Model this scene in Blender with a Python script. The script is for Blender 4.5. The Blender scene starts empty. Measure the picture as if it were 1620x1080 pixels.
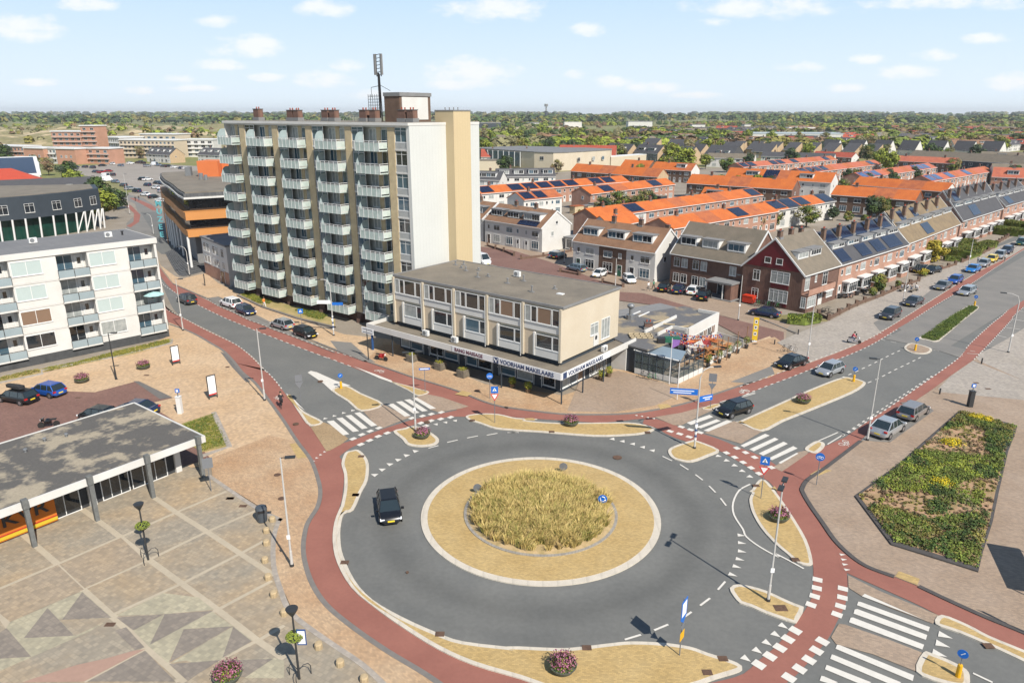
import bpy, bmesh, math, random
import numpy as np
from mathutils import Matrix, Vector
random.seed(7)
rnd = random.Random(11)
R = math.radians
sc = bpy.context.scene
COL = sc.collection
# ---------------------------------------------------------------- camera
FPX, TH, CAMH = 1136.6, 0.308523, 30.0
cam = bpy.data.cameras.new("camera"); cam.sensor_width = 36; cam.lens = 36 * FPX / 1620
cam.clip_start = 0.5; cam.clip_end = 30000
cam_ob = bpy.data.objects.new("camera", cam); COL.objects.link(cam_ob)
cam_ob.location = (0, 0, CAMH); cam_ob.rotation_euler = (math.pi / 2 - TH, 0, 0)
sc.camera = cam_ob
# ---------------------------------------------------------------- view
sc.view_settings.view_transform = 'Standard'; sc.view_settings.look = 'None'
sc.view_settings.exposure = 0.36; sc.view_settings.gamma = 1
sc.render.engine = 'CYCLES'
sc.cycles.use_denoising = True
sc.cycles.max_bounces = 6; sc.cycles.diffuse_bounces = 2; sc.cycles.glossy_bounces = 3
sc.cycles.transparent_max_bounces = 12; sc.cycles.transmission_bounces = 4
# ---------------------------------------------------------------- world
SUN_EL, SUN_AZ = 45.0, 146.0
w = bpy.data.worlds.new("World"); sc.world = w; w.use_nodes = True
NT = w.node_tree; N = NT.nodes; L = NT.links
for n in list(N): N.remove(n)
def nn(t, **k):
    n = N.new(t)
    for a, b in k.items(): setattr(n, a, b)
    return n
sky = nn('ShaderNodeTexSky'); sky.sky_type = 'NISHITA'; sky.sun_disc = False
sky.sun_elevation = R(SUN_EL); sky.sun_rotation = R(SUN_AZ)
sky.air_density = 1.0; sky.dust_density = 2.0; sky.ozone_density = 1.0
tc = nn('ShaderNodeTexCoord'); sep = nn('ShaderNodeSeparateXYZ'); L.new(tc.outputs['Generated'], sep.inputs[0])
def mth(op, a, b=None, c=None):
    m = nn('ShaderNodeMath', operation=op)
    for i, v in enumerate((a, b, c)):
        if v is None: continue
        if isinstance(v, (int, float)): m.inputs[i].default_value = v
        else: L.new(v, m.inputs[i])
    return m.outputs[0]
ysafe = mth('MAXIMUM', sep.outputs[1], 0.05)
U_ = mth('DIVIDE', sep.outputs[0], ysafe); W_ = mth('DIVIDE', sep.outputs[2], ysafe)
comb = nn('ShaderNodeCombineXYZ'); L.new(U_, comb.inputs[0]); L.new(mth('MULTIPLY', W_, 2.0), comb.inputs[1])
nz = nn('ShaderNodeTexNoise'); nz.inputs['Scale'].default_value = 26; nz.inputs['Detail'].default_value = 7; nz.inputs['Roughness'].default_value = .62
L.new(comb.outputs[0], nz.inputs['Vector'])
nzo = mth('MULTIPLY', mth('SUBTRACT', nz.outputs[0], .5), 3.4)
# photograph cloud directions: (x, y, half width, half height) read off the picture, turned into sky directions
CL = [(30,45,75,22),(138,6,45,12),(345,34,32,11),(395,74,62,20),(425,122,30,8),(510,125,50,14),(550,104,28,12),(510,14,45,15),(785,14,85,20),(745,115,80,24),(735,132,60,12),
      (933,46,30,12),(970,130,34,11),(1030,140,50,11),(1210,12,120,18),(1265,108,40,10),(1340,140,30,8),(1430,115,50,13),(1375,94,32,9),(1480,88,36,10),(1500,5,130,12),(1600,130,45,16),(910,118,20,8),
      (350,104,40,10),(215,143,28,7),(285,125,24,9),(600,150,60,8),(1100,150,50,6),(1560,60,40,9),(1130,35,30,7),(300,140,40,6),(60,130,40,7)]
def raydir(px, py):
    u = px - 810; v = py - 540
    return Vector((u, FPX * math.cos(TH) - v * math.sin(TH), -FPX * math.sin(TH) - v * math.cos(TH)))
best = None
for (x, y, a, b) in CL:
    d = raydir(x, y); u0, w0 = d.x / d.y, d.z / d.y
    d2 = raydir(x + a, y - b); sa, sb = abs(d2.x / d2.y - u0), abs(d2.z / d2.y - w0)
    e = mth('ADD', mth('POWER', mth('ABSOLUTE', mth('DIVIDE', mth('SUBTRACT', U_, u0), sa)), 2.0), mth('POWER', mth('ABSOLUTE', mth('DIVIDE', mth('SUBTRACT', W_, w0), sb)), 2.0))
    best = e if best is None else mth('MINIMUM', best, e)
cl = mth('SUBTRACT', mth('ADD', 0.75, nzo), mth('MULTIPLY', best, 0.8))
ramp = nn('ShaderNodeMapRange'); ramp.interpolation_type = 'SMOOTHSTEP'
L.new(cl, ramp.inputs[0]); ramp.inputs[1].default_value = -0.35; ramp.inputs[2].default_value = 1.0
# elsewhere in the sky: ordinary scattered cloud
nz2 = nn('ShaderNodeTexNoise'); nz2.inputs['Scale'].default_value = 7; nz2.inputs['Detail'].default_value = 6
mp2 = nn('ShaderNodeMapping'); mp2.inputs['Scale'].default_value = (1, 1, 3); L.new(tc.outputs['Generated'], mp2.inputs[0]); L.new(mp2.outputs[0], nz2.inputs['Vector'])
veil = nn('ShaderNodeMapRange'); L.new(nz2.outputs[0], veil.inputs[0]); veil.inputs[1].default_value = .42; veil.inputs[2].default_value = .75; veil.inputs[3].default_value = 0; veil.inputs[4].default_value = .35
hz = nn('ShaderNodeValToRGB'); L.new(sep.outputs[2], hz.inputs[0]); hz.color_ramp.elements[0].position = 0; hz.color_ramp.elements[0].color = (9.6, 10.8, 11.8, 1); hz.color_ramp.elements[1].position = .55; hz.color_ramp.elements[1].color = (1.3, 2.2, 4.0, 1); e_ = hz.color_ramp.elements.new(.165); e_.color = (5.9, 8.3, 10.8, 1)
skm = nn('ShaderNodeMix', data_type='RGBA'); L.new(sky.outputs[0], skm.inputs[6]); L.new(hz.outputs[0], skm.inputs[7]); skm.inputs[0].default_value = .94
mx = nn('ShaderNodeMix', data_type='RGBA'); L.new(mth('MULTIPLY', ramp.outputs[0], .8), mx.inputs[0]); L.new(skm.outputs[2], mx.inputs[6]); mx.inputs[7].default_value = (10.8, 10.9, 11.0, 1)
bg = nn('ShaderNodeBackground'); bg.inputs[1].default_value = 0.075; L.new(mx.outputs[2], bg.inputs[0])
wo = nn('ShaderNodeOutputWorld'); L.new(bg.outputs[0], wo.inputs[0])
# ---------------------------------------------------------------- sun
sl = bpy.data.lights.new("sun", 'SUN'); sl.energy = 5.0; sl.angle = R(.5); sl.color = (1, .935, .84)
so = bpy.data.objects.new("sun", sl); COL.objects.link(so)
sd = Vector((math.sin(R(SUN_AZ)) * math.cos(R(SUN_EL)), math.cos(R(SUN_AZ)) * math.cos(R(SUN_EL)), math.sin(R(SUN_EL))))
so.rotation_euler = sd.to_track_quat('Z', 'Y').to_euler(); so.location = (0, 0, 60)

# ---------------------------------------------------------------- where a point of the photograph lies on a level plane
REG = {'X': (0, 0, 1), 'A': (400, 540, 3.6), 'B': (800, 540, 3.6), 'C': (400, 780, 3.6), 'D': (800, 780, 3.6), 'E': (1170, 780, 3.6), 'F': (1170, 520, 3.6),
       'g': (0, 540, 3.0), 'H': (0, 780, 3.6), 'I': (230, 400, 5.4), 'J': (1300, 460, 4.909), 'K': (740, 170, 3.682), 'L': (1180, 170, 3.682),
       'n': (880, 320, 4.5), 'O': (1200, 320, 3.857), 'T': (340, 90, 3.682), 'W': (0, 180, 4.5), 'Q': (0, 340, 3.857), 'S': (580, 380, 3.857), 'V': (940, 440, 5.4),
       'k': (0, 340, 5.4), 'a': (960, 160, 7.36), 'b': (1180, 160, 7.36), 'c': (1400, 160, 7.36), 'd': (0, 170, 8.1), 'e': (160, 170, 8.1), 'f': (750, 160, 7.36)}
def G(px, py, z=0.0, r='X'):
    ox, oy, s = REG[r]
    d = raydir(ox + px / s, oy + py / s); t = (z - CAMH) / d.z
    return Vector((d.x * t, d.y * t, z))
def Zat(px, py, p, r='X'):
    ox, oy, s = REG[r]
    d = raydir(ox + px / s, oy + py / s)
    return CAMH + d.z * (p[1] / d.y)
def path(spec, z=0.0):
    """'A 10,20 30,40 B 5,6' -> list of world points"""
    r = 'X'; out = []
    for t in spec.split():
        if t in REG: r = t
        else:
            x, y = t.split(','); out.append(G(float(x), float(y), z, r))
    return out
def smooth(pts, n=5, closed=False):
    P = [Vector(p) for p in pts]; m = len(P); out = []
    rng = range(m) if closed else range(m - 1)
    for i in rng:
        p0 = P[(i - 1) % m] if (closed or i > 0) else P[0]; p1 = P[i]; p2 = P[(i + 1) % m]; p3 = P[(i + 2) % m] if (closed or i + 2 < m) else P[-1]
        for k in range(n):
            t = k / n
            out.append(0.5 * ((2 * p1) + (p2 - p0) * t + (2 * p0 - 5 * p1 + 4 * p2 - p3) * t * t + (3 * p1 - p0 - 3 * p2 + p3) * t ** 3))
    if not closed: out.append(P[-1])
    return out

# ---------------------------------------------------------------- materials
MATS = {}
LF = 1.42
def lin(c):
    c = c / 255.0
    return c / 12.92 if c <= .04045 else ((c + .055) / 1.055) ** 2.4
def pc(r, g, b, k=1.0):
    return tuple(min(.88, lin(v) / LF * k) for v in (r, g, b))
def mat(name, col, rough=.85, var=.12, scale=1.5, col2=None, kind=None, bump=0.0, metal=0.0, spec=None, bs=(1, 1), coord='Object', detail=5, emit=0, rot=0.0, mort=None, alpha=None, contrast=None, fine=True):
    if name in MATS: return MATS[name]
    m = bpy.data.materials.new(name); m.use_nodes = True; MATS[name] = m
    nt = m.node_tree; p = nt.nodes['Principled BSDF']; lk = nt.links
    p.inputs['Roughness'].default_value = rough; p.inputs['Metallic'].default_value = metal
    if spec is not None: p.inputs['Specular IOR Level'].default_value = spec
    c2 = col2 if col2 else tuple(v * (1 - var * 2.2) for v in col)
    if var == 0 and not col2 and not kind:
        p.inputs['Base Color'].default_value = (*col, 1)
    else:
        tcn = nt.nodes.new('ShaderNodeTexCoord'); vec = tcn.outputs[coord]
        no = nt.nodes.new('ShaderNodeTexNoise'); no.inputs['Scale'].default_value = scale; no.inputs['Detail'].default_value = detail; no.inputs['Roughness'].default_value = .6
        lk.new(vec, no.inputs['Vector'])
        mr = nt.nodes.new('ShaderNodeMapRange'); cc = contrast or (.3, .7); mr.inputs[1].default_value = cc[0]; mr.inputs[2].default_value = cc[1]; lk.new(no.outputs[0], mr.inputs[0])
        mixn = nt.nodes.new('ShaderNodeMix'); mixn.data_type = 'RGBA'
        mixn.inputs[6].default_value = (*col, 1); mixn.inputs[7].default_value = (*c2, 1); lk.new(mr.outputs[0], mixn.inputs[0])
        out = mixn.outputs[2]
        if fine and var > 0:
            nf = nt.nodes.new('ShaderNodeTexNoise'); nf.inputs['Scale'].default_value = scale * 14; nf.inputs['Detail'].default_value = 3; lk.new(vec, nf.inputs['Vector'])
            mf = nt.nodes.new('ShaderNodeMapRange'); mf.inputs[1].default_value = .3; mf.inputs[2].default_value = .7; mf.inputs[3].default_value = 1 - var * .8; mf.inputs[4].default_value = 1 + var * .8; lk.new(nf.outputs[0], mf.inputs[0])
            hv = nt.nodes.new('ShaderNodeHueSaturation'); lk.new(mf.outputs[0], hv.inputs['Value']); lk.new(out, hv.inputs['Color']); out = hv.outputs[0]
        if kind == 'brick':
            br = nt.nodes.new('ShaderNodeTexBrick'); mpn = nt.nodes.new('ShaderNodeMapping'); mpn.inputs['Rotation'].default_value = (0, 0, rot)
            lk.new(vec, mpn.inputs[0]); lk.new(mpn.outputs[0], br.inputs['Vector'])
            br.inputs['Scale'].default_value = 1; br.inputs['Brick Width'].default_value = bs[0]; br.inputs['Row Height'].default_value = bs[1]; br.inputs['Mortar Size'].default_value = min(bs) * .07
            br.inputs['Color1'].default_value = (1.12, 1.1, 1.08, 1); br.inputs['Color2'].default_value = (.82, .82, .84, 1); mo = mort or .62; br.inputs['Mortar'].default_value = (mo, mo, mo, 1)
            mm = nt.nodes.new('ShaderNodeMix'); mm.data_type = 'RGBA'; mm.blend_type = 'MULTIPLY'; mm.inputs[0].default_value = 1; lk.new(out, mm.inputs[6]); lk.new(br.outputs[0], mm.inputs[7]); out = mm.outputs[2]
        if kind in ('rows', 'cols', 'slabs'):
            wv = nt.nodes.new('ShaderNodeTexWave'); wv.wave_profile = 'SAW'; wv.bands_direction = {'rows': 'Z', 'cols': 'X', 'slabs': 'Y'}[kind]; wv.inputs['Scale'].default_value = .3142 / bs[0]
            lk.new(vec, wv.inputs['Vector'])
            m3 = nt.nodes.new('ShaderNodeMapRange'); m3.inputs[1].default_value = 0; m3.inputs[2].default_value = .22; m3.inputs[3].default_value = mort or .7; m3.inputs[4].default_value = 1; lk.new(wv.outputs[1], m3.inputs[0])
            mm = nt.nodes.new('ShaderNodeHueSaturation'); lk.new(out, mm.inputs['Color']); lk.new(m3.outputs[0], mm.inputs['Value']); out = mm.outputs[0]
        lk.new(out, p.inputs['Base Color'])
        if bump:
            b = nt.nodes.new('ShaderNodeBump'); b.inputs['Strength'].default_value = bump; b.inputs['Distance'].default_value = .05
            nb = nt.nodes.new('ShaderNodeTexNoise'); nb.inputs['Scale'].default_value = scale * 8; lk.new(vec, nb.inputs['Vector']); lk.new(nb.outputs[0], b.inputs['Height']); lk.new(b.outputs[0], p.inputs['Normal'])
    return m

# ---------------------------------------------------------------- mesh builder
class MB:
    def __init__(s): s.v = []; s.f = []; s.m = []; s.T = None
    def add(s, vs, fs, m=0):
        o = len(s.v)
        if s.T is not None: vs = [tuple(s.T @ Vector(v)) for v in vs]
        s.v.extend(tuple(v) for v in vs); s.f.extend(tuple(o + i for i in f) for f in fs); s.m.extend([m] * len(fs)); return s
    def box(s, x0, x1, y0, y1, z0, z1, m=0):
        return s.add([(x0,y0,z0),(x1,y0,z0),(x1,y1,z0),(x0,y1,z0),(x0,y0,z1),(x1,y0,z1),(x1,y1,z1),(x0,y1,z1)], [(0,3,2,1),(4,5,6,7),(0,1,5,4),(1,2,6,5),(2,3,7,6),(3,0,4,7)], m)
    def cbox(s, cx, cy, cz, sx, sy, sz, m=0): return s.box(cx-sx/2, cx+sx/2, cy-sy/2, cy+sy/2, cz-sz/2, cz+sz/2, m)
    def quad(s, pts, m=0): return s.add(pts, [tuple(range(len(pts)))], m)
    def prism(s, poly, z0, z1, m=0, ms=None, bottom=True):
        P = [(p[0], p[1]) for p in poly]
        a = sum(P[i][0]*P[(i+1) % len(P)][1] - P[(i+1) % len(P)][0]*P[i][1] for i in range(len(P)))
        if a < 0: P = P[::-1]
        n = len(P); vs = [(x, y, z0) for x, y in P] + [(x, y, z1) for x, y in P]
        base = len(s.v); s.add(vs, [], m)
        from mathutils.geometry import tessellate_polygon
        for t in (tessellate_polygon([[Vector((x, y, 0)) for x, y in P]]) if n > 4 else [tuple(range(n))]):
            a_, b_, c_ = [P[k] for k in t[:3]]
            if (b_[0]-a_[0])*(c_[1]-a_[1])-(b_[1]-a_[1])*(c_[0]-a_[0]) < 0: t = tuple(t)[::-1]
            s.f.append(tuple(base+n+k for k in t)); s.m.append(m)
        side = [(i, (i+1) % n, n+(i+1) % n, n+i) for i in range(n)]
        if bottom and n <= 8: side.append(tuple(range(n-1, -1, -1)))
        o = len(s.v) - 2*n
        s.f.extend(tuple(o+i for i in f) for f in side); s.m.extend([m if ms is None else ms] * len(side)); return s
    def sheet(s, poly, z, m=0):
        P = [(p[0], p[1]) for p in poly]
        a = sum(P[i][0]*P[(i+1) % len(P)][1] - P[(i+1) % len(P)][0]*P[i][1] for i in range(len(P)))
        if a < 0: P = P[::-1]
        base = len(s.v); s.add([(x, y, z) for x, y in P], [], m)
        from mathutils.geometry import tessellate_polygon
        for t in (tessellate_polygon([[Vector((x, y, 0)) for x, y in P]]) if len(P) > 4 else [tuple(range(len(P)))]):
            a_, b_, c_ = [P[k] for k in t[:3]]
            if (b_[0]-a_[0])*(c_[1]-a_[1])-(b_[1]-a_[1])*(c_[0]-a_[0]) < 0: t = tuple(t)[::-1]
            s.f.append(tuple(base+k for k in t)); s.m.append(m)
        return s
    def cyl(s, x, y, z0, z1, r0, r1=None, n=10, m=0, cap=True):
        r1 = r0 if r1 is None else r1
        vs = [(x+r0*math.cos(2*math.pi*i/n), y+r0*math.sin(2*math.pi*i/n), z0) for i in range(n)] + [(x+r1*math.cos(2*math.pi*i/n), y+r1*math.sin(2*math.pi*i/n), z1) for i in range(n)]
        fs = [(i, (i+1) % n, n+(i+1) % n, n+i) for i in range(n)]
        if cap: fs += [tuple(range(n-1, -1, -1)), tuple(range(n, 2*n))]
        return s.add(vs, fs, m)
    def tube(s, pts, r, n=6, m=0, cap=True):
        P = [Vector(p) for p in pts]; rr = r if isinstance(r, (list, tuple)) else [r]*len(P); vs = []
        for i, p in enumerate(P):
            d = (P[min(i+1, len(P)-1)] - P[max(i-1, 0)])
            if d.length < 1e-9: d = Vector((0, 0, 1))
            d.normalize(); a = Vector((0, 0, 1)) if abs(d.z) < .9 else Vector((1, 0, 0)); e1 = d.cross(a).normalized(); e2 = d.cross(e1)
            for k in range(n): t = 2*math.pi*k/n; vs.append(p + (e1*math.cos(t) + e2*math.sin(t))*rr[i])
        fs = [(i*n+k, i*n+(k+1) % n, (i+1)*n+(k+1) % n, (i+1)*n+k) for i in range(len(P)-1) for k in range(n)]
        if cap: fs += [tuple(range(n)), tuple(range(len(P)*n-1, (len(P)-1)*n-1, -1))]
        return s.add(vs, fs, m)
    def lathe(s, x, y, prof, n=14, m=0):
        vs = [(x+r*math.cos(2*math.pi*i/n), y+r*math.sin(2*math.pi*i/n), z) for r, z in prof for i in range(n)]
        fs = [(j*n+i, j*n+(i+1) % n, (j+1)*n+(i+1) % n, (j+1)*n+i) for j in range(len(prof)-1) for i in range(n)]
        return s.add(vs, fs, m)
    def band(s, pts, wd, z0, z1, m=0, closed=False):
        """raised strip following a line"""
        P = [Vector((p[0], p[1])) for p in pts]; n = len(P); Lp, Rp = [], []
        for i in range(n):
            a = P[(i-1) % n] if (closed or i) else P[0]; b = P[(i+1) % n] if (closed or i < n-1) else P[-1]
            d = (b-a)
            if d.length < 1e-9: d = Vector((1, 0))
            d.normalize(); q = Vector((-d.y, d.x)) * wd/2; Lp.append(P[i]+q); Rp.append(P[i]-q)
        vs = [(p.x, p.y, z1) for p in Lp] + [(p.x, p.y, z1) for p in Rp] + [(p.x, p.y, z0) for p in Lp] + [(p.x, p.y, z0) for p in Rp]
        fs = []
        for i in range(n if closed else n-1):
            j = (i+1) % n; fs += [(i, n+i, n+j, j), (i, j, 2*n+j, 2*n+i), (n+j, n+i, 3*n+i, 3*n+j)]
        return s.add(vs, fs, m)
    def mesh(s, name, mats):
        me = bpy.data.meshes.new(name); me.from_pydata(s.v, [], s.f)
        for mm in (mats if isinstance(mats, (list, tuple)) else [mats]): me.materials.append(mm)
        if len(me.materials) > 1: me.polygons.foreach_set('material_index', s.m)
        me.update(); return me
    def build(s, name, mats, parent=None, loc=None, rz=0, smooth=False, **k):
        me = s.mesh(name, mats)
        if smooth: me.shade_smooth() if hasattr(me, 'shade_smooth') else me.polygons.foreach_set('use_smooth', [True]*len(me.polygons))
        return put(me, name, parent, loc, rz, **k)
def tag(o, label=None, cat=None, group=None, kind=None):
    if label: o['label'] = label
    if cat: o['category'] = cat
    if group: o['group'] = group
    if kind: o['kind'] = kind
    return o
def put(me, name, parent=None, loc=None, rz=0, label=None, cat=None, group=None, kind=None):
    o = bpy.data.objects.new(name, me); COL.objects.link(o)
    if parent is not None: o.parent = parent
    if loc is not None: o.location = loc
    if rz: o.rotation_euler = (0, 0, rz)
    return tag(o, label, cat, group, kind)
def thing(name, label, cat, loc=(0, 0, 0), rz=0, group=None):
    return put(None, name, None, loc, rz, label, cat, group)
def kids(o): return [c for c in COL.objects if c.parent is o]
KIDS = {}
def dup(root, loc, rz=0, label=None, group=None, tree=None):
    """copy of a thing; tree = list of (child, [grandchildren]) gathered once"""
    r = root.copy(); COL.objects.link(r); r.location = loc; r.rotation_euler = (0, 0, rz)
    if label: r['label'] = label
    if group: r['group'] = group
    for ch, gs in tree:
        c = ch.copy(); COL.objects.link(c); c.parent = r
        for g in gs:
            d = g.copy(); COL.objects.link(d); d.parent = c
    return r
def tree_of(root): return [(c, list(kids(c))) for c in kids(root)]
def arc(cx, cy, r, a0, a1, n=24, ry=None):
    return [Vector((cx + r*math.cos(a0+(a1-a0)*i/n), cy + (ry or r)*math.sin(a0+(a1-a0)*i/n), 0)) for i in range(n+1)]
def struct(name, mb, mats, **k): return mb.build(name, mats, kind='structure', **k)
# ================================================================ ground materials
M_field = mat('field', pc(128,138,66), scale=.02, var=.25, col2=pc(150,140,100), detail=8)
M_town = mat('town_paving', pc(172,162,148), scale=.15, var=.12, col2=pc(150,138,122))
M_asph = mat('asphalt', pc(128,128,124), scale=.22, var=.08, rough=.9, col2=pc(112,113,111), detail=8, contrast=(.25,.75))
def wear(m):
    nt = m.node_tree; lk = nt.links; p = nt.nodes['Principled BSDF']; src = p.inputs['Base Color'].links[0].from_socket
    def q(op, a, b):
        n = nt.nodes.new('ShaderNodeMath'); n.operation = op
        for i, v in enumerate((a, b)):
            if isinstance(v, (int, float)): n.inputs[i].default_value = v
            elif v is not None: lk.new(v, n.inputs[i])
        return n.outputs[0]
    ge = nt.nodes.new('ShaderNodeNewGeometry'); vm = nt.nodes.new('ShaderNodeVectorMath'); vm.operation = 'DISTANCE'; lk.new(ge.outputs['Position'], vm.inputs[0]); vm.inputs[1].default_value = (2.22, 49.85, 0)
    no = nt.nodes.new('ShaderNodeTexNoise'); no.inputs['Scale'].default_value = .35; lk.new(ge.outputs['Position'], no.inputs['Vector'])
    d = q('ADD', vm.outputs['Value'], q('MULTIPLY', no.outputs[0], 1.2)); e = None
    for r0, w_, k in ((12.6, 1.1, .2), (15.0, .7, .08), (10.4, .5, -.07)):
        x = q('DIVIDE', q('SUBTRACT', d, r0), w_); g_ = q('MULTIPLY', q('EXPONENT', q('MULTIPLY', q('MULTIPLY', x, x), -1.0), None), -k); e = g_ if e is None else q('ADD', e, g_)
    hv = nt.nodes.new('ShaderNodeHueSaturation'); lk.new(q('ADD', e, 1.03), hv.inputs['Value']); lk.new(src, hv.inputs['Color']); lk.new(hv.outputs[0], p.inputs['Base Color'])
wear(M_asph)
M_asph2 = mat('asphalt_worn', pc(147,143,137), scale=.25, var=.05, rough=.9, col2=pc(131,129,125), detail=8)
M_red = mat('red_asphalt', pc(172,114,99), scale=.3, var=.05, col2=pc(156,101,88), detail=7)
M_yel = mat('yellow_paver', pc(212,184,128), scale=.4, var=.05, col2=pc(200,170,112), kind='brick', bs=(.21,.105), rot=.05, mort=.75)
M_kerb = mat('kerb_stone', pc(232,222,205), scale=1.2, var=.07, kind='cols', bs=(1.0,), mort=.85)
M_gkerb = mat('grey_kerb', pc(142,136,130), scale=1.5, var=.1)
M_sand = mat('sand_paver', pc(222,194,160), scale=.18, var=.06, col2=pc(210,178,140), kind='brick', bs=(.3,.3), rot=.5, mort=.9, detail=6)
M_bpave = mat('brick_pavement', pc(212,184,150), scale=.22, var=.13, col2=pc(196,158,120), kind='brick', bs=(.22,.11), rot=.78, mort=.78, detail=8)
M_tan = mat('tan_pavement', pc(186,166,146), scale=.2, var=.08, col2=pc(170,148,126), kind='brick', bs=(.22,.11), rot=.4, mort=.82, detail=8)
M_rust = mat('brown_pavement', pc(190,165,128), scale=.3, var=.08, col2=pc(174,148,112), kind='brick', bs=(.22,.11), rot=.9, mort=.82)
M_lgrey = mat('light_paving', pc(190,181,170), scale=.15, var=.07, col2=pc(176,167,155), kind='brick', bs=(.3,.3), rot=.35, mort=.9)
M_purple = mat('purple_brick', pc(150,116,104), scale=.2, var=.1, col2=pc(136,102,92), kind='brick', bs=(.22,.11), rot=.3, mort=.8)
M_plaza = mat('plaza_tile', pc(172,162,144), scale=.16, var=.1, col2=pc(194,170,136), kind='brick', bs=(.3,.3), rot=.52, mort=.86, detail=9, contrast=(.42,.72))
M_plazal = mat('plaza_band', pc(206,192,168), scale=.3, var=.06)
M_plazag = mat('plaza_pale_tile', pc(196,188,162), scale=.3, var=.08, kind='brick', bs=(.3,.3), rot=.52, mort=.9)
M_plazad = mat('plaza_dark_tile', pc(158,148,136), scale=.3, var=.06, kind='brick', bs=(.3,.3), rot=.52, mort=.88)
M_plazar = mat('plaza_red_tile', pc(190,156,138), scale=.3, var=.06)
M_stain = mat('plaza_brown_tile', pc(186,166,138), scale=.25, var=.1, kind='brick', bs=(.3,.3), rot=.52, mort=.88, col2=pc(176,162,142))
M_white = mat('road_paint', pc(243,238,228), scale=2.5, var=.05, rough=.7)
M_dkerb = mat('dark_kerb', pc(96,92,90), scale=1.5, var=.12)
M_lot = mat('parking_asphalt', pc(172,163,153), scale=.1, var=.05, col2=pc(160,152,142))
M_iron = mat('rusty_iron', pc(120,92,74), scale=4, var=.2)
M_patch = mat('new_asphalt', pc(104,104,104), scale=.5, var=.05)

Zc = [0.0]
def sheet(name, spec, m, z=None, sm=0, closed=True):
    pts = path(spec) if isinstance(spec, str) else spec
    if sm: pts = smooth(pts, sm, True)
    mb = MB(); mb.sheet(pts, z); return struct(name, mb, m)
def ribbon(name, left, right, m, z, n=5):
    a = smooth(path(left), n); b = smooth(path(right), n)
    # resample both sides to equal count so the strip is a clean quad run
    def res(P, k):
        d = [0]
        for i in range(1, len(P)): d.append(d[-1] + (P[i]-P[i-1]).length)
        out = []; j = 0
        for i in range(k):
            t = d[-1]*i/(k-1)
            while j < len(P)-2 and d[j+1] < t: j += 1
            s = (t-d[j])/max(1e-9, d[j+1]-d[j]); out.append(P[j].lerp(P[j+1], min(1, s)))
        return out
    k = 48; a = res(a, k); b = res(b, k); mb = MB()
    mb.add([(p.x, p.y, z) for p in a] + [(p.x, p.y, z) for p in b], [(i, i+1, k+i+1, k+i) if (b[i]-a[i]).cross(a[i+1]-a[i]).z < 0 else (i, k+i, k+i+1, i+1) for i in range(k-1)])
    return struct(name, mb, m)

RC = Vector((2.22, 49.85)); RR = 9.34
mb = MB(); mb.box(-9000, 9000, -300, 15000, -2, 0); struct('ground', mb, M_field)
# town floor under everything near
sheet('town_ground', [Vector(p) for p in ((-150,10,0),(220,10,0),(360,180,0),(420,420,0),(60,420,0),(-40,330,0),(-150,300,0))], M_town, .012)

# ---- asphalt
sheet('road', "X 440,560 512,600 560,640 600,600 760,650 1050,650 1120,640 1290,560 1400,540 1425,470 1560,395 1700,330 1900,260 2100,400 1620,560 1440,660 1330,760 1290,850 1430,900 1700,990 1900,1400 1100,1500 800,1150 660,1100 540,1000 480,850 480,700", M_asph, .020)
ribbon('road', "I 95,170 150,290 240,480 340,560 520,650 700,740 900,870 A 60,150 180,300 A 330,480 450,640", "I 120,120 170,205 300,310 440,400 640,500 860,600 1120,705 1380,810 1620,910 A 560,140 780,230 1000,300 1240,400", M_asph, .024)
ribbon('road', "B 1050,520 1300,720 F 230,760 480,640 750,500 1000,330 1240,170 1400,60 X 1620,428 1900,250", "B 880,460 1100,380 1400,290 F 200,270 550,140 900,0 X 1500,470 1620,388 1900,225", M_asph, .024)

# ---- red cycle path
ribbon('cycle_path', "I 110,300 205,610 330,655 440,705 560,775 660,835 750,925 830,1025 A 15,240 90,335 170,445 255,575 330,675 370,780 385,860 370,940 C 325,150 303,200 290,300 300,400 340,520 420,640 560,760 760,900 960,1020 1080,1100 1250,1200 1500,1290",
       "I 150,400 190,490 350,572 520,662 700,747 800,802 900,882 970,952 1040,1025 A 60,155 120,215 190,305 250,390 320,480 400,560 500,660 522,760 512,850 500,950 C 470,150 455,280 480,400 560,540 700,660 870,780 1050,890 1250,980 1520,1060 1800,1130", M_red, .031)
ribbon('cycle_path', "A 410,650 470,600 520,578 580,560 640,537 740,500 905,448 970,434 1080,410 1200,385 1330,370", "A 450,700 500,650 550,612 600,588 660,562 770,520 820,505 950,467 1060,440 1140,430 1215,430 1330,430", M_red, .035)
ribbon('cycle_path', "I 60,40 100,90 140,150 240,270 400,340 520,392 610,452 760,517 880,577 980,612 1100,662 1200,697 1330,747 1460,792 1620,852 A 540,80 640,115 800,170 900,205 1000,235 1100,265 1200,300 1320,350 1450,385 B 0,380 150,400 350,420 600,420 750,410 900,385 1050,350 1200,302 1370,245 1500,210 F 200,265 400,195 550,140 700,78 O 800,763 900,700 1000,636 1200,510 1350,420 1500,328 1620,248 X 1760,300",
       "I 85,120 125,190 180,270 230,325 340,392 440,442 560,502 700,567 860,632 980,682 1100,727 1240,782 1400,842 1560,902 A 430,95 560,145 700,200 790,235 870,258 1000,292 1150,380 1215,432 1300,420 1450,425 B 0,425 150,445 350,465 560,465 700,463 780,470 900,440 1000,410 1130,370 1230,350 1400,290 F 150,330 300,275 450,215 600,160 750,94 880,15 O 900,745 1080,630 1250,530 1400,430 1540,340 1620,290 X 1760,320", M_red, .039)
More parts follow.
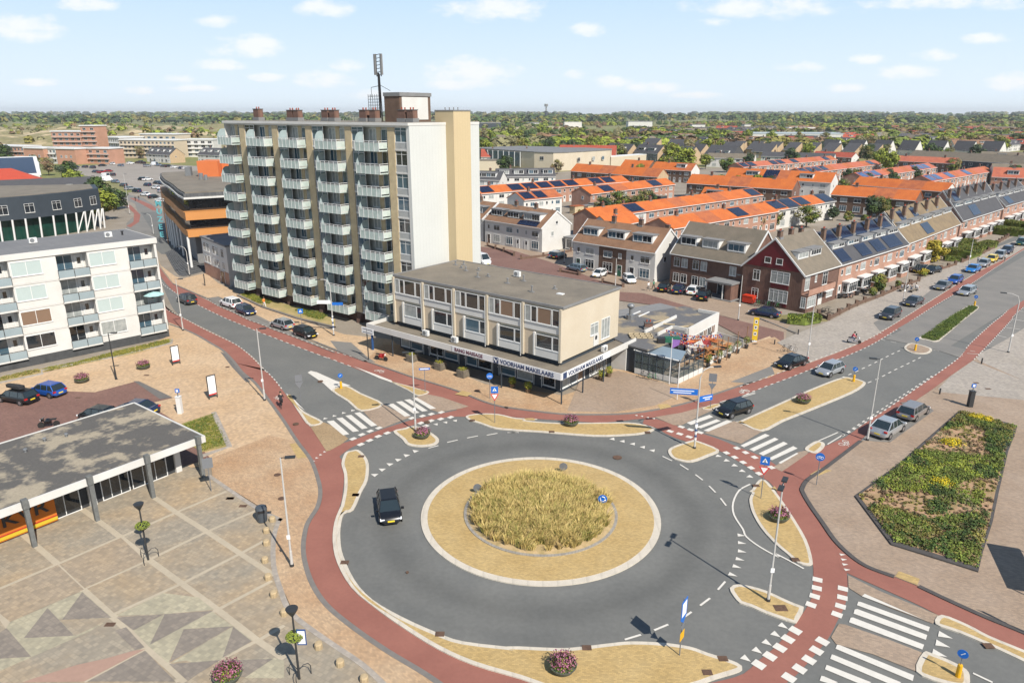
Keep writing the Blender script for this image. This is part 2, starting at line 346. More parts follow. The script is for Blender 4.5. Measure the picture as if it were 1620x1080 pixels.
ribbon('cycle_path', "B 790,440 850,440 940,470 1040,503 1130,530 1220,560 1330,605 1420,640 1500,680 1560,720 1620,760 F 330,850", "B 780,470 860,495 920,530 1000,562 1080,585 1210,622 1300,670 1400,730 1450,770 1500,800 1540,850 F 230,960", M_red, .043)
ribbon('cycle_path', "F 330,760 345,830 355,900 E 365,10 400,70 470,170 540,270 600,400 615,540 600,640 560,720 510,820 430,920 330,1030 270,1080 180,1180", "F 170,850 210,900 E 215,5 300,150 380,270 415,390 420,480 415,560 400,620 330,730 280,790 200,880 100,960 0,1040 D 1050,1110 900,1180", M_red, .045)
ribbon('cycle_path', "X 1710,385 O 1620,560 1500,680 1420,745 1290,865 F 1250,165 1150,240 1000,345 850,450 750,515 700,550 600,620 490,668 380,712 330,740 240,790",
       "X 1730,395 O 1620,640 1540,725 1480,790 1400,875 F 1330,180 1200,270 1100,345 1000,413 900,475 780,550 690,640 560,740 480,800 390,860 365,900", M_red, .047)
ribbon('cycle_path', "E 540,270 620,350 720,420 880,480 1020,535 1200,620 1400,710 1620,800 1800,880", "E 570,420 600,450 800,540 1000,630 1140,700 1300,780 1460,850 1620,920 1780,1000", M_red, .051)

# ---- ramps and brick patches level with the road
for i, (s, m) in enumerate([
    ("A 330,490 405,462 450,480 545,555 500,590 440,622 420,628", M_rust), ("A 630,400 745,362 860,420 900,432 740,495 700,480", M_tan), ("A 985,300 1080,320 1230,372 1180,385 1060,405 1010,390 915,325", M_tan),
    ("B 850,432 1000,408 1130,372 1190,388 1100,430 1000,480 955,478", M_tan), ("B 1130,522 1300,455 1460,515 1340,585 1240,555 1180,535", M_tan), ("F 190,790 215,775 330,705 400,690 385,715 300,775 240,815", M_tan),
    ("E 617,470 800,560 1140,700 1100,745 860,655 690,585 620,540", M_tan), ("E 565,745 600,750 860,840 1045,912 1010,1020 760,920 550,862 520,822", M_tan),
    ("J 640,440 730,370 900,410 860,460 800,490", M_asph2), ("F 935,0 1000,30 1120,80 1290,120 1250,165 1100,115 830,60 900,20", M_asph2), ("X 1420,520 1560,440 1700,360 1760,395 1620,475 1500,550", M_asph2)]):
    sheet('crossing_paving', s, m, .055 + i*.0008)

# ---- roundabout
mb = MB(); mb.prism(arc(RC.x, RC.y, RR, 0, 2*math.pi, 96)[:-1], 0, .10); struct('roundabout_kerb', mb, M_kerb)
mb = MB(); mb.prism(arc(RC.x, RC.y, RR-.52, 0, 2*math.pi, 96)[:-1], 0, .112); struct('roundabout_apron', mb, M_yel)
IC = G(855, 811); IC = Vector((IC.x, IC.y)); IR = 6.02
mb = MB(); mb.prism(arc(IC.x, IC.y, IR, 0, 2*math.pi, 96)[:-1], 0, .17); struct('dune_bed_edge', mb, mat('bed_edge', pc(184,178,168), scale=3, var=.15, kind='cols', bs=(.25,), mort=.75))
# dune bed soil, mounded
mb = MB(); rings = 10; n = 48; vs = [(IC.x, IC.y, .75)]; fs = []
for j in range(1, rings+1):
    r = (IR-.22)*j/rings
    for i in range(n):
        a = 2*math.pi*i/n; vs.append((IC.x+r*math.cos(a), IC.y+r*math.sin(a), .75 - .58*(j/rings)**2 + .04*math.sin(5*a+j)*(j < rings)))
for i in range(n): fs.append((0, 1+i, 1+(i+1) % n))
for j in range(rings-1):
    for i in range(n): a = 1+j*n+i; b = 1+j*n+(i+1) % n; fs.append((a, a+n, b+n, b))
mb.add(vs, fs); struct('dune_bed_soil', mb, mat('dune_sand', pc(212,184,142), scale=1.5, var=.2, col2=pc(170,150,100)), smooth=True)

# ---- raised islands with kerbs
def island(outer, top=M_yel, h=.11, kw=.22, n=3, kerb=M_kerb, name='traffic_island', inner=None, topname=None):
    pts = []; kw *= 1.35
    for p in smooth(path(outer), n, True):
        if not pts or (p-pts[-1]).length > .22: pts.append(p)
    mb = MB(); mb.prism(pts, 0, h, 0); 
    c = sum((Vector((p.x, p.y)) for p in pts), Vector((0, 0)))/len(pts)
    P = [Vector((p.x, p.y)) for p in pts]
    a = sum(P[i].x*P[(i+1) % len(P)].y - P[(i+1) % len(P)].x*P[i].y for i in range(len(P)))
    sg = 1 if a > 0 else -1; Q = []
    for i in range(len(P)):
        d = (P[(i+1) % len(P)]-P[i-1]); d.normalize(); q = Vector((-d.y, d.x))*sg*kw; Q.append(P[i]+q)
    struct('traffic_island_kerb', mb, kerb)
    m2 = MB(); m2.prism(Q, .02, h+.006, 0); struct(name, m2, top); return Q
island("A 525,640 560,626 600,622 635,650 660,700 655,790 620,860 575,960 C 520,120 500,200 500,280 515,360 580,500 680,610 850,710 1050,800 1200,850 1500,885 D 0,875 300,888 430,880 600,860 720,850 900,858 1050,880 1150,915 1290,960 1345,990 1330,1020 1200,1060 1050,1110 700,1180 300,1130 C 1520,1060 1250,980 1050,890 870,780 700,660 560,540 480,400 455,280 465,170 500,80 A 500,950 520,850 520,760 505,700", kw=.2)
island("A 200,305 235,345 295,405 400,462 322,482 270,420 225,350", kw=.2)
island("A 455,290 470,268 540,258 620,300 745,362 615,400 540,345", kw=.2)
island("A 800,515 870,497 890,488 950,490 1010,520 1060,560 1040,590 960,603 880,592 850,560", kw=.25)
island("A 790,235 860,250 950,275 1005,292 940,312 880,280", kw=.12)
island("A 1215,428 1290,415 1400,418 1500,440 1620,445 B 100,452 300,468 560,466 700,466 790,478 850,500 800,525 700,538 500,543 200,520 60,512 A 1500,510 1380,500 1290,470 1230,450", kw=.2)
island("B 925,625 960,600 1060,568 1090,570 1215,622 1160,655 1060,690 980,680 940,660", kw=.22)
island("B 1120,385 1180,362 1230,360 1180,388 1150,392", kw=.1)
island("B 1325,462 F 0,530 200,440 400,350 560,288 620,280 700,300 715,320 640,370 400,470 250,530 125,587", kw=.22)
island("F 370,690 410,655 450,642 485,660 470,690 430,712", kw=.25)
island("B 1400,850 1440,795 1480,795 1530,850 F 180,900 240,980 300,1070 E 380,270 415,390 400,415 330,400 270,350 200,290 120,200 70,110 55,40 70,0 F 55,930", kw=.18)
island("D 1275,545 1310,525 1370,530 1480,560 E 280,620 365,653 372,660 322,745 310,745 150,690 60,650 0,630 D 1290,580", kw=.2)
island("E 1115,750 1150,698 1300,755 1420,818 1620,900 1800,980 1780,1040 1620,965 1460,890 1250,800", kw=.2)
island("E 1005,1020 1045,912 1100,920 1200,960 1290,1010 1310,1060 1290,1110 1150,1085", kw=.22)
# white painted wedge tips
for s in ("A 312,180 330,170 365,178 470,225 560,255 470,262 455,290 400,240", "A 190,298 230,325 300,400 200,320", "A 570,143 700,190 790,225 800,240 720,212", "E 695,590 712,576 1050,725 960,690"):
    sheet('road_marking', s, M_white, .075)
island("J 640,440 700,410 850,452 820,490 720,490 660,470", top=M_tan, kw=.2)
gi = island("J 752,370 830,325 1000,200 1150,118 1215,125 1205,150 1100,230 950,360 890,400 800,385", top=mat('verge', pc(90,108,58), scale=1, var=.3, col2=pc(120,112,80)), kw=.25, h=.13)

# ---- pavements (raised)
PAVE_H = .10
def pave(spec, m, name='pavement', h=PAVE_H, z0=0, kerb=None, sm=0):
    pts = path(spec)
    if sm: pts = smooth(pts, sm, True)
    mb = MB(); mb.prism(pts, z0, h, 0); return struct(name, mb, m)
def kerbline(spec, m=M_gkerb, wd=.3, h=.115, sm=4, name='kerb'):
    mb = MB(); mb.band(smooth(path(spec), sm), wd, 0, h, 0); struct(name, mb, m)
# square on the left: sand paving, brick strip, plaza tiles
pave("Q 0,1020 300,960 700,870 X 262,535 268,511 291,520 311,530 334,543 352,554 369,571 384,590 A 15,240 90,335 170,445 255,575 0,690 g 870,600 600,700 0,700 X -60,700 -60,610", M_sand, sm=0, h=.10)
pave("A 255,575 330,675 370,780 385,860 370,940 C 325,150 303,200 290,300 300,400 340,520 420,640 560,760 760,900 960,1020 1080,1100 700,1180 500,900 250,720 110,420 130,260 150,150 g 1320,840 1010,650 1000,560 1280,450", M_bpave, h=.104)
pave("g 880,590 1010,650 1210,790 H 1590,160 1560,260 1560,420 1600,560 C 220,690 400,830 620,980 760,1110 600,1250 X -80,1300 -80,780 20,800 150,780", M_plaza, h=.108, name='square')
kerbline("g 990,640 1210,790 1330,850 H 1590,160 1560,260 1560,420 1600,560 C 220,690 400,830 620,980 760,1110", M_lgrey, .35, .125)
kerbline("I 205,612 330,657 440,707 560,777 660,837 750,927 830,1027 A 15,242 90,337 170,447 255,577 330,677 370,782 385,862 370,942 C 325,152 303,202 288,300 298,400 338,520 418,640 558,760 758,900 958,1020 1080,1102", M_gkerb, .34, .118)
sheet('pavement_edge', "I 640,850 700,870 780,960 830,1030 900,1110 860,1110 740,980", mat('dark_setts', pc(128,124,120), scale=2, var=.1), .112)
sheet('pavement_edge', "g 635,192 660,192 820,270 760,278", mat('dark_setts', pc(128,124,120)), .122)
sheet('parking_bay', "g -200,330 0,290 300,240 450,245 640,195 820,272 700,300 860,400 1000,560 500,700 0,560 -200,620", M_purple, .115)
sheet('pavement_ramp', "A 210,588 262,583 310,665 255,672", M_yel, .112)
# plaza bands
def bands(lines, m, z, wd):
    mb = MB()
    for s in lines:
        mb.band(path(s), wd, z-.003, z)
    struct('square_band', mb, m)
bands(["H 0,550 330,410 690,255 1005,115 1290,-5", "H 480,550 830,395 1180,225 1470,100", "H 640,700 1050,515 1370,350 1500,280", "H 830,890 1240,670 1550,505", "H 480,1080 830,890", "H 1000,1080 1480,840 1620,760"], M_plazal, .112, .28)
bands(["H 120,230 330,410 480,560 650,715 850,895 1060,1080", "H 460,90 640,220 850,385 1030,515 1240,670 1460,840 1620,950", "H 880,30 1005,115 1180,225 1370,350 1560,475", "H -100,620 0,690 60,770"], M_plazal, .1125, .42)
for i, (s, m) in enumerate([
    ("H 60,740 470,565 640,715 560,720 355,725", M_plazag), ("H 0,960 0,840 40,770 60,740 270,655 430,820 180,940", M_plazag), ("H 180,940 430,820 600,740 500,800 0,1020 0,955", M_plazag),
    ("H 660,705 930,575 1130,600 1220,670 940,695", M_plazag), ("H 760,790 930,700 1210,680 1330,765 1050,780 960,975 850,880", M_plazag), ("H 975,975 1330,765 1440,845 1270,950 1180,1000 1060,960", M_plazag), ("H 1270,960 1560,945 1620,960 1620,1060 1400,1060", M_plazag),
    ("H 470,570 635,715 355,728", M_plazad), ("H 272,660 425,818 138,832", M_plazad), ("H 40,775 180,938 0,950 -80,950 -80,860", M_plazad), ("H 870,635 1000,560 1120,600 950,690", M_stain),
    ("H 665,715 930,697 760,788", M_plazad), ("H 940,695 1215,677 855,870", M_plazad), ("H 1048,782 1325,765 965,973", M_plazad), ("H 1330,768 1435,850 1268,945", M_plazad), ("H 965,980 1255,958 1070,1076", M_plazad), ("H 1280,960 1560,948 1400,1055 1250,1050", M_plazad),
    ("H 655,790 720,770 825,885 770,900", M_plazad), ("H 200,1060 440,985 600,950 760,905 830,895 480,1080 130,1085", M_plazar), ("H 500,1080 830,905 1000,1080", M_plazad), ("H 0,560 330,415 480,555 60,740 0,690", M_stain), ("H 340,412 690,260 830,390 485,548", M_stain)]):
    sheet('square_tiles', s, m, (.1103 if m is M_stain else .1133) + i*.0004)

# north pavement in front of tower and shops
pave("I 100,30 130,110 250,200 310,225 520,175 620,260 790,345 1000,470 1300,570 1700,700 S 160,610 200,660 720,880 1200,960 1300,960 1560,830 V 0,760 250,790 640,910 720,910 1330,560 1500,500 1620,640 1620,560 F 380,180 200,262 B 1370,240 1200,297 1050,345 900,380 750,405 600,416 350,416 150,396 0,376 A 1450,381 1320,345 1200,296 1100,260 1000,230 900,200 800,165 640,110 540,70 I 1460,770 1350,730 1100,610 960,540 820,470 690,405 620,375 520,385 400,335 240,265 150,150 120,100", M_sand, sm=0, h=.10)
pave("A 640,112 800,170 900,205 1000,235 1100,265 1200,298 1320,347 1450,383 B 0,378 150,398 350,418 600,418 750,408 900,383 1050,348 1200,299 1370,242 1500,207 F 380,180 200,50 V 1330,560 720,910 640,910 250,790 S 1560,830 1200,950 720,880 300,740 200,640 100,640", M_bpave, h=.106)
sheet('pavement_paving', "B 420,230 640,170 900,240 1000,300 850,370 600,410 350,400", M_tan, .1095)
kerbline("I 240,268 400,338 520,388 A 540,78 640,113 800,168 900,203 1000,233 1100,263 1200,298 1320,347 1450,383 B 0,378 150,398 350,418 600,418 750,408 900,383 1050,348 1200,300 1370,243", M_gkerb, .26, .12)
sheet('pavement_ramp', "A 1150,305 1195,285 1250,300 1220,318", M_yel, .121)
sheet('pavement_ramp', "B 865,365 920,360 945,378 880,392", M_yel, .121)
sheet('parking_bay', "I 530,390 620,378 690,405 820,470 960,540 1100,610 1350,730 1460,790 1620,852 1620,860 1330,748 1200,698 1100,663 980,613 880,578 760,518 610,453", M_asph2, .111)
sheet('parking_bay', "A 440,0 560,10 650,90 700,125 620,110 540,80 480,50", M_asph2, .111)
# north east pavement along the terrace
pave("F 380,175 210,80 O 110,860 240,800 430,730 560,660 980,480 1300,330 1560,240 1620,200 X 1800,250 X 1640,380 O 1540,330 1350,420 1200,510 1000,636 800,763 F 700,78 550,140 400,195", M_lgrey, h=.107)
sheet('parking_bay', "B 1280,235 1500,150 F 180,215 200,262 0,335 B 1500,208 1370,243", M_asph2, .115)
sheet('parking_bay', "O 700,740 830,655 1000,580 1100,500 1200,450 1400,350 1540,290 1620,245 1500,326 1350,418 1200,508 1000,634 800,761 740,790", M_asph2, .1155)
pave("V 1060,340 1620,640 n 1640,900 1290,790 700,640 420,600 430,640 820,720 1150,800", M_tan, h=.09)
# the side street and lanes behind the shops
sheet('side_street', "n 425,640 620,650 860,720 1150,805 V 1620,465 1620,600 1500,560 1330,545 1060,400 n 1150,850 740,740 430,700", M_purple, .094)
sheet('side_street', "K 60,780 250,790 480,900 880,1040 1100,1080 900,1110 420,990 120,910 60,900", M_purple, .03)
sheet('pavement', "K 70,775 105,770 440,840 620,830 640,930 1080,1010 1180,1020 n 820,600 1340,730 1700,830 1640,900 1290,790 420,600 K 480,900 250,830 60,810", M_tan, .036)
# south east pavements
pave("X 1640,508 1590,540 1552,560 F 1330,182 1200,272 1100,347 1000,415 1060,470 850,650 690,640 560,740 480,800 390,860 358,910 E 360,0 400,70 470,170 540,270 620,350 720,420 880,480 1020,535 1200,620 1400,710 1620,800 1900,930 2200,700 X 1900,500 X 1640,440", M_tan, h=.10)
sheet('pavement_paving', "F 1360,200 1330,185 1200,275 1130,345 1140,365 1620,410 1620,300", M_lgrey, .104)
pave("X 1640,505 1590,537 1552,557 F 1350,175 1370,190 1620,300 1900,350 X 1760,420 X 1640,440", M_lgrey, h=.106)
sheet('parking_bay', "O 1620,640 X 1720,405 1740,440 1640,507 1590,539 1553,559 O 1400,875 1480,790 1540,725", M_asph2, .110)
sheet('parking_bay', "F 1000,412 940,430 900,478 780,552 690,640 840,650 1100,465 1060,440", M_asph2, .106)
kerbline("F 1000,415 920,428", M_gkerb, .2, .12, 1)
kerbline("F 690,642 560,742 480,802 390,862 358,910 E 360,0 400,70 470,170 540,270 620,350 720,420 880,480", M_dkerb, .34, .125)
kerbline("E 1020,535 1200,620 1400,710 1620,800 1800,890", M_dkerb, .34, .125)
kerbline("F 850,650 1100,470 1060,450", M_gkerb, .2, .12, 1)
sheet('pavement_ramp', "E 885,480 905,450 1025,495 1010,530", M_yel, .122)
sheet('pavement_ramp', "F 400,835 460,800 525,812 440,845", M_yel, .112)

# ---- far left: road past the museum and the big car park
sheet('road', "W 900,780 940,740 990,730 960,640 860,600 850,560 1020,600 1140,680 1200,740 1250,830 1100,900 900,850", M_asph2, .028)
sheet('cycle_path', "W 890,650 930,650 1000,720 990,770 930,810 900,800 950,770 955,710", M_red, .033)
sheet('cycle_path', "W 920,600 960,600 1080,650 1130,690 1090,690 1000,640", M_red, .033)
sheet('road', "W 1000,700 1120,700 1200,820 1230,1000 1150,1000 I 80,-40 0,0 W 1100,860", M_asph, .029)
sheet('car_park', "W 420,395 560,375 900,350 1400,372 1620,420 1700,560 1250,640 1150,640 1050,590 940,520 800,480 600,440", M_lot, .026)

# ---- garden bed on the right
M_mulch = mat('mulch', pc(206,164,134), scale=1.2, var=.22, col2=pc(160,140,96), detail=8)
BED = "E 648,22 F 655,960 F 900,790 1255,475 1310,455 1590,530 1570,600 1540,680 E 1480,0 1440,170 1390,340 1355,460 1200,405 860,300"
mb = MB(); mb.prism(path("F 655,962 900,785 1255,472 1580,560 1570,600 1530,700 E 1475,0 1440,170 1385,340 1357,458 1200,408 862,303"), 0, .22); struct('planting_bed_kerb', mb, M_dkerb)
BEDP = path("F 675,962 905,800 1262,482 1560,565 1555,600 1512,700 E 1455,0 1420,170 1368,330 1342,432 1200,385 880,285"); 
mb = MB(); mb.prism(BEDP, .02, .235); struct('planting_bed_soil', mb, M_mulch)

# ================================================================ markings
class Mark:
    def __init__(s): s.mb = MB(); s.k = 0
    def z(s): s.k += 1; return .0
MK = MB(); MZ = .062
def mquad(spec, z=MZ): MK.sheet(path(spec), z)
def mline(spec, wd, z=MZ): MK.band(smooth(path(spec), 3), wd, z-.003, z)
def mdash(spec, on, off, wd=.12, z=MZ, sm=4):
    P = smooth(path(spec), sm); d = [0]
    for i in range(1, len(P)): d.append(d[-1] + (P[i]-P[i-1]).length)
    def at(t):
        j = 0
        while j < len(P)-2 and d[j+1] < t: j += 1
        s = (t-d[j])/max(1e-9, d[j+1]-d[j]); return P[j].lerp(P[j+1], s)
    t = 0
    while t + on < d[-1]:
        MK.band([at(t), at(t+on/2), at(t+on)], wd, z-.003, z); t += on+off
# zebra crossings
for s in ["A 420,457 460,452 550,530 515,537", "A 475,440 510,435 605,512 570,518", "A 527,425 560,420 655,495 622,502", "A 578,410 610,405 708,480 675,487",
          "A 765,360 800,356 900,425 865,430", "A 815,346 850,342 950,408 915,414", "A 862,335 895,331 997,397 965,402", "A 908,324 935,322 1043,383 1010,388",
          "B 1030,465 1160,420 1182,432 1055,478", "B 1085,490 1200,445 1225,455 1110,497", "B 1125,510 1260,450 1292,458 1155,515",
          "F 55,688 200,622 222,632 80,700", "F 108,712 250,645 275,657 133,725", "F 160,742 305,670 330,683 185,750", "F 5,667 145,600 172,610 25,677",
          "E 675,620 690,622 1083,765 1075,790 668,640", "E 655,665 670,662 1068,810 1060,838 648,688", "E 632,712 645,710 1050,865 1040,893 622,737",
          "E 555,865 572,868 993,1040 985,1072 545,888", "E 525,920 540,925 920,1080 880,1100 515,945", "E 495,980 510,985 750,1080 700,1095 485,1005", "E 465,1042 480,1045 560,1080 520,1090 455,1070"]:
    mquad(s)
MK.sheet(path("F 220,765 325,708 335,712 235,770"), MZ)
# block marks beside the cycle crossings
def blocks(pts, wx, wy, dirx, r):
    ox = None
    for (x, y) in pts:
        c = G(x, y, 0, r); MK.add([tuple(c + dirx*sx*wx/2 + Vector((-dirx.y, dirx.x, 0))*sy*wy/2 + Vector((0, 0, MZ+.004))) for sx, sy in ((-1,-1),(1,-1),(1,1),(-1,1))], [(0, 1, 2, 3)])
def dirof(a, b, r):
    d = G(*b, 0, r)-G(*a, 0, r); d.z = 0; return d.normalized()
dA = dirof((570,557), (720,495), 'A')
blocks([(571,557),(620,533),(668,513),(718,495),(905,439),(966,427),(1016,416),(1073,406)], .62, .5, dA, 'A')
blocks([(615,589),(665,566),(714,543),(765,524),(957,467),(1015,454),(1070,444),(1126,434),(985,484)], .62, .5, dA, 'A')
dB = dirof((1000,489), (1108,522), 'B')
blocks([(937,514),(991,529),(1045,546)], .6, .5, dB, 'B'); blocks([(1000,489),(1053,505),(1107,521)], .6, .5, dB, 'B')
dB2 = dirof((1257,637), (1441,755), 'B')
blocks([(1257,637),(1304,662),(1352,691),(1397,722),(1442,755)], .55, .5, dB2, 'B'); blocks([(1316,610),(1366,635),(1417,662),(1470,692),(1513,720)], .55, .5, dB2, 'B')
for (x, y), a, b in [((443,495), (443,495), (439,543)), ((439,543), (443,495), (439,543)), ((427,590), (439,543), (427,590)), ((406,638), (427,590), (406,638)), ((588,546), (588,546), (585,597)), ((585,597), (588,546), (585,597)), ((574,646), (585,597), (574,646)), ((554,693), (574,646), (554,693))]:
    d = dirof(a, b, 'E'); blocks([(x, y)], .5, .62, d, 'E')
d = dirof((317,785), (108,980), 'E')
blocks([(317,785),(275,833),(229,883),(172,931),(109,979)], .55, .7, d, 'E'); blocks([(471,846),(437,899),(395,952),(341,1003),(281,1053)], .55, .7, d, 'E')
# shark teeth
def tooth(x, y, r, dx, wd=.55, ln=.62):
    c = G(x, y, 0, r); q = Vector((-dx.y, dx.x, 0)); MK.add([tuple(c + q*wd/2 + Vector((0,0,MZ))), tuple(c - q*wd/2 + Vector((0,0,MZ))), tuple(c + dx*ln + Vector((0,0,MZ)))], [(0, 1, 2)])
def out_from_center(x, y, r, s=1):
    c = G(x, y, 0, r); d = Vector((c.x-RC.x, c.y-RC.y, 0)).normalized(); return d*s
for x, y in [(705,765),(747,735),(790,705),(836,680),(883,655),(933,631)]: tooth(x, y, 'A', out_from_center(x, y, 'A', 1) * 1, .6, .6)
for x, y in [(1040,471),(1095,460),(1150,450)]: tooth(x, y, 'A', out_from_center(x, y, 'A', -1), .5, .5)
for x, y in [(605,562),(662,575),(720,590),(776,608),(831,627)]: tooth(x, y, 'B', out_from_center(x, y, 'B', 1), .55, .55)
for x, y in [(1218,652),(1266,678),(1312,706),(1356,738),(1400,770)]: tooth(x, y, 'B', out_from_center(x, y, 'B', -1), .55, .55)
for x, y in [(1320,240),(1322,283),(1322,330),(1310,374),(1293,415),(1270,460)]: tooth(x, y, 'D', out_from_center(x, y, 'D', 1), .42, .6)
for x, y in [(1560,748),(1518,796),(1468,843),(1412,887),(1347,932)]: tooth(x, y, 'D', Vector((.3, .9, 0))*-1 + Vector((.9,.2,0)), .55, .6)
for x, y in [(228,748),(186,797),(137,845),(80,888),(17,935)]: pass
for x, y in [(1132,802),(1117,852),(1098,905)]: tooth(x, y, 'E', dirof((690,690), (1083,830), 'E'), .6, .75)
for x, y in [(415,444),(467,429),(520,412),(572,398)]: tooth(x, y, 'A', dirof((515,537), (420,457), 'A'), .5, .45)
for x, y in [(347,686),(366,668),(388,650),(411,633)]: tooth(x, y, 'A', Vector((-.6, .8, 0)), .3, .3)
for x, y in [(743,421),(775,426),(808,433),(842,439)]: tooth(x, y, 'B', Vector((.2, -1, 0)).normalized(), .3, .3)
for x, y in [(572,352),(580,380),(587,408),(598,438)]: tooth(x, y, 'E', Vector((1, 0, 0)), .28, .4)
# dashes round the roundabout
for a in ("A 1000,610 1057,595", "A 1107,577 1167,563", "A 1220,552 1282,540", "A 1332,536 1393,525", "A 1450,522 1513,519", "B 10,520 75,521", "B 893,656 947,682", "B 992,702 1040,733", "B 1080,760 1122,792", "B 1158,825 1195,862", "B 1223,895 1255,937",
          "D 1250,505 1208,552", "D 1163,600 1107,642", "D 1058,678 1020,705", "D 925,750 845,783", "D 770,808 678,836", "E 1328,1027 1440,1080"):
    mline(a, .14)
mline("B 1392,815 1330,850 1295,920 1300,990 1350,1070 D 1370,250 1450,310 1560,370 E 200,345 280,385 365,432", .14)
# dashes along the red lanes
mdash("I 140,480 190,490 350,572 520,662 700,747 800,802 900,882 970,952 1040,1025 A 60,155 120,215 175,285", .5, .55, .13)
mdash("I 125,190 145,262 230,325 340,392 440,442 560,502 700,567 860,632 980,682 1100,727 1240,782 1400,842 1560,902 A 430,95 560,145", .75, .75, .13)
mdash("I 520,392 610,452 760,517 880,577 980,612 1100,662 1200,697 1330,747 1460,792 1620,852 A 640,110", .5, .7, .12, z=.118)
mdash("F 0,390 150,330 300,275 450,215 600,160 750,94 880,15 O 900,745 1080,630 1250,530 1400,430 1540,340 1620,290", .55, .65, .13)
mdash("F 0,335 200,265 F 700,78 O 800,763 900,700 1000,636 1200,510 1350,420 1500,328 1620,248", .5, .7, .12, z=.12)
mdash("X 1710,385 O 1620,560 1500,680 1420,745 1290,865 F 1250,165 1150,240 1000,345 850,450 700,545 600,600 O 1060,1060", .55, .65, .13)
mdash("F 1335,178 O 1400,875 1480,790 1540,725 1620,640 X 1720,405", .5, .6, .12, z=.113)
mdash("F 530,300 620,265 750,205 860,150 930,118", .8, .9, .13); mdash("F 730,310 800,280 880,238 960,200 1050,155", .8, .9, .13)
mdash("J 1150,200 1260,100 1420,0 O 1320,570 1620,390 X 1760,330", .8, .9, .13); mdash("O 1330,560 1480,470 1620,395 X 1760,310", 2.2, 1.2, .12)
mline("J 700,372 830,300 1000,180 1130,90", .13); mline("J 940,415 1050,330 1180,220 1270,125", .13)
mline("X 1620,407 1700,368", .13)
for a, b in (("F 500,660 590,605", 0), ("F 450,640 560,592", 0), ("B 1220,348 1420,292", 0), ("F 0,395 90,370", 0)): mline(a, .12)
mdash("J 380,360 520,395 660,415", .7, .7, .1); mdash("J 440,328 570,352 720,372", .6, .6, .1); mdash("J 860,458 1000,488 1180,525", .8, .6, .1); mdash("J 920,420 1100,460 1240,480", .6, .6, .1)
for a in ("X 1530,560 1556,562", "J 1430,290 1540,305", "J 1480,225 1571,240", "J 1365,350 1440,370", "J 1530,160 1600,172"): mline(a, .1, z=.117)
for k in range(7): mline(f"W {980-k*70},{500-k*6} {560+k*40+500-k*40},{500-k*18}", .15, z=.03) if k < 4 else None
mline("W 560,430 1150,500", .15, z=.03); mline("W 620,405 1200,450", .15, z=.03)
# bicycle signs on the red lanes
def bike_mark(x, y, r, d, s=1.0, z=.055):
    c = G(x, y, 0, r); q = Vector((-d.y, d.x, 0))
    def P(u, v): return c + d*u*s + q*v*s
    for u in (-.55, .55):
        MK.band([P(u+.33*math.cos(t), .33*math.sin(t)) for t in np.linspace(0, 2*math.pi, 17)[:-1]], .08*s, z-.002, z, closed=True)
    for a, b in (((-.55,0),(-.1,0)), ((-.1,0),(.35,.5)), ((-.1,0),(-.25,.5)), ((-.25,.5),(.35,.5)), ((-.55,0),(-.25,.5)), ((.55,0),(.3,.7)), ((.3,.7),(.5,.75)), ((-.3,.58),(-.1,.58))):
        MK.band([P(*a), P(*b)], .07*s, z-.002, z+.0006)
bike_mark(720,172,'A', dirof((640,150), (800,200), 'A'), .8, .055); bike_mark(25,358,'F', dirof((0,370), (100,330), 'F'), .8, .055)
bike_mark(592,652,'F', dirof((640,620), (560,680), 'F'), .8, .065); bike_mark(150,322,'A', dirof((190,370), (120,260), 'A'), .7, .05); bike_mark(1360,288,'B', dirof((1300,305), (1420,270), 'B'), .8, .055)
struct('road_marking', MK, M_white)
# manholes and drain grates
GR = MB()
for x, y, r, s in [(265,960,'A',.5)]: pass
for x, y, r in [(617,653,'A'),(585,873,'A'),(1250,448,'A'),(523,392,'C'),(1065,800,'C'),(585,8,'C'),(262,513,'B'),(808,516,'B'),(1426,820,'B'),(462,878,'D'),(1237,940,'D'),(1148,1018,'D'),(318,376,'E'),(1418,866,'E')]:
    c = G(x, y, .12, r); GR.cbox(c.x, c.y, .11, .55, .42, .045)
c = G(233, 652, .12, 'E'); GR.cbox(c.x, c.y, .118, .8, .6, .02)
for x, y, r, rad in [(636,663,'B',.42),(385,231,'A',.32),(992,463,'A',.3),(855,305,'B',.35),(140,765,'A',.3),(165,900,'A',.3),(245,474,'A',.3),(1278,284,'A',.3),(880,455,'C',.1),(625,745,'H',.0),(1080,125,'g',.25)]:
    if rad: c = G(x, y, 0, r); GR.cyl(c.x, c.y, .05, .125 if r != 'B' else .075, rad, n=20)
for x, y, r in [(627,746,'H'),(1310,28,'H'),(1384,72,'H'),(1093,744,'g'),(695,160,'g'),(1415,341,'F'),(1347,307,'F'),(370,267,'g')]:
    c = G(x, y, .11, r); GR.cbox(c.x, c.y, .112, .6, .35, .02)
struct('drain_covers', GR, M_iron)
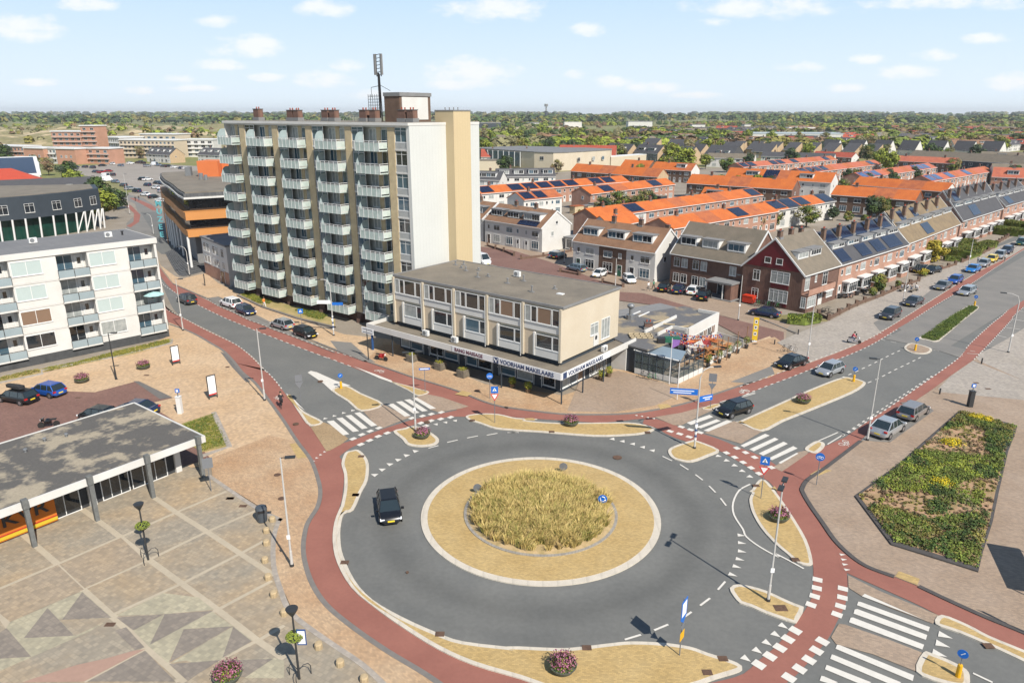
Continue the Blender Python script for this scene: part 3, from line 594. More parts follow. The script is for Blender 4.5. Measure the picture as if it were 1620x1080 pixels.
# ================================================================ building kit
B_white = mat('white_render', pc(240,238,234), scale=.35, var=.03, rough=.75, col2=pc(226,224,218))
B_frame = mat('white_frame', pc(248,248,246), var=0, rough=.5)
B_cream = mat('cream_render', pc(226,214,192), scale=.3, var=.03, col2=pc(218,204,180))
B_beige = mat('beige_panel', pc(226,208,182), scale=.5, var=.04)
B_tanp = mat('tan_panel', pc(224,204,166), scale=1.5, var=.1)
B_brick = mat('dark_red_brick', pc(144,110,96), scale=1.2, var=.14, kind='brick', bs=(.44,.14), mort=.8, coord='Object')
B_brickp = mat('pink_brick', pc(198,158,138), scale=1.0, var=.12, col2=pc(182,138,118))
B_brickb = mat('brown_brick', pc(132,106,90), scale=1.0, var=.15)
B_brickt = mat('tan_brick', pc(216,188,152), scale=1.0, var=.1)
B_dark = mat('dark_cladding', pc(66,76,86), scale=.6, var=.08, rough=.6)
B_metal = mat('galvanised_metal', pc(170,172,174), scale=3, var=.08, rough=.45, metal=.5)
B_black = mat('black_paint', pc(46,44,46), var=0, rough=.5)
B_stone = mat('dark_stone', pc(116,118,120), scale=1.2, var=.2, kind='brick', bs=(1.1,.35), mort=.6)
B_gravel = mat('roof_gravel', pc(150,140,124), scale=.35, var=.12, col2=pc(124,116,104), detail=10)
B_felt = mat('roof_felt', pc(142,142,142), scale=.3, var=.06, col2=pc(128,128,130), kind='cols', bs=(1.1,), mort=.9)
B_felt2 = mat('weathered_roof_felt', pc(104,101,97), scale=.42, var=.14, col2=pc(180,168,146), detail=11, contrast=(.49,.58))
B_orange = mat('orange_tile', pc(226,126,56), scale=.35, var=.14, col2=pc(204,106,48), kind='rows', bs=(.16,), mort=.72, rough=.7)
B_orange2 = mat('faded_orange_tile', pc(212,124,70), scale=.5, var=.16, col2=pc(172,94,64), kind='rows', bs=(.16,), mort=.72, rough=.75)
B_salmon = mat('salmon_tile', pc(214,124,90), scale=.5, var=.12, col2=pc(186,104,84), kind='rows', bs=(.16,), mort=.75)
B_brown = mat('brown_tile', pc(164,126,98), scale=.6, var=.12, col2=pc(140,106,82), kind='rows', bs=(.16,), mort=.68)
B_redt = mat('red_tile', pc(190,92,70), scale=.6, var=.12, kind='rows', bs=(.16,), mort=.7)
B_grey = mat('grey_tile', pc(142,130,114), scale=.6, var=.1, col2=pc(122,114,100), kind='rows', bs=(.18,), mort=.66)
B_slate = mat('dark_slate_tile', pc(92,92,96), scale=.6, var=.1, kind='rows', bs=(.18,), mort=.75)
B_brtan = mat('mossy_brown_tile', pc(156,136,106), scale=.5, var=.14, col2=pc(128,112,90), kind='rows', bs=(.16,), mort=.7)
B_solar = mat('solar_glass', pc(34,42,66), scale=.4, var=.05, rough=.18, kind='brick', bs=(1.0,1.65), mort=1.7, spec=.5)
B_solarb = mat('blue_solar_glass', pc(70,92,140), scale=.4, var=.05, rough=.2, kind='brick', bs=(1.0,1.65), mort=1.6)
B_lead = mat('lead_grey', pc(150,150,150), scale=1, var=.08)
B_red = mat('dark_red_board', pc(120,28,38), scale=2, var=.06, rough=.6)
B_green = mat('green_paint', pc(40,110,84), var=0, rough=.6)
G_d = mat('window_glass', pc(62,68,74), scale=.5, var=.25, rough=.04, spec=.9, fine=False, col2=pc(26,30,34))
G_b = mat('blue_window_glass', pc(96,124,140), scale=.4, var=.3, rough=.05, spec=.9, fine=False, col2=pc(58,84,100))
G_c = mat('curtained_glass', pc(196,200,196), scale=1.5, var=.12, rough=.15, spec=.7, fine=False, col2=pc(150,156,156))
G_bl = mat('glass_with_blind', pc(206,222,220), scale=.3, var=.05, rough=.2, fine=False)
G_br = mat('glass_with_brown_blind', pc(150,124,104), scale=.3, var=.05, rough=.25, fine=False)
G_f = mat('frosted_glass', pc(232,242,236), scale=.8, var=.06, rough=.25, fine=False, col2=pc(180,200,194))
GL = [G_d, G_d, G_b, G_c]
WC = {}
def win_parts(w, h, panes=2, door=False, trans=True, fr=.07):
    key = (round(w,2), round(h,2), panes, door, trans)
    if key not in WC:
        mb = MB(); y0, y1 = -.06, .0
        mb.box(-w/2, w/2, y0, y1, 0, fr); mb.box(-w/2, w/2, y0, y1, h-fr, h); mb.box(-w/2, -w/2+fr, y0, y1, fr, h-fr); mb.box(w/2-fr, w/2, y0, y1, fr, h-fr)
        for k in range(1, panes): x = -w/2 + w*k/panes; mb.box(x-fr*.4, x+fr*.4, y0+.005, y1, fr, h-fr)
        if trans and h > 1.1: mb.box(-w/2+fr, w/2-fr, y0+.01, y1, h*.74, h*.74+fr*.7)
        mb.box(-w/2-.05, w/2+.05, -.1, .0, -.06, .0)
        g = MB(); g.box(-w/2+fr*.5, w/2-fr*.5, -.025, -.003, fr*.5, h-fr*.5)
        WC[key] = (mb.mesh('window', [B_frame]), {})
        WC[key] += (g,)
    return WC[key]
def window(parent, x, y, z, w, h, rz=0, panes=2, glass=None, sub=False, name='window', trans=True, frame=None):
    fm, gd, g = win_parts(w, h, panes, False, trans)
    gl = glass or rnd.choice(GL)
    if sub:
        if gl.name not in gd: gd[gl.name] = g.mesh('pane', [gl])
        o = put(fm, name, parent, (x, y, z), rz); put(gd[gl.name], 'pane', o); return o
    k = 'm' + gl.name
    if k not in gd:
        a = MB(); a.v = [tuple(v.co) for v in fm.vertices]; a.f = [tuple(p.vertices) for p in fm.polygons]; a.m = [0]*len(a.f); a.add(g.v, g.f, 1); gd[k] = a.mesh('window', [B_frame, gl])
    return put(gd[k], name, parent, (x, y, z), rz)
DM = {}
def door(parent, x, y, z, w=.95, h=2.1, rz=0, m=None):
    m = m or B_white; key = (w, h, m.name)
    if key not in DM:
        mb = MB(); mb.box(-w/2, w/2, -.05, 0, 0, h); mb.box(-w/2-.07, -w/2, -.08, 0, 0, h+.07, 1); mb.box(w/2, w/2+.07, -.08, 0, 0, h+.07, 1); mb.box(-w/2, w/2, -.08, 0, h, h+.07, 1); mb.box(-w/4, w/4, -.06, -.05, h*.55, h*.9, 2); mb.box(w/2-.15, w/2-.1, -.09, -.05, .95, 1.1, 1)
        DM[key] = mb.mesh('door', [m, B_frame, G_d])
    return put(DM[key], 'door', parent, (x, y, z), rz)

def chim_mesh(w=.8, d=.6, h=1.2, m=None):
    mb = MB(); mb.box(-w/2, w/2, -d/2, d/2, -.6, h, 0); mb.box(-w/2-.06, w/2+.06, -d/2-.06, d/2+.06, h, h+.1, 1)
    for s in (-.22, .22): mb.cyl(s*w, 0, h+.1, h+.38, .1, .09, 8, 2)
    mb.box(-w/2-.12, w/2+.12, -d/2-.12, d/2+.12, -.62, -.02, 3)
    return mb.mesh('chimney', [m or B_brickb, B_stone, B_redt, B_lead])
CH = {}
def chimney(parent, x, y, z, w=.8, d=.6, h=1.1, m=None):
    k = (w, d, h, (m or B_brickb).name)
    if k not in CH: CH[k] = chim_mesh(w, d, h, m)
    return put(CH[k], 'chimney', parent, (x, y, z))

def row(name, label, A, B, depth, eave, ridge, wall=None, roofm=None, units=4, cat='house row', group=None, over=.35, wins=True, near=False, panels=(), dormers=(), chim=None, facades=None, ridgey=.5,
        gablem=None, roofs=None, backwin=False, gwin=True, sunm=None, dormat=None, wz=(.85, 3.35), wh=(1.5, 1.25), doors=True, strips=False, lean=0, chm=None, gable=True, base=None):
    """terrace of houses: A, B = the two ends of its front wall, left to right as seen from the front"""
    A = Vector((A[0], A[1], 0)); B = Vector((B[0], B[1], 0)); Ln = (B-A).length; ang = math.atan2(B.y-A.y, B.x-A.x)
    t = thing(name, label, cat, A, ang, group); wall = wall or B_brickp; roofm = roofm or B_orange; D = depth; ry = D*ridgey
    mb = MB()
    mb.add([(0,0,0),(Ln,0,0),(Ln,D,0),(0,D,0),(0,0,eave),(Ln,0,eave),(Ln,D,eave),(0,D,eave),(0,ry,ridge),(Ln,ry,ridge)],
           [(0,1,5,4),(2,3,7,6),(1,2,6,9,5),(3,0,4,8,7)], 0)
    if gablem:
        mb.m[-1] = 1; mb.m[-2] = 1
    mb.build('wall', [wall, gablem or wall], t)
    # roof: a slab with thickness over each house so tones may differ
    th = .16; sl = (ridge-eave)/ry; sb = (ridge-eave)/(D-ry)
    mb = MB(); ms = roofs or [roofm]; n = max(1, units)
    for i in range(n):
        x0 = Ln*i/n - (over*.4 if i == 0 else 0); x1 = Ln*(i+1)/n + (over*.4 if i == n-1 else 0); m = i % len(ms)
        zf = eave - sl*over; zb = eave - sb*over
        P = [(-over, zf), (ry, ridge), (D+over, zb), (D+over, zb+th), (ry, ridge+th+.03), (-over, zf+th)]
        vs = [(x0, y, z) for y, z in P] + [(x1, y, z) for y, z in P]
        fs = [(i2, i2+6, (i2+1) % 6+6, (i2+1) % 6) for i2 in range(6)]
        if i == 0: fs.append((0,1,4,5)); fs.append((1,2,3,4))
        if i == n-1: fs.append((6,11,10,7)); fs.append((7,10,9,8))
        mb.add(vs, fs, m)
    rf = mb.build('roof', ms, t)
    g = MB(); g.box(-.1, Ln+.1, -over-.1, -over+.02, eave-sl*over-.02, eave-sl*over+.13); g.build('gutter', [B_frame], t)
    if over > 0 and near:
        for xx in (-.16, Ln+.02):
            g = MB(); g.add([(xx+d, y, z+dz) for d in (0, .14) for dz in (-.12, .22) for y, z in ((-over, eave-sl*over), (ry, ridge), (D+over, eave-sb*over))],
                            [(0,1,4,3),(1,2,5,4),(6,9,10,7),(7,10,11,8),(3,4,10,9),(4,5,11,10),(0,6,7,1),(1,7,8,2),(0,3,9,6),(2,8,11,5)]); g.build('verge_board', [B_frame], t)
    uw = Ln/n
    if facades:
        for i, fm in enumerate(facades):
            if fm is None: continue
            g = MB(); g.box(uw*i+.02, uw*(i+1)-.02, -.03, .02, 0, eave-.05); g.build('facade', [fm], t)
    if wins:
        for i in range(n):
            x = uw*i; fl = i % 2
            def X(f): return x + (uw*f if not fl else uw*(1-f))
            lw = min(2.2, uw*.36)
            yw = -.035 if facades else 0
            for zz, hh in zip(wz, wh):
                if zz == wz[0]:
                    window(t, X(.66), yw, zz-.25, lw, hh+.25, sub=near, panes=3)
                    if doors: door(t, X(.22), yw, .05, m=rnd.choice([B_white, B_dark, B_brickb, B_green]) if near else B_white)
                else:
                    window(t, X(.66), yw, zz, lw*.95, hh, sub=near, panes=2); window(t, X(.22), yw, zz+.15, .75, hh-.25, sub=near, panes=1)
            if strips:
                g = MB(); g.box(X(.3)-.5, X(.3)+.5, -.06, 0, .3, eave-.3); g.box(X(.3)-.35, X(.3)+.35, -.07, -.06, 3.2, 4.4, 1); g.build('bay_panel', [B_frame, G_d], t)
    if gwin:
        for rzz, xx in ((R(90), Ln), (R(-90), 0)):
            if near: window(t, xx, D*.35, wz[-1], .9, 1.1, rzz, 1, sub=True); window(t, xx, D*.5, eave+.3, .7, .8, rzz, 1, sub=True)
            elif wins: window(t, xx, D*.4, wz[-1], .8, 1.0, rzz, 1)
    for (x0, x1, s0, s1) in panels:
        y0, y1 = -over+(ry+over)*s0, -over+(ry+over)*s1; nx, nz_ = sl, 1; q = math.hypot(nx, nz_)
        z0, z1 = eave+sl*y0+th+.05, eave+sl*y1+th+.05; h = .06
        g = MB(); g.add([(x0,y0,z0),(x1,y0,z0),(x1,y1,z1),(x0,y1,z1),(x0,y0,z0+h),(x1,y0,z0+h),(x1,y1,z1+h),(x0,y1,z1+h)], [(0,3,2,1),(4,5,6,7),(0,1,5,4),(1,2,6,5),(2,3,7,6),(3,0,4,7)])
        g.build('solar_panel', [sunm or B_solar], rf)
    for dm in dormers:
        x0, x1 = dm[0], dm[1]; hgt = dm[2] if len(dm) > 2 else 1.35; s0 = dm[3] if len(dm) > 3 else .3; fmat = dm[4] if len(dm) > 4 else B_frame
        y0 = -over+(ry+over)*s0; zb = eave+sl*y0+th; zt = min(zb+hgt, ridge-.02); y1 = min(ry, (zt-eave-th)/sl)
        g = MB(); g.add([(x0,y0,zb),(x1,y0,zb),(x1,y0,zt),(x0,y0,zt),(x0,y1,zt),(x1,y1,zt),(x0,y1,zt-.05),(x1,y1,zt-.05)], [(0,1,2,3),(0,3,4),(1,5,2)], 0)
        g.box(x0-.15, x1+.15, y0-.22, y1+.1, zt, zt+.14, 1)
        do = g.build('dormer', [fmat, B_lead], t); k = max(1, int((x1-x0)/1.9))
        for j in range(k):
            ww = (x1-x0-.3)/k; window(do, x0+.15+ww*(j+.5), y0, zb+.18, ww-.05, zt-zb-.3, panes=max(1, int(ww/.8)), trans=False)
    for c in (chim if chim is not None else [Ln*(i+.0)/n for i in range(1, n, 2)]):
        if isinstance(c, tuple): cx, fy, hh = c
        else: cx, fy, hh = c, ridgey, .9
        yy = D*fy; zz = eave+sl*yy if yy <= ry else eave+sb*(D-yy)
        chimney(rf, cx, yy, zz+.2, h=hh, m=chm)
    t['len'] = 0; del t['len']
    return t
def PT(s, z=0.0):
    r, xy = s.split(); x, y = xy.split(','); return G(float(x), float(y), z, r)
def textmesh(s, size, m, name='lettering', parent=None, loc=(0,0,0), rot=(math.pi/2, 0, 0), depth=.02, sx=1.0, align='LEFT'):
    cu = bpy.data.curves.new(name, 'FONT'); cu.body = s; cu.size = size; cu.extrude = depth; cu.align_x = align; cu.offset = size*.012
    o = bpy.data.objects.new(name, cu); COL.objects.link(o)
    dg = bpy.context.evaluated_depsgraph_get(); me = bpy.data.meshes.new_from_object(o.evaluated_get(dg)); bpy.data.objects.remove(o)
    me.materials.clear(); me.materials.append(m)
    q = put(me, name, parent, loc); q.rotation_euler = rot; q.scale = (sx, 1, 1); return q
def aircon(x, y, z, rz=0, label=None, parent=None):
    t = thing('air_conditioner', label, 'air conditioner', (x, y, z), rz, 'air conditioning units')
    mb = MB(); mb.box(-.45, .45, -.18, .18, .08, .75, 0); mb.box(-.4, -.3, -.2, .2, 0, .08, 1); mb.box(.3, .4, -.2, .2, 0, .08, 1); mb.build('casing', [B_frame, B_black], t)
    mb = MB(); mb.T = Matrix.Rotation(math.pi/2, 4, 'X'); mb.cyl(-.1, .42, .18, .2, .26, n=16); mb.build('fan_grille', [B_metal], t); return t

# ================================================================ apartment tower
TA = Vector((-13.5-.7965*41.8, 96.6+.6046*41.8, 0)); TR = math.atan2(-.6046, .7965)
tw = thing('apartment_tower', 'ten storey white apartment tower with rows of glass fronted balconies and a pale yellow shaft', 'apartment tower', TA, TR)
TL, TD, TH0, FL, Z0 = 41.8, 14.1, 28.7, 2.96, 1.6
piers = [(4.1,5.5), (12.7,14.1), (20.8,22.2), (29.5,30.8), (38.0,39.3)]
mb = MB(); mb.box(.2, TL-.25, 1.0, TD-.3, 0, TH0-.3); mb.build('core_wall', [mat('recess_wall', pc(224,228,226), scale=.4, var=.12, col2=pc(186,186,176))], tw)
mb = MB(); mb.box(0, TL, .25, 1.6, -.0, Z0-.05)
for px0, px1 in piers: mb.add([(px0, .25, 0), (px1, .25, 0), (px1, -.0, Z0-.06), (px0, -.0, Z0-.06), ((px0+px1)/2-.2, -.55, 0), ((px0+px1)/2+.2, -.55, 0)], [(0,4,3), (1,2,5), (4,5,2,3)], 0)
mb.build('plinth', [mat('plinth_brick', pc(108,82,72), scale=2, var=.15)], tw)
pm = MB(); pm.box(0, 1.4, 0, 1.6, .0, FL*9+Z0+.2-1.6); 
for px0, px1 in piers:
    m2 = MB(); m2.box(px0, px1, .0, 1.6, Z0, TH0-.6); m2.build('pier', [B_tanp], tw)
mb = MB()
for k in range(10): mb.box(0.02, TL-.02, .03, 1.62, Z0+FL*k-.1, Z0+FL*k+.1)
mb.box(TL-.28, TL, .0, 1.6, 0, TH0-.3); mb.box(0, .12, 0, 1.6, 0, TH0-.3)
mb.build('floor_band', [B_white], tw)
M_ribw = mat('ribbed_white_cladding', pc(232,234,230), scale=.3, var=.02, kind='slabs', bs=(.6,), mort=.93, rough=.6)
mb = MB(); mb.box(TL, TL+.3, 0, TD, 0, TH0-.1); mb.build('end_wall', [M_ribw], tw)
mb = MB(); mb.box(-.1, TL+.35, -.25, TD, TH0-.35, TH0); rf = mb.build('roof', [B_white], tw)
mb = MB(); mb.box(.3, TL-.1, .3, TD-.4, TH0+.0, TH0+.02); mb.build('roof_covering', [B_gravel], rf)
M_yelw = mat('pale_yellow_cladding', pc(228,206,164), scale=.3, var=.02, kind='slabs', bs=(.55,), mort=.92, rough=.6)
M_ribb = mat('brass_ribbed_cladding', pc(206,166,92), scale=.3, var=.03, kind='slabs', bs=(.3,), mort=.7)
mb = MB(); mb.box(TL+.3, TL+1.75, 7.0, 10.5, 0, 30.15, 0); mb.box(TL-1.6, TL+.3, 7.0, 10.5, TH0, 30.15, 0); sh = mb.build('lift_shaft', [M_yelw], tw)
mb = MB(); mb.box(TL-1.65, TL+1.82, 6.95, 10.55, 30.15, 30.3, 0)
for k in range(4): mb.cyl(TL-.8+k*.6, 8.2+.2*k, 30.3, 30.65, .07, n=6)
mb.build('shaft_cap', [B_lead], sh)
# one balcony, copied to every bay and storey
def balcony_meshes(w):
    a = MB(); a.box(0, w, -1.5, .05, -.16, .0); A_ = a.mesh('balcony', [B_white])
    r = MB()
    for x in [i*(w/5) for i in range(6)]: r.box(x-.03, x+.03, -1.55, -1.49, -.34, 1.02)
    r.box(0, w, -1.54, -1.48, .98, 1.04); r.box(0, w, -1.54, -1.48, .78, .82); r.box(w-.05, w, -1.5, 0, .98, 1.04); r.box(w-.05, w, -1.5, 0, .78, .82); r.box(0, .05, -1.5, 0, .98, 1.04)
    R_ = r.mesh('railing', [B_frame])
    g = MB(); g.box(.03, w-.03, -1.52, -1.5, -.34, .76); g.box(w-.02, w, -1.5, -.02, -.34, .76); g.box(0, .02, -1.5, -.02, -.34, .76); Gm = g.mesh('glass_front', [G_f])
    s = MB(); n = 8; vs = [(.03, -.02, 0), (.03, -.02, 2.1), (.03, -.55, 2.1)] + [(.03, -.55-.95*math.sin(i/n*math.pi/2), .74+1.36*math.cos(i/n*math.pi/2)) for i in range(1, n+1)] + [(.03, -1.5, 0)]
    s.quad(vs); vs2 = [(.06, y, z) for _, y, z in vs]; s.quad(vs2[::-1]); S_ = s.mesh('screen', [mat('screen_glass', pc(186,204,206), scale=1, var=.08, rough=.15)])
    return A_, R_, Gm, S_
bays = [(0.1, 4.0), (8.0, 12.6), (16.3, 20.7), (24.7, 29.4), (33.2, 37.9)]
bm = {}
lg = [MB() for _ in range(2)]
for bi, (x0, x1) in enumerate(bays):
    wv = round(x1-x0, 1)
    if wv not in bm: bm[wv] = balcony_meshes(wv)
    for k in range(9):
        z = Z0+FL*k
        b = put(bm[wv][0], 'balcony', tw, (x0, 0, z+.1)); put(bm[wv][1], 'railing', b); put(bm[wv][2], 'glass_front', b); put(bm[wv][3], 'screen', b)
        window(tw, x0+wv*.76, 1.0, z+.12, wv*.4, 2.45, panes=2, glass=rnd.choice([G_d, G_b, G_b, G_c]), trans=False); window(tw, x0+wv*.2, 1.0, z+.9, wv*.3, 1.7, panes=2, glass=rnd.choice([G_c, G_b, G_c]), trans=False)
        m2 = MB(); m2.box(x0+wv*.37, x0+wv*.55, .9, 1.0, z+.1, z+2.8); m2.build('tan_panel', [B_tanp], tw)
        if rnd.random() < .35:
            c = MB(); c.cbox(x0+wv*.5+rnd.uniform(-1, 1), .3, z+.45, .9, .5, .6); c.build('balcony_furniture', [rnd.choice([B_black, B_black, B_tanp, B_frame])], tw)
for (x0, x1) in [(5.5, 8.0), (14.1, 16.3), (22.2, 24.7), (30.8, 33.2), (39.3, 41.5)]:
    for k in range(9):
        z = Z0+FL*k
        m2 = MB(); m2.box(x0, x1, .1, .2, z+.1, z+.95); m2.build('parapet_panel', [mat('grey_panel', pc(196,198,196), scale=1, var=.08)], tw)
        window(tw, (x0+x1)/2, .18, z+.95, x1-x0-.05, FL-1.05, panes=2, glass=G_d if rnd.random() < .3 else G_b)
for k in range(9):   # top rows of sheltered bays: tan recess walls beside each balcony
    pass
# roof clutter
for x in (5.0, 13.7, 15.2, 22.0, 23.7, 30.3, 32.3, 38.0, 39.6):
    chimney(rf, x, 3.2, TH0+.55, 1.15 if x not in (5.0, 13.7, 22.0, 30.3, 38.0) else 1.35, .9, 1.0 if x not in (5.0,) else 1.2, B_brick)
pn = MB(); pn.box(33.2, 36.2, 4.3, 10.4, TH0, 32.1, 0); pn.box(33.1, 36.35, 4.2, 10.5, 32.1, 32.6, 1); pn.box(36.2, 36.28, 4.7, 9.8, TH0+.3, 32.0, 2); pn.build('plant_room', [B_brickb, B_lead, B_white], rf)
lt = MB(); lt.T = Matrix.Translation((2.6, -3.6, 0))
for i in range(6): lt.box(27.2+i*.45, 27.26+i*.45, 8.0, 8.06, TH0, 32.4)
for i in range(9): lt.box(27.2, 29.6, 8.0, 8.05, TH0+.4*i+.2, TH0+.4*i+.28)
for i in range(7): lt.box(23.4+i*.6, 23.45+i*.6, 8, 8.05, TH0, TH0+1.3)
for i in range(4): lt.box(23.2, 27.3, 8, 8.05, TH0+.3+i*.32, TH0+.36+i*.32)
lt.build('roof_lattice', [B_metal], rf)
an = MB(); an.T = Matrix.Translation((1.3, -3.4, 0))
an.tube([(31.0, 7.7, TH0), (31.0, 7.7, 35.2)], .14, 6); an.tube([(31.4, 7.7, TH0), (31.2, 7.7, 35)], .08, 5); an.tube([(30.7, 7.7, 34.7), (30.7, 7.7, 37.6)], .06, 5); an.tube([(31.6, 7.7, 34.7), (31.6, 7.7, 37.6)], .06, 5)
for k in range(7): an.tube([(30.7, 7.7, 34.8+k*.45), (31.6, 7.7, 34.9+k*.45)], .04, 4)
for s in (-1, 1): an.box(31.15+s*.62-.16, 31.15+s*.62+.16, 7.5, 7.75, 34.9, 37.6, 1)
an.tube([(31.2, 7.7, 33.6), (33.2, 7.7, 32.8)], .03, 4); an.tube([(31.0, 7.7, 33.5), (29.4, 7.7, 33.3), (29.4, 7.7, 32)], .04, 4)
an.build('antenna_mast', [B_black, B_lead], rf)

# ================================================================ low white apartment block on the left
LR = R(46.0); LC = Vector((-48.0, 96.2, 0)); LLN = 34.0
lo = thing('low_apartment_block', 'white four storey flats with grey balconies on a dark stone base at the left edge', 'apartment block', LC - Vector((math.cos(LR), math.sin(LR), 0))*LLN, LR)
def lx(v): return LLN+v
mb = MB(); mb.box(0, LLN-.2, 1.2, 11, 0, 13.3); mb.build('core_wall', [B_white], lo)
mb = MB(); mb.box(0, LLN, .0, 1.3, 0, 1.15); mb.box(LLN-.2, LLN, 1.3, 11, 0, 1.15); mb.build('plinth', [B_stone], lo)
mb = MB(); mb.box(LLN-.3, LLN, 0, 11, 1.15, 13.4); mb.build('end_wall', [B_white], lo)
mb = MB(); mb.box(-.2, LLN+.15, -.15, 11.2, 13.25, 13.95); rfl = mb.build('roof', [B_white], lo)
mb = MB(); mb.box(0, LLN, .1, 11, 13.95, 13.97); mb.build('roof_covering', [B_felt], rfl)
cols = [(-3.75, -.3, 'b'), (-8.5, -3.75, 'w'), (-12.1, -8.5, 'b'), (-17.0, -12.1, 'w'), (-20.8, -17.0, 'b'), (-25.6, -20.8, 'w'), (-29.3, -25.6, 'b'), (-34, -29.3, 'w')]
SH = 3.04
gpick = {(1,3): G_bl, (1,2): G_bl, (1,1): G_bl, (1,0): G_c, (3,3): G_bl, (3,2): G_bl, (3,1): G_br, (3,0): G_d}
for ci, (a, b, kd) in enumerate(cols):
    a, b = lx(a), lx(b)
    for k in range(4):
        z = 1.15+SH*k
        if kd == 'w':
            m2 = MB(); m2.box(a, b, 0, 1.25, z, z+SH-.02); m2.box(a+.02, b-.02, -.06, 0, z+SH-.14, z+SH-.02); m2.build('wall_panel', [B_white], lo)
            window(lo, a+(b-a)*.36, 0, z+.95, (b-a)*.66, 1.75, panes=2, glass=gpick.get((ci, k), G_b), sub=True, trans=False)
        else:
            bo = MB(); bo.box(a, b, -.35, 1.2, z-.12, z+.12); bo.box(a, a+.12, -.0, 1.2, z+.12, z+SH-.1); b_ = bo.build('balcony', [B_white], lo)
            g = MB(); w2 = (b-a)/2
            for s in (0, 1): g.box(a+.05+w2*s, a+w2*(s+1)-.03, -.36, -.32, z+.1, z+1.0)
            g.build('glass_front', [mat('grey_glass_panel', pc(172,188,194), scale=.6, var=.06, rough=.2)], b_)
            r = MB(); r.box(a, b, -.38, -.32, z+1.04, z+1.1)
            for x in (a+.03, (a+b)/2, b-.03): r.box(x-.025, x+.025, -.37, -.33, z, z+1.1)
            r.build('railing', [B_black], b_)
            window(lo, a+(b-a)*.33, 1.19, z+.15, (b-a)*.55, 2.5, panes=2, glass=rnd.choice([G_d, G_b, G_c]), sub=True, trans=False)
            door(lo, a+(b-a)*.8, 1.19, z+.12, .8, 2.3)
            if k < 3 or True:
                f = MB(); f.cbox(a+(b-a)*.55, .3, z+.5, 1.1, .5, .5); f.build('balcony_furniture', [rnd.choice([B_black, B_tanp, B_frame])], lo)
u_ = MB(); u_.lathe(lx(-1.2), .1, [(1.35, 1.15+SH+2.1), (.7, 1.15+SH+2.4), (.02, 1.15+SH+2.55)], 8); u_.cyl(lx(-1.2), .1, 1.15+SH+.1, 1.15+SH+2.5, .03, n=5); u_.build('parasol', [mat('turquoise_cloth', pc(186,226,228), scale=2, var=.05)], lo)
for x, y, l in ((-12.6, 6.5, 'white air conditioner on the flat roof of the low flats, nearer the museum'), (-4.3, 4.5, 'white air conditioner on the flat roof of the low flats, nearer the road')):
    p = lo.matrix_world if False else Matrix.Translation(lo.location) @ Matrix.Rotation(LR, 4, 'Z')
    q = p @ Vector((lx(x), y, 13.97)); aircon(q.x, q.y, q.z, LR, l)
q = Matrix.Translation(lo.location) @ Matrix.Rotation(LR, 4, 'Z') @ Vector((lx(-2.2), 5.5, 13.97)); mb = MB(); mb.cyl(0, 0, 0, .45, .12, n=8); mb.cyl(0, 0, .45, .55, .22, .2, 8); mb.build('roof_vent', [B_black], None, q, label='small black vent on the flat roof of the low flats', cat='vent')

# ================================================================ shop building with canopy
CR = R(-38.3); CC = Vector((5.5, 74.7, 0)); CLN = 26.4; CDP = 12.0
co = thing('shop_building', 'cream three storey building with five window bays over shops and a white canopy', 'building', CC - Vector((math.cos(CR), math.sin(CR), 0))*CLN, CR)
COT = Matrix.Translation(co.location) @ Matrix.Rotation(CR, 4, 'Z')
mb = MB(); mb.box(.2, CLN-.3, .3, CDP-.3, 0, 3.7); mb.build('ground_floor_wall', [B_dark], co)
mb = MB(); mb.box(0, CLN, .0, CDP, 3.9, 9.9); mb.build('wall', [B_cream], co)
mb = MB(); mb.box(.3, CLN-.2, .35, CDP-.3, 3.7, 3.92); mb.build('recess', [B_black], co)
mb = MB(); mb.box(-.12, CLN+.12, -.12, CDP+.12, 9.9, 10.02); mb.box(-.12, CLN+.12, -.14, -.02, 9.75, 9.9, 0); rfc = mb.build('roof', [B_gravel], co)
mb = MB()
for a, b, c, d in ((-.15, CLN+.15, -.15, 0), (-.15, CLN+.15, CDP, CDP+.15), (-.15, 0, 0, CDP), (CLN, CLN+.15, 0, CDP)): mb.box(a, b, c, d, 9.85, 10.1)
mb.build('roof_edge', [B_lead], rfc)
bw = CLN/5
for i in range(5):
    x0 = i*bw
    p = MB(); p.box(x0-.12, x0+.16, -.35, 0, 3.75, 9.8); p.build('pier', [B_cream], co)
    d = MB(); d.cyl(x0+bw-.25 if i < 4 else x0+bw-.25, -.3, 3.5, 9.7, .05, n=6); d.build('drainpipe', [B_frame], co) if i < 4 else None
    m2 = MB(); m2.box(x0+.2, x0+bw-.15, -.2, 0, 6.9, 7.75); m2.build('white_panel', [B_white], co)
    ww = (bw-.5)
    for k, (fx, fw, gl) in enumerate(((.09, .17, G_c), (.27, .17, G_d), (.57, .4, rnd.choice([G_d, G_br, G_c])), (.89, .2, G_d))):
        window(co, x0+.2+ww*fx+.05, -.2, 7.78, ww*fw, 1.85, panes=1, glass=gl, sub=True, trans=False)
    m2 = MB(); m2.box(x0+.15, x0+bw*.3, -.12, 0, 3.9, 6.9); m2.build('beige_panel', [B_beige], co)
    m2 = MB(); m2.box(x0+bw*.3, x0+bw-.15, -.3, 0, 3.95, 4.9); m2.build('white_panel', [B_white], co)
    m2 = MB(); m2.box(x0+bw*.3, x0+bw*.34, -.4, 0, 4.0, 6.7); m2.build('fin', [B_white], co)
    window(co, x0+bw*.57, -.25, 4.95, bw*.42, 1.6, panes=1, glass=[G_c, G_d, G_b, G_d, G_d][i], sub=True, trans=False); window(co, x0+bw*.87, -.25, 4.95, bw*.17, 1.6, panes=1, glass=G_d, sub=True, trans=False)
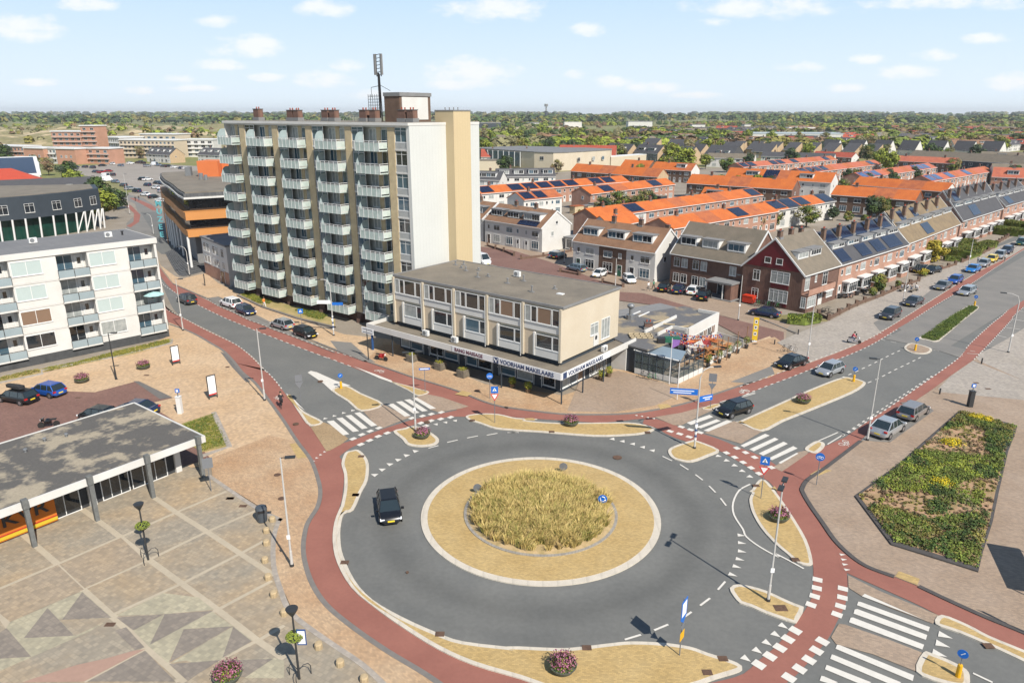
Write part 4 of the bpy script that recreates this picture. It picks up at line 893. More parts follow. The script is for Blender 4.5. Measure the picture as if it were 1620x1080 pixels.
p = MB(); p.box(CLN-.25, CLN+.02, -.35, 0, 3.75, 9.8); p.build('pier', [B_cream], co)
window(co, CLN+.0, 6.5, 5.4, 1.7, 1.45, R(90), 2, G_c, sub=True); window(co, CLN+.0, 9.0, 4.4, 1.9, 2.5, R(90), 3, G_c, sub=True, trans=False); door(co, CLN+.01, 6.9, 3.98, .9, 1.35, R(90))
# canopy
mb = MB(); OF, OS = 3.05, 2.0
mb.box(-2.4, CLN+OS-.12, -OF+.12, .3, 3.1, 3.3, 0); mb.box(CLN-.3, CLN+OS-.12, .3, CDP+1.0, 3.1, 3.3, 0); cp = mb.build('canopy', [B_gravel], co)
mb = MB(); mb.box(-2.5, CLN+OS, -OF, -OF+.12, 3.0, 3.75); mb.box(CLN+OS-.12, CLN+OS, -OF+.12, CDP+1.1, 3.0, 3.75); mb.box(-2.5, -2.38, -OF+.12, .5, 3.0, 3.75); mb.build('fascia', [B_white], cp)
M_sign = mat('sign_white', pc(244,246,248), var=0, rough=.5); M_nav = mat('sign_navy', pc(52,72,112), var=0, rough=.5); M_wine = mat('sign_wine', pc(110,56,70), var=0, rough=.5)
def signboard(x0, w, rz, loc0):
    pass
sb = MB(); sb.box(CLN+OS-9.4, CLN+OS-.02, -OF-.05, -OF, 3.02, 3.78); s1 = sb.build('signboard', [M_sign], co)
textmesh('VOORHAM MAKELAARS', .68, M_nav, parent=s1, loc=(CLN+OS-8.25, -OF-.06, 3.17), sx=1.0)
mb = MB(); mb.box(CLN+OS-9.2, CLN+OS-8.5, -OF-.07, -OF-.05, 3.06, 3.74); mb.build('emblem', [M_nav], s1)
for a_, b_ in (((-9.1,3.6),(-8.85,3.2)), ((-8.85,3.2),(-8.6,3.6))):
    m2 = MB(); m2.tube([(CLN+OS+a_[0], -OF-.08, a_[1]), (CLN+OS+b_[0], -OF-.08, b_[1])], .035, 4); m2.build('emblem_stroke', [M_sign], s1)
sb = MB(); sb.box(CLN+OS-15.6, CLN+OS-9.5, -OF-.05, -OF, 3.04, 3.76); s2 = sb.build('signboard', [M_sign], co)
textmesh('BANG MASSAGE', .6, M_wine, parent=s2, loc=(CLN+OS-15.2, -OF-.06, 3.2), sx=1.0)
sb = MB(); sb.box(CLN+OS, CLN+OS+.05, -OF+.1, 6.9, 3.02, 3.78); s3 = sb.build('signboard', [M_sign], co)
textmesh('VOORHAM MAKELAARS', .66, M_nav, parent=s3, loc=(CLN+OS+.06, -OF+1.3, 3.17), rot=(math.pi/2, 0, math.pi/2), sx=.98)
mb = MB(); mb.box(CLN+OS+.05, CLN+OS+.07, -OF+.3, -OF+1.0, 3.06, 3.74); mb.build('emblem', [M_nav], s3)
# shop fronts
x = .4; k = 0
while x < CLN-1.2:
    w2 = [1.8, 2.2, 1.0, 2.4, 2.4, 1.1][k % 6]
    if w2 < 1.2: door(co, x+w2/2, .28, .12, w2-.1, 2.5, m=B_dark)
    else: window(co, x+w2/2, .28, .45, w2-.1, 2.35, panes=1, glass=[G_c, G_b, G_d, G_d, G_b][k % 5], sub=True, trans=False, name='shop_window')
    x += w2+.12; k += 1
for j in range(3): window(co, CLN-.28, 1.0+j*1.7, .45, 1.5, 2.3, R(90), 1, [G_c, G_b, G_br][j], sub=True, trans=False, name='shop_window')
for j in range(3): window(co, CLN-.28, 6.8+j*1.3, .3, 1.15, 2.5, R(90), 3, G_d, sub=True, name='shop_window')
mb = MB(); mb.box(CLN-.2, CLN+OS-.2, CDP-.9, CDP-.5, 0, 3.0); mb.build('white_wall', [B_white], co)
mb = MB(); mb.box(CLN+OS-.2, CLN+OS-.1, CDP-.5, CDP+.9, .1, 3.0); mb.build('white_wall', [B_white], co)
for xx in (CLN+.9,): 
    for yy in (-2.6, 1.6, 6.0): m2 = MB(); m2.box(xx+.8, xx+.92, yy, yy+.12, 0, 3.05); m2.build('canopy_post', [B_dark], cp)
for xx in (2, 10, 20): m2 = MB(); m2.box(xx, xx+.12, -2.85, -2.73, 0, 3.05); m2.build('canopy_post', [B_dark], cp)
m2 = MB(); m2.cyl(-2.0, -2.6, 0, 3.05, .16, n=10); m2.build('canopy_post', [mat('blue_paint', pc(40,84,140), var=0)], cp)
for x, y, l in ((6.6, -1.2, 'white air conditioner on the canopy below the second window bay'), (11.3, -1.0, 'white air conditioner on the canopy below the third window bay')):
    q = COT @ Vector((x, y, 3.3)); aircon(q.x, q.y, q.z, CR, l)
q = COT @ Vector((CLN+1.0, 7.3, 3.3)); aircon(q.x, q.y, q.z, CR+R(90), 'white air conditioner on the canopy under the side door')
# roof things
rv = [(4, 8.5, .25), (5.6, 7.6, .5), (6.8, 8.8, .3), (9.5, 5.5, .6), (10.2, 6.7, .3), (14.6, 5.2, .6), (15.4, 7.4, .7), (19.6, 3.5, .7), (2.0, 9.5, .5), (2.8, 10.3, .5), (20.8, 6.4, .3)]
for x, y, h in rv:
    mb = MB(); mb.cyl(x, y, 10.02, 10.02+h, .09, n=8); mb.cyl(x, y, 10.02+h, 10.1+h, .17, .15, 8); mb.box(x-.3, x+.3, y-.2, y+.2, 10.02, 10.1); mb.build('roof_vent', [B_lead], rfc)
mb = MB(); mb.box(22.4, 23.2, 4.4, 5.0, 10.02, 10.12); mb.build('skylight', [B_frame], rfc)
q = COT @ Vector((13.3, 8.8, 10.02)); aircon(q.x, q.y, q.z, CR, 'white air conditioner in the middle of the cream building flat roof')

# ================================================================ flat roofed pavilion, bottom left
PR = R(52.6); P0 = Vector((-26.7, 55.5, 0)); pd = Vector((math.cos(PR), math.sin(PR), 0)); PLN = 24.0
pv = thing('pavilion', 'low pavilion with weathered flat roof, white fascia and grey concrete posts', 'pavilion', P0 - pd*(PLN), PR)
PVT = Matrix.Translation(pv.location) @ Matrix.Rotation(PR, 4, 'Z')
mb = MB(); mb.box(-.2, PLN+.6, .15, 12.2, 3.42, 3.62, 0); rp = mb.build('roof', [B_felt2], pv)
mb = MB(); mb.box(-.3, PLN+.75, .0, .15, 3.1, 3.68); mb.box(PLN+.6, PLN+.75, .15, 12.3, 3.1, 3.68); mb.box(-.3, PLN+.6, 12.2, 12.35, 3.1, 3.68); mb.build('fascia', [B_white], rp)
for k in range(6): m2 = MB(); x = PLN-4.36*k; m2.box(x-.15, x+.15, -.28, .02, 0, 3.35, 0); m2.box(x-.19, x+.19, -.36, .06, 3.25, 3.95, 0); m2.build('post', [mat('concrete_post', pc(130,132,130), scale=3, var=.15)], pv)
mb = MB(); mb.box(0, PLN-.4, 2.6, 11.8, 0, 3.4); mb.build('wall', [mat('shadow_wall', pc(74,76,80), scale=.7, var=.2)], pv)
for x in (PLN-.5, PLN-7.6, PLN-13.0): m2 = MB(); m2.box(x-.5, x, 2.35, 2.62, 0, 3.3); m2.build('white_wall', [B_white], pv)
for x, w2 in ((PLN-3.2, 3.0), (PLN-6.0, 2.2), (PLN-10.4, 3.4), (PLN-15.5, 3.2)): window(pv, x, 2.55, .1, w2, 2.7, panes=3, glass=G_d, sub=True, trans=False, name='shop_window')
b = MB(); b.box(PLN-15.6, PLN-10.6, 2.1, 2.2, .25, 2.7, 0); b.box(PLN-15.6, PLN-10.6, 2.06, 2.1, .35, .6, 1); b.box(PLN-15.6, PLN-10.6, 2.06, 2.1, .65, .72, 2); bn = b.build('banner', [mat('banner_orange', pc(226,128,40), scale=1, var=.05), mat('banner_yellow', pc(226,196,50), var=0), mat('banner_red', pc(200,60,40), var=0)], pv)
textmesh('KVR', 1.4, B_black, parent=bn, loc=(PLN-14.2, 2.05, 1.3), sx=1.2, align='LEFT'); bn['label'] = 'orange banner with black capital letters'
for x, y in ((PLN-6.5, 9.3), (PLN-8.0, 9.8), (PLN-9.8, 8.8), (PLN-13.8, 11), (PLN-14.4, 10.2)):
    m2 = MB(); m2.cyl(x, y, 3.62, 3.85, .09, n=8); m2.cyl(x, y, 3.85, 3.95, .16, .14, 8); m2.build('roof_vent', [B_metal], rp)

# ================================================================ cafe with glass front and terrace
cf = thing('cafe_building', 'single storey cafe with patched flat roof, white parapet and dark glazed front', 'cafe', (0, 0, 0))
def pl(pts): return [Vector((a, b, 0)) for a, b in pts]
main = pl([(13.9, 82.4), (16.0, 80.4), (20.3, 84.4), (23.2, 90.4), (28.4, 96.0), (24.8, 100.2), (12.5, 93.5), (10.0, 90)])
mb = MB(); mb.prism(main, 0, 3.2); mb.build('wall', [B_dark], cf)
mb = MB(); mb.prism([p + (p-Vector((19, 90, 0)))*.015 for p in main], 3.2, 3.38); rc = mb.build('roof', [mat('patched_felt', pc(112,112,114), scale=.25, var=.15, col2=pc(176,160,132), detail=9, contrast=(.5,.6))], cf)
back = pl([(12.5, 93.5), (24.8, 100.2), (22, 103.5), (9, 96)])
mb = MB(); mb.prism(back, 0, 3.0); mb.build('rear_extension', [B_lead], cf)
wa = Vector((22.6, 87.8, 0)); wb = Vector((28.6, 95.6, 0)); wr = math.atan2(wb.y-wa.y, wb.x-wa.x); wl = (wb-wa).length
Tm = Matrix.Translation(wa) @ Matrix.Rotation(wr, 4, 'Z')
mb = MB(); mb.T = Tm; mb.box(0, wl, 0, .25, 0, 1.1); mb.box(0, wl, 0, .25, 2.4, 3.75); mb.box(wl-.25, wl, .25, 3.0, 0, 3.75); mb.box(0, wl, 0.02, .2, 1.1, 2.4); mb.box(-4.2, 0, 2.2, 2.4, 3.0, 3.75); mb.box(-.1, .1, .25, 2.3, 3.0, 3.75); mb.box(-4.2, wl*.5, 4.0, 4.2, 3.3, 3.75); mb.build('white_parapet', [B_white], cf)
for k in range(6):
    w_ = window(cf, *(Tm @ Vector((1.2+k*1.35, -.01, 1.15))), 1.2, 1.25, wr, 2, G_br if k % 2 else G_d, sub=True, trans=False)
# glass veranda
ga, gb, gc = Vector((14.75, 81.4, 0)), Vector((19.2, 77.7, 0)), Vector((23.0, 81.6, 0))
fr = MB(); gl = MB(); lw_ = MB()
for (p, q, n) in ((ga, gb, 6), (gb, gc, 5)):
    d = (q-p)/n
    for i in range(n+1): c = p+d*i; fr.cbox(c.x, c.y, 1.5, .09, .09, 3.0)
    rr_ = math.atan2(d.y, d.x); T2 = Matrix.Translation(p) @ Matrix.Rotation(rr_, 4, 'Z'); LL = (q-p).length
    lw_.T = T2; lw_.box(0, LL, -.04, .04, .1, .75); gl.T = T2; gl.box(0, LL, -.015, .015, .75, 2.6 if n == 6 else 2.0); fr.T = T2; fr.box(0, LL, -.05, .05, 2.6, 2.72); fr.box(0, LL, -.05, .05, 1.6, 1.66); fr.T = None
fr.build('veranda_frame', [B_dark], cf); lw_.build('veranda_base', [B_white], cf)
mg = bpy.data.materials.new('veranda_glass'); mg.use_nodes = True; pr = mg.node_tree.nodes['Principled BSDF']; pr.inputs['Base Color'].default_value = (.14, .18, .18, 1); pr.inputs['Roughness'].default_value = .05; pr.inputs['Alpha'].default_value = .3
gl.build('veranda_glass', [mg], cf)
mb = MB(); mb.add([(14.6,81.6,2.9),(19.3,77.9,2.75),(20.6,80.6,3.1),(16.3,83.6,3.25),(14.6,81.6,2.78),(19.3,77.9,2.63),(20.6,80.6,2.98),(16.3,83.6,3.13)], [(0,1,2,3),(7,6,5,4),(0,4,5,1),(1,5,6,2)]); mb.build('veranda_roof', [mat('blue_grey_metal', pc(146,164,178), scale=1, var=.05, rough=.4)], cf)
mb = MB(); mb.tube([(14.6,81.6,2.95),(19.3,77.9,2.8)], .08, 5); mb.build('white_gutter', [B_frame], cf)
chimney(rc, 17.6, 89.0, 3.7, 1.0, .8, .5, B_brick)
mb = MB(); mb.cyl(16.0, 93.5, 3.38, 4.0, .55, n=8); mb.cyl(16.0, 93.5, 4.0, 4.9, .22, n=10); mb.lathe(16.0, 93.5, [(.3, 4.9), (.5, 5.1), (.5, 5.3), (.3, 5.5), (0, 5.55)], 12); mb.build('extractor', [B_metal], rc)
mb = MB(); mb.box(14.6, 17.4, 84.6, 86.4, 3.38, 3.46, 1)
for i in range(5): mb.box(14.6+i*.7, 14.7+i*.7, 84.6, 86.4, 3.46, 3.6)
for i in range(3): mb.box(14.6, 17.5, 84.6+i*.85, 84.7+i*.85, 3.46, 3.6)
mb.build('wooden_frame', [B_tanp, B_gravel], rc)
for i, (x, y, a, l2) in enumerate(((19.5, 92, .6, 2.2), (20.5, 90.8, -.3, 1.8), (22.2, 89.6, .2, 1.6), (18.2, 95.6, .9, 3.0), (17.2, 96.2, .9, 2.4))):
    mb = MB(); mb.T = Matrix.Translation((x, y, 3.42)) @ Matrix.Rotation(a, 4, 'Z'); mb.box(-l2/2, l2/2, -.08, .08, 0, .12); mb.build('roof_batten', [B_frame if i > 2 else B_tanp], rc)
mb = MB(); mb.box(17.6, 18.5, 82.6, 83.4, 3.38, 4.0, 0); mb.box(18.6, 20.4, 83.0, 83.9, 3.38, 3.95, 1); mb.build('roof_crates', [B_black, B_green], rc)

# ================================================================ small white annex left of the tower
an_ = thing('white_annex', 'small white two storey house beside the tower, by the steps', 'house', (-59.6, 137.2, 0), R(-50))
mb = MB(); mb.box(0, 13.5, 0, 9, 0, 7.2); mb.build('wall', [B_white], an_); mb = MB(); mb.box(-.2, 13.7, -.2, 9.2, 7.2, 7.5); mb.build('roof', [B_felt], an_)
mb = MB(); mb.box(.1, 13.4, -.04, .02, 0, 2.4); mb.build('plinth', [B_brickp], an_)
for x in (1.6, 3.4, 6.6, 8.4, 11.2): window(an_, x, 0, 4.9, 1.4, 1.6, sub=True); window(an_, x, 0, 2.7, 1.4, 1.4, sub=True)
for y in (2, 5, 7.5): window(an_, 0, y, 4.9, 1.2, 1.5, R(-90), sub=True)
door(an_, 10.2, -.04, .1, 2.0, 2.2, m=B_brown)

# ================================================================ office with orange bands
of = thing('orange_banded_office', 'rounded office building with orange bands around its balconies', 'office building', (0, 0, 0))
def curvepts(pts, n=5): return smooth([Vector((a, b, 0)) for a, b in pts], n)
oc = curvepts([(-92, 192), (-88, 183), (-81, 170), (-75.5, 161), (-67, 146)]) + [Vector((-63.5, 140.5, 0)), Vector((-45, 152, 0)), Vector((-60, 190, 0)), Vector((-75, 205, 0))]
def scaled(P, k, c=Vector((-68, 172, 0))): return [c+(p-c)*k for p in P]
B_or = mat('orange_band', pc(226,156,88), scale=.3, var=.03, rough=.6)
for z0, z1, k, m, nm in ((6.6, 7.9, 1.0, B_or, 'orange_band'), (9.9, 11.4, 1.0, B_or, 'orange_band'), (7.9, 9.9, .93, G_d, 'glass_storey'), (11.4, 14.2, .9, G_d, 'glass_storey'), (14.2, 14.9, .98, B_stone, 'roof'), (14.9, 15.15, .95, B_gravel, 'roof_covering'), (0, 6.6, .86, B_lead, 'glass_storey')):
    mb = MB(); mb.prism(scaled(oc, k), z0, z1); mb.build(nm, [m], of)
mb = MB(); mb.band(scaled(oc, .985), .3, 13.9, 14.25, closed=True); mb.build('white_rim', [B_white], of)
for i in range(9):
    p = oc[2+i*2]; m2 = MB(); m2.cyl(p.x*.985-.9, p.y*.985+2.2, 0, 6.7, .22, n=8); m2.build('column', [B_frame], of)
for i in range(4):
    m2 = MB(); p = Vector((-63.5, 140.5, 0)).lerp(Vector((-50, 149, 0)), i/3); m2.cyl(p.x-.3, p.y+.4, 0, 6.6, .25, n=8); m2.build('column', [B_frame], of)
mb = MB(); mb.box(-76, -71, 178, 184, 15.15, 18.8); mb.box(-70.9, -58, 180, 186, 15.15, 18.4); mb.build('roof_house', [mat('orange_render', pc(236,132,76), scale=.5, var=.04)], of)
mb = MB(); mb.cyl(-72, 170, 15.15, 16.6, .5, n=10); mb.cyl(-70.5, 169, 15.15, 16.3, .4, n=10); mb.box(-80, -78.6, 180, 181, 15.15, 17.3); mb.build('roof_plant', [B_metal], of)

# ================================================================ museum under repair: dark drum on white legs
mu = thing('museum_building', 'dark slate curved building raised on white slanting columns', 'museum', (0, 0, 0))
mp = [(-150, 150), (-128, 167), (-119, 176), (-113, 187), (-111, 196)]
oc = curvepts(mp, 4); mpoly = oc + [Vector((-118, 207, 0)), Vector((-150, 200, 0)), Vector((-175, 175, 0))]
mb = MB(); mb.prism(mpoly, 5.2, 10.6); mb.build('upper_storey', [B_dark], mu)
mb = MB(); mb.prism(scaled(mpoly, .96, Vector((-140, 185, 0))), 10.6, 10.75); rm = mb.build('roof', [B_gravel], mu)
mb = MB(); mb.prism(scaled(mpoly, .93, Vector((-142, 188, 0))), 0, 5.2); mb.build('lower_storey', [mat('green_glass', pc(30,84,72), scale=.2, var=.3, rough=.2, fine=False)], mu)
oc2 = oc
for i in range(0, len(oc2)-1):
    p, q = oc2[i], oc2[i+1]
    m2 = MB(); m2.tube([(q.x, q.y, 0), (q.x+.3, q.y, 5.3)], .22, 6); m2.build('column', [B_frame], mu)
    if i < 2 or i > 11: m2 = MB(); m2.tube([(p.x, p.y, 0.2), (q.x, q.y, 5.2)], .14, 6); m2.build('brace', [B_frame], mu)
for i in range(2, len(oc2)-1, 2):
    p, q = oc2[i], oc2[i+1]; a_ = math.atan2(q.y-p.y, q.x-p.x); n_ = Vector((math.sin(a_), -math.cos(a_), 0)); c = (p+q)/2+n_*.1; window(mu, c.x, c.y, 6.6, 2.2, 2.2, a_, 2, G_d)
mb = MB(); mb.box(-158, -146, 168, 176, 10.7, 11.5); mb.build('blue_tarpaulin', [mat('blue_tarp', pc(50,110,190), var=.05)], rm)
for i in range(3): m2 = MB(); m2.box(-144+i*4, -141+i*4, 172, 177, 10.76, 11.3); m2.build('roof_window', [G_bl], rm)
def simple_block(name, label, cat, pts, h, wallm, roofm, edge=.3, **k):
    t = thing(name, label, cat, (0, 0, 0)); P = [Vector((a, b, 0)) for a, b in pts]
    mb = MB(); mb.prism(P, 0, h); mb.build('wall', [wallm], t); c = sum(P, Vector((0,0,0)))/len(P)
    mb = MB(); mb.prism([c+(p-c)*1.01 for p in P], h, h+edge); mb.build('roof', [roofm], t)
    return t
def leafm(name, c, c2=None): return mat('leaf_'+name, c, rough=.8, scale=.9, var=.3, col2=c2, fine=False, detail=2)
Lg = [leafm('mid', pc(142,160,66)), leafm('deep', pc(96,124,56)), leafm('spring', pc(180,194,70)), leafm('olive', pc(168,160,80)), leafm('bronze', pc(166,136,102)), leafm('pine', pc(80,100,70)), leafm('gold', pc(214,194,66)), leafm('bud', pc(176,170,122))]
# ================================================================ rows of houses
def AB(x, y, ang, L_): a = Vector((x, y, 0)); return a, a + Vector((math.cos(R(ang)), math.sin(R(ang)), 0))*L_
# white terrace and brown roofed terrace behind the shops
A, B = AB(-6.5, 173.2, -46, 19.0)
row('terraced_houses', 'white terrace of three houses with brown roof, dormers and a red edged right gable', A, B, 9.5, 5.6, 8.8, B_white, B_brown, 3, near=True, dormers=((1.0, 5.0, 1.5, .3, B_dark), (6.6, 10.6, 1.5, .3, B_dark), (12.0, 17.2, 1.6, .3)), panels=((11.2, 17.4, .02, .26),), chim=[6.0, 12.5])
A, B = AB(-19.8, 187.5, -46, 18.4)
row('terraced_houses', 'white terrace half hidden behind the tower shaft, further up the side street', A, B, 9.5, 5.6, 8.8, B_white, B_brown, 3, near=True, dormers=((8.0, 12.0, 1.5, .3, B_dark), (13.2, 17.2, 1.5, .3, B_dark)), chim=[6.0, 12.5])
ex = thing('garage_annex', 'small white flat roofed annex at the right gable of the white terrace', 'annex', (12.2, 163.8, 0), R(-46))
mb = MB(); mb.box(0, 6, 0, 4, 0, 2.7); mb.build('wall', [B_frame], ex); mb = MB(); mb.box(-.3, 6.3, -.4, 4.2, 2.7, 3.0); mb.build('roof', [B_lead], ex)
for k in range(3): window(ex, 1.2+k*1.8, 0, .4, 1.5, 2.0, panes=3, glass=G_d)
A, B = AB(12.3, 143.0, -43.5, 19.2)
br = row('terraced_houses', 'brown roofed terrace with white, brick and white fronts and three white dormers', A, B, 9.2, 5.7, 9.3, B_white, B_brown, 3, near=True, facades=[B_white, B_brickb, B_white], dormers=((1.4, 5.2, 1.45, .32, B_frame), (7.4, 11.4, 1.45, .32), (13.2, 17.6, 1.5, .32)), chim=[(6.4, .5, 1.0), (12.7, .5, 1.0), (18.3, .55, .8)])
A, B = AB(28.7, 128.0, -46.5, 15.2)
bk = row('brick_house', 'long brown brick house with grey tiled roof, three dormers and a white entrance porch', A, B, 10.4, 6.06, 10.9, B_brick, B_grey, 3, cat='house', near=True, wins=False, gwin=False, dormers=((.9, 4.2, 1.5, .3), (5.3, 8.6, 1.5, .3), (10.2, 13.6, 1.5, .3)), chim=[])
for z in (.9, 3.7):
    for x in (1.3, 2.9, 5.2, 6.8, 12.4): 
        if not (z < 2 and x > 10): window(bk, x, 0, z, 1.25, 1.6, panes=2, sub=True, glass=G_c if rnd.random() < .4 else G_d)
po = MB(); po.box(9.2, 14.2, -3.2, -.02, 2.75, 3.05, 1); po.box(12.9, 14.0, -2.9, -.02, 0, 2.75, 0); po.box(9.3, 9.45, -3.0, -2.85, 0, 2.75, 2); po.box(12.4, 12.55, -3.0, -2.85, 0, 2.75, 2); po.box(9.0, 14.4, -3.3, -.02, .0, .18, 1); po.build('porch', [B_brick, B_lead, B_frame], bk)
door(bk, 10.4, -.02, .18, 1.1, 2.3, m=B_dark); window(bk, 11.8, -.02, .3, 1.0, 2.2, panes=1, sub=True, trans=False)
# corner house of the avenue, with its gable to the side street
A, B = AB(45.2, 109.3, 42.0, 12.4)
ch = row('corner_house', 'brick corner house with dark red boarded gable, white trim and corner balcony', A, B, 10.4, 6.06, 10.95, B_brick, B_grey, 1, cat='house', near=True, wins=False, gwin=False, dormers=((1.2, 4.6, 1.2, .38), (5.2, 8.9, 1.2, .38)), chim=[(1.2, .5, .9), (5.2, .52, 1.0), (9.4, .56, 1.0)])
g = MB(); g.add([(-.06, 1.9, 6.9), (-.06, 8.5, 6.9), (-.06, 5.2, 10.4), (-.06, 1.2, 6.2), (-.06, 9.2, 6.2)], [(0,3,4,1), (0,1,2)][:1] + [(3,4,2)][:0]); 
g = MB(); g.add([(-.06, .5, 6.25), (-.06, 9.9, 6.25), (-.06, 5.2, 10.6)], [(0, 2, 1)]); g.box(-.07, -.0, 2.2, 5.2, 3.2, 3.9); g.box(-.07, 0, 2.2, 5.2, .3, .9); g.build('gable_boarding', [B_red], ch)
for y, z, w_, h_, p_ in ((4.1, 7.0, 1.1, .95, 1), (6.1, 7.0, 1.1, .95, 1), (3.7, 4.0, 3.2, 1.9, 3), (3.7, .95, 3.2, 2.0, 4), (7.8, 3.9, 1.2, 1.7, 2), (7.8, .95, 1.2, 1.6, 2)): window(ch, -.08, y, z, w_, h_, R(-90), p_, sub=True, glass=G_c if w_ > 2 else G_d)
for x, w_, z, h_ in ((1.6, 1.5, 3.3, 2.1), (4.4, .6, 4.2, 1.2), (7.6, 1.7, 3.3, 2.1), (2.0, 2.6, .8, 1.9), (9.9, 2.2, .9, 1.8)): window(ch, x, 0, z, w_, h_, panes=max(1, round(w_/.7)), sub=True)
m2 = MB(); m2.box(0, 9.0, -1.2, -.05, 2.75, 2.9); m2.box(0, 9.0, -1.25, -1.1, 2.9, 3.7); m2.box(8.9, 9.0, -1.1, 0, 2.9, 3.7); m2.build('balcony', [B_brickp], ch); door(ch, 6.6, -.02, .1, 1.2, 2.3); m2 = MB(); m2.box(5.4, 8.2, -1.5, -.02, 2.6, 2.74); m2.build('porch', [B_frame], ch)
m2 = MB(); m2.box(0, 3.4, -1.0, 0, 0, 2.7, 0); m2.build('bay', [B_brick], ch); window(ch, 1.7, -1.0, .8, 2.9, 1.7, panes=4, sub=True, glass=G_c); window(ch, 0, -.5, .8, .8, 1.7, R(-90), 2, sub=True, glass=G_c)
def avenue(label, x, y, ang, L_, units, ridge, roofm, wallm, pan, eave=6.06, strip=True, chs=.36, hb=1.9):
    A, B = AB(x, y, ang, L_)
    t = row('terraced_houses', label, A, B, 10.0, eave, ridge, wallm, roofm, units, near=True, wins=False, gwin=True, dormers=[(L_*i/units+.9, L_*(i+1)/units-.5, .95, .44) for i in range(units)], panels=pan, chim=[(L_*i/units+.3, chs, hb) for i in range(0, units)] + [(L_*i/units+.3, .75, 1.0) for i in range(0, units)], over=.4)
    uw = L_/units
    for i in range(units):
        x0 = i*uw; window(t, x0+uw*.62, 0, 3.7, min(2.0, uw*.36), 1.35, sub=True, panes=3); window(t, x0+uw*.2, 0, 3.9, .7, 1.0, sub=True, panes=1)
        door(t, x0+uw*.16, 0, .1, m=rnd.choice([B_white, B_dark, B_red, B_green]))
        b = MB(); b.box(x0+uw*.34, x0+uw*.92, -1.1, 0, 0, .85, 1); b.box(x0+uw*.34, x0+uw*.92, -1.1, 0, .85, 2.6, 0); b.box(x0+uw*.3, x0+uw*.95, -1.3, 0, 2.6, 2.8, 0); b.build('bay', [B_frame, wallm], t)
        window(t, x0+uw*.63, -1.1, .9, uw*.54, 1.6, sub=True, panes=4, glass=G_d); window(t, x0+uw*.34, -.55, .9, .8, 1.6, R(-90), 1, sub=True, glass=G_d)
    return t
avenue('avenue terrace next to the corner house, roof full of dark solar panels', 54.6, 117.8, 42.3, 29.0, 5, 10.5, B_slate, B_brickp, [(.8,5.2,.6,.95),(6.2,11.2,.6,.97),(12.3,17.2,.6,.97),(18.2,22.8,.6,.97),(23.6,28.2,.6,.97),(.6,4.2,.05,.4),(8.4,12.6,.05,.4),(14.6,18.8,.05,.4),(20.2,26.4,.05,.42)])
avenue('avenue terrace with mossy brown roof and tall chimneys, middle of the street', 76.6, 138.6, 45.5, 36.6, 5, 11.3, B_brtan, B_brickp, [(12.5,17.5,.05,.38),(5,8,.62,.9),(13,16,.62,.9)])
avenue('avenue terrace with steep slate roof and dark gable, past the brown roof', 105.5, 169.3, 43.4, 34.0, 5, 12.2, B_slate, B_brickp, [(9,15,.05,.38),(3,7,.6,.9)])
avenue('avenue terrace with grey roof furthest along the road, at the right edge', 133, 196, 43, 30, 4, 10.6, B_slate, B_brickp, [(4,9,.05,.38)])

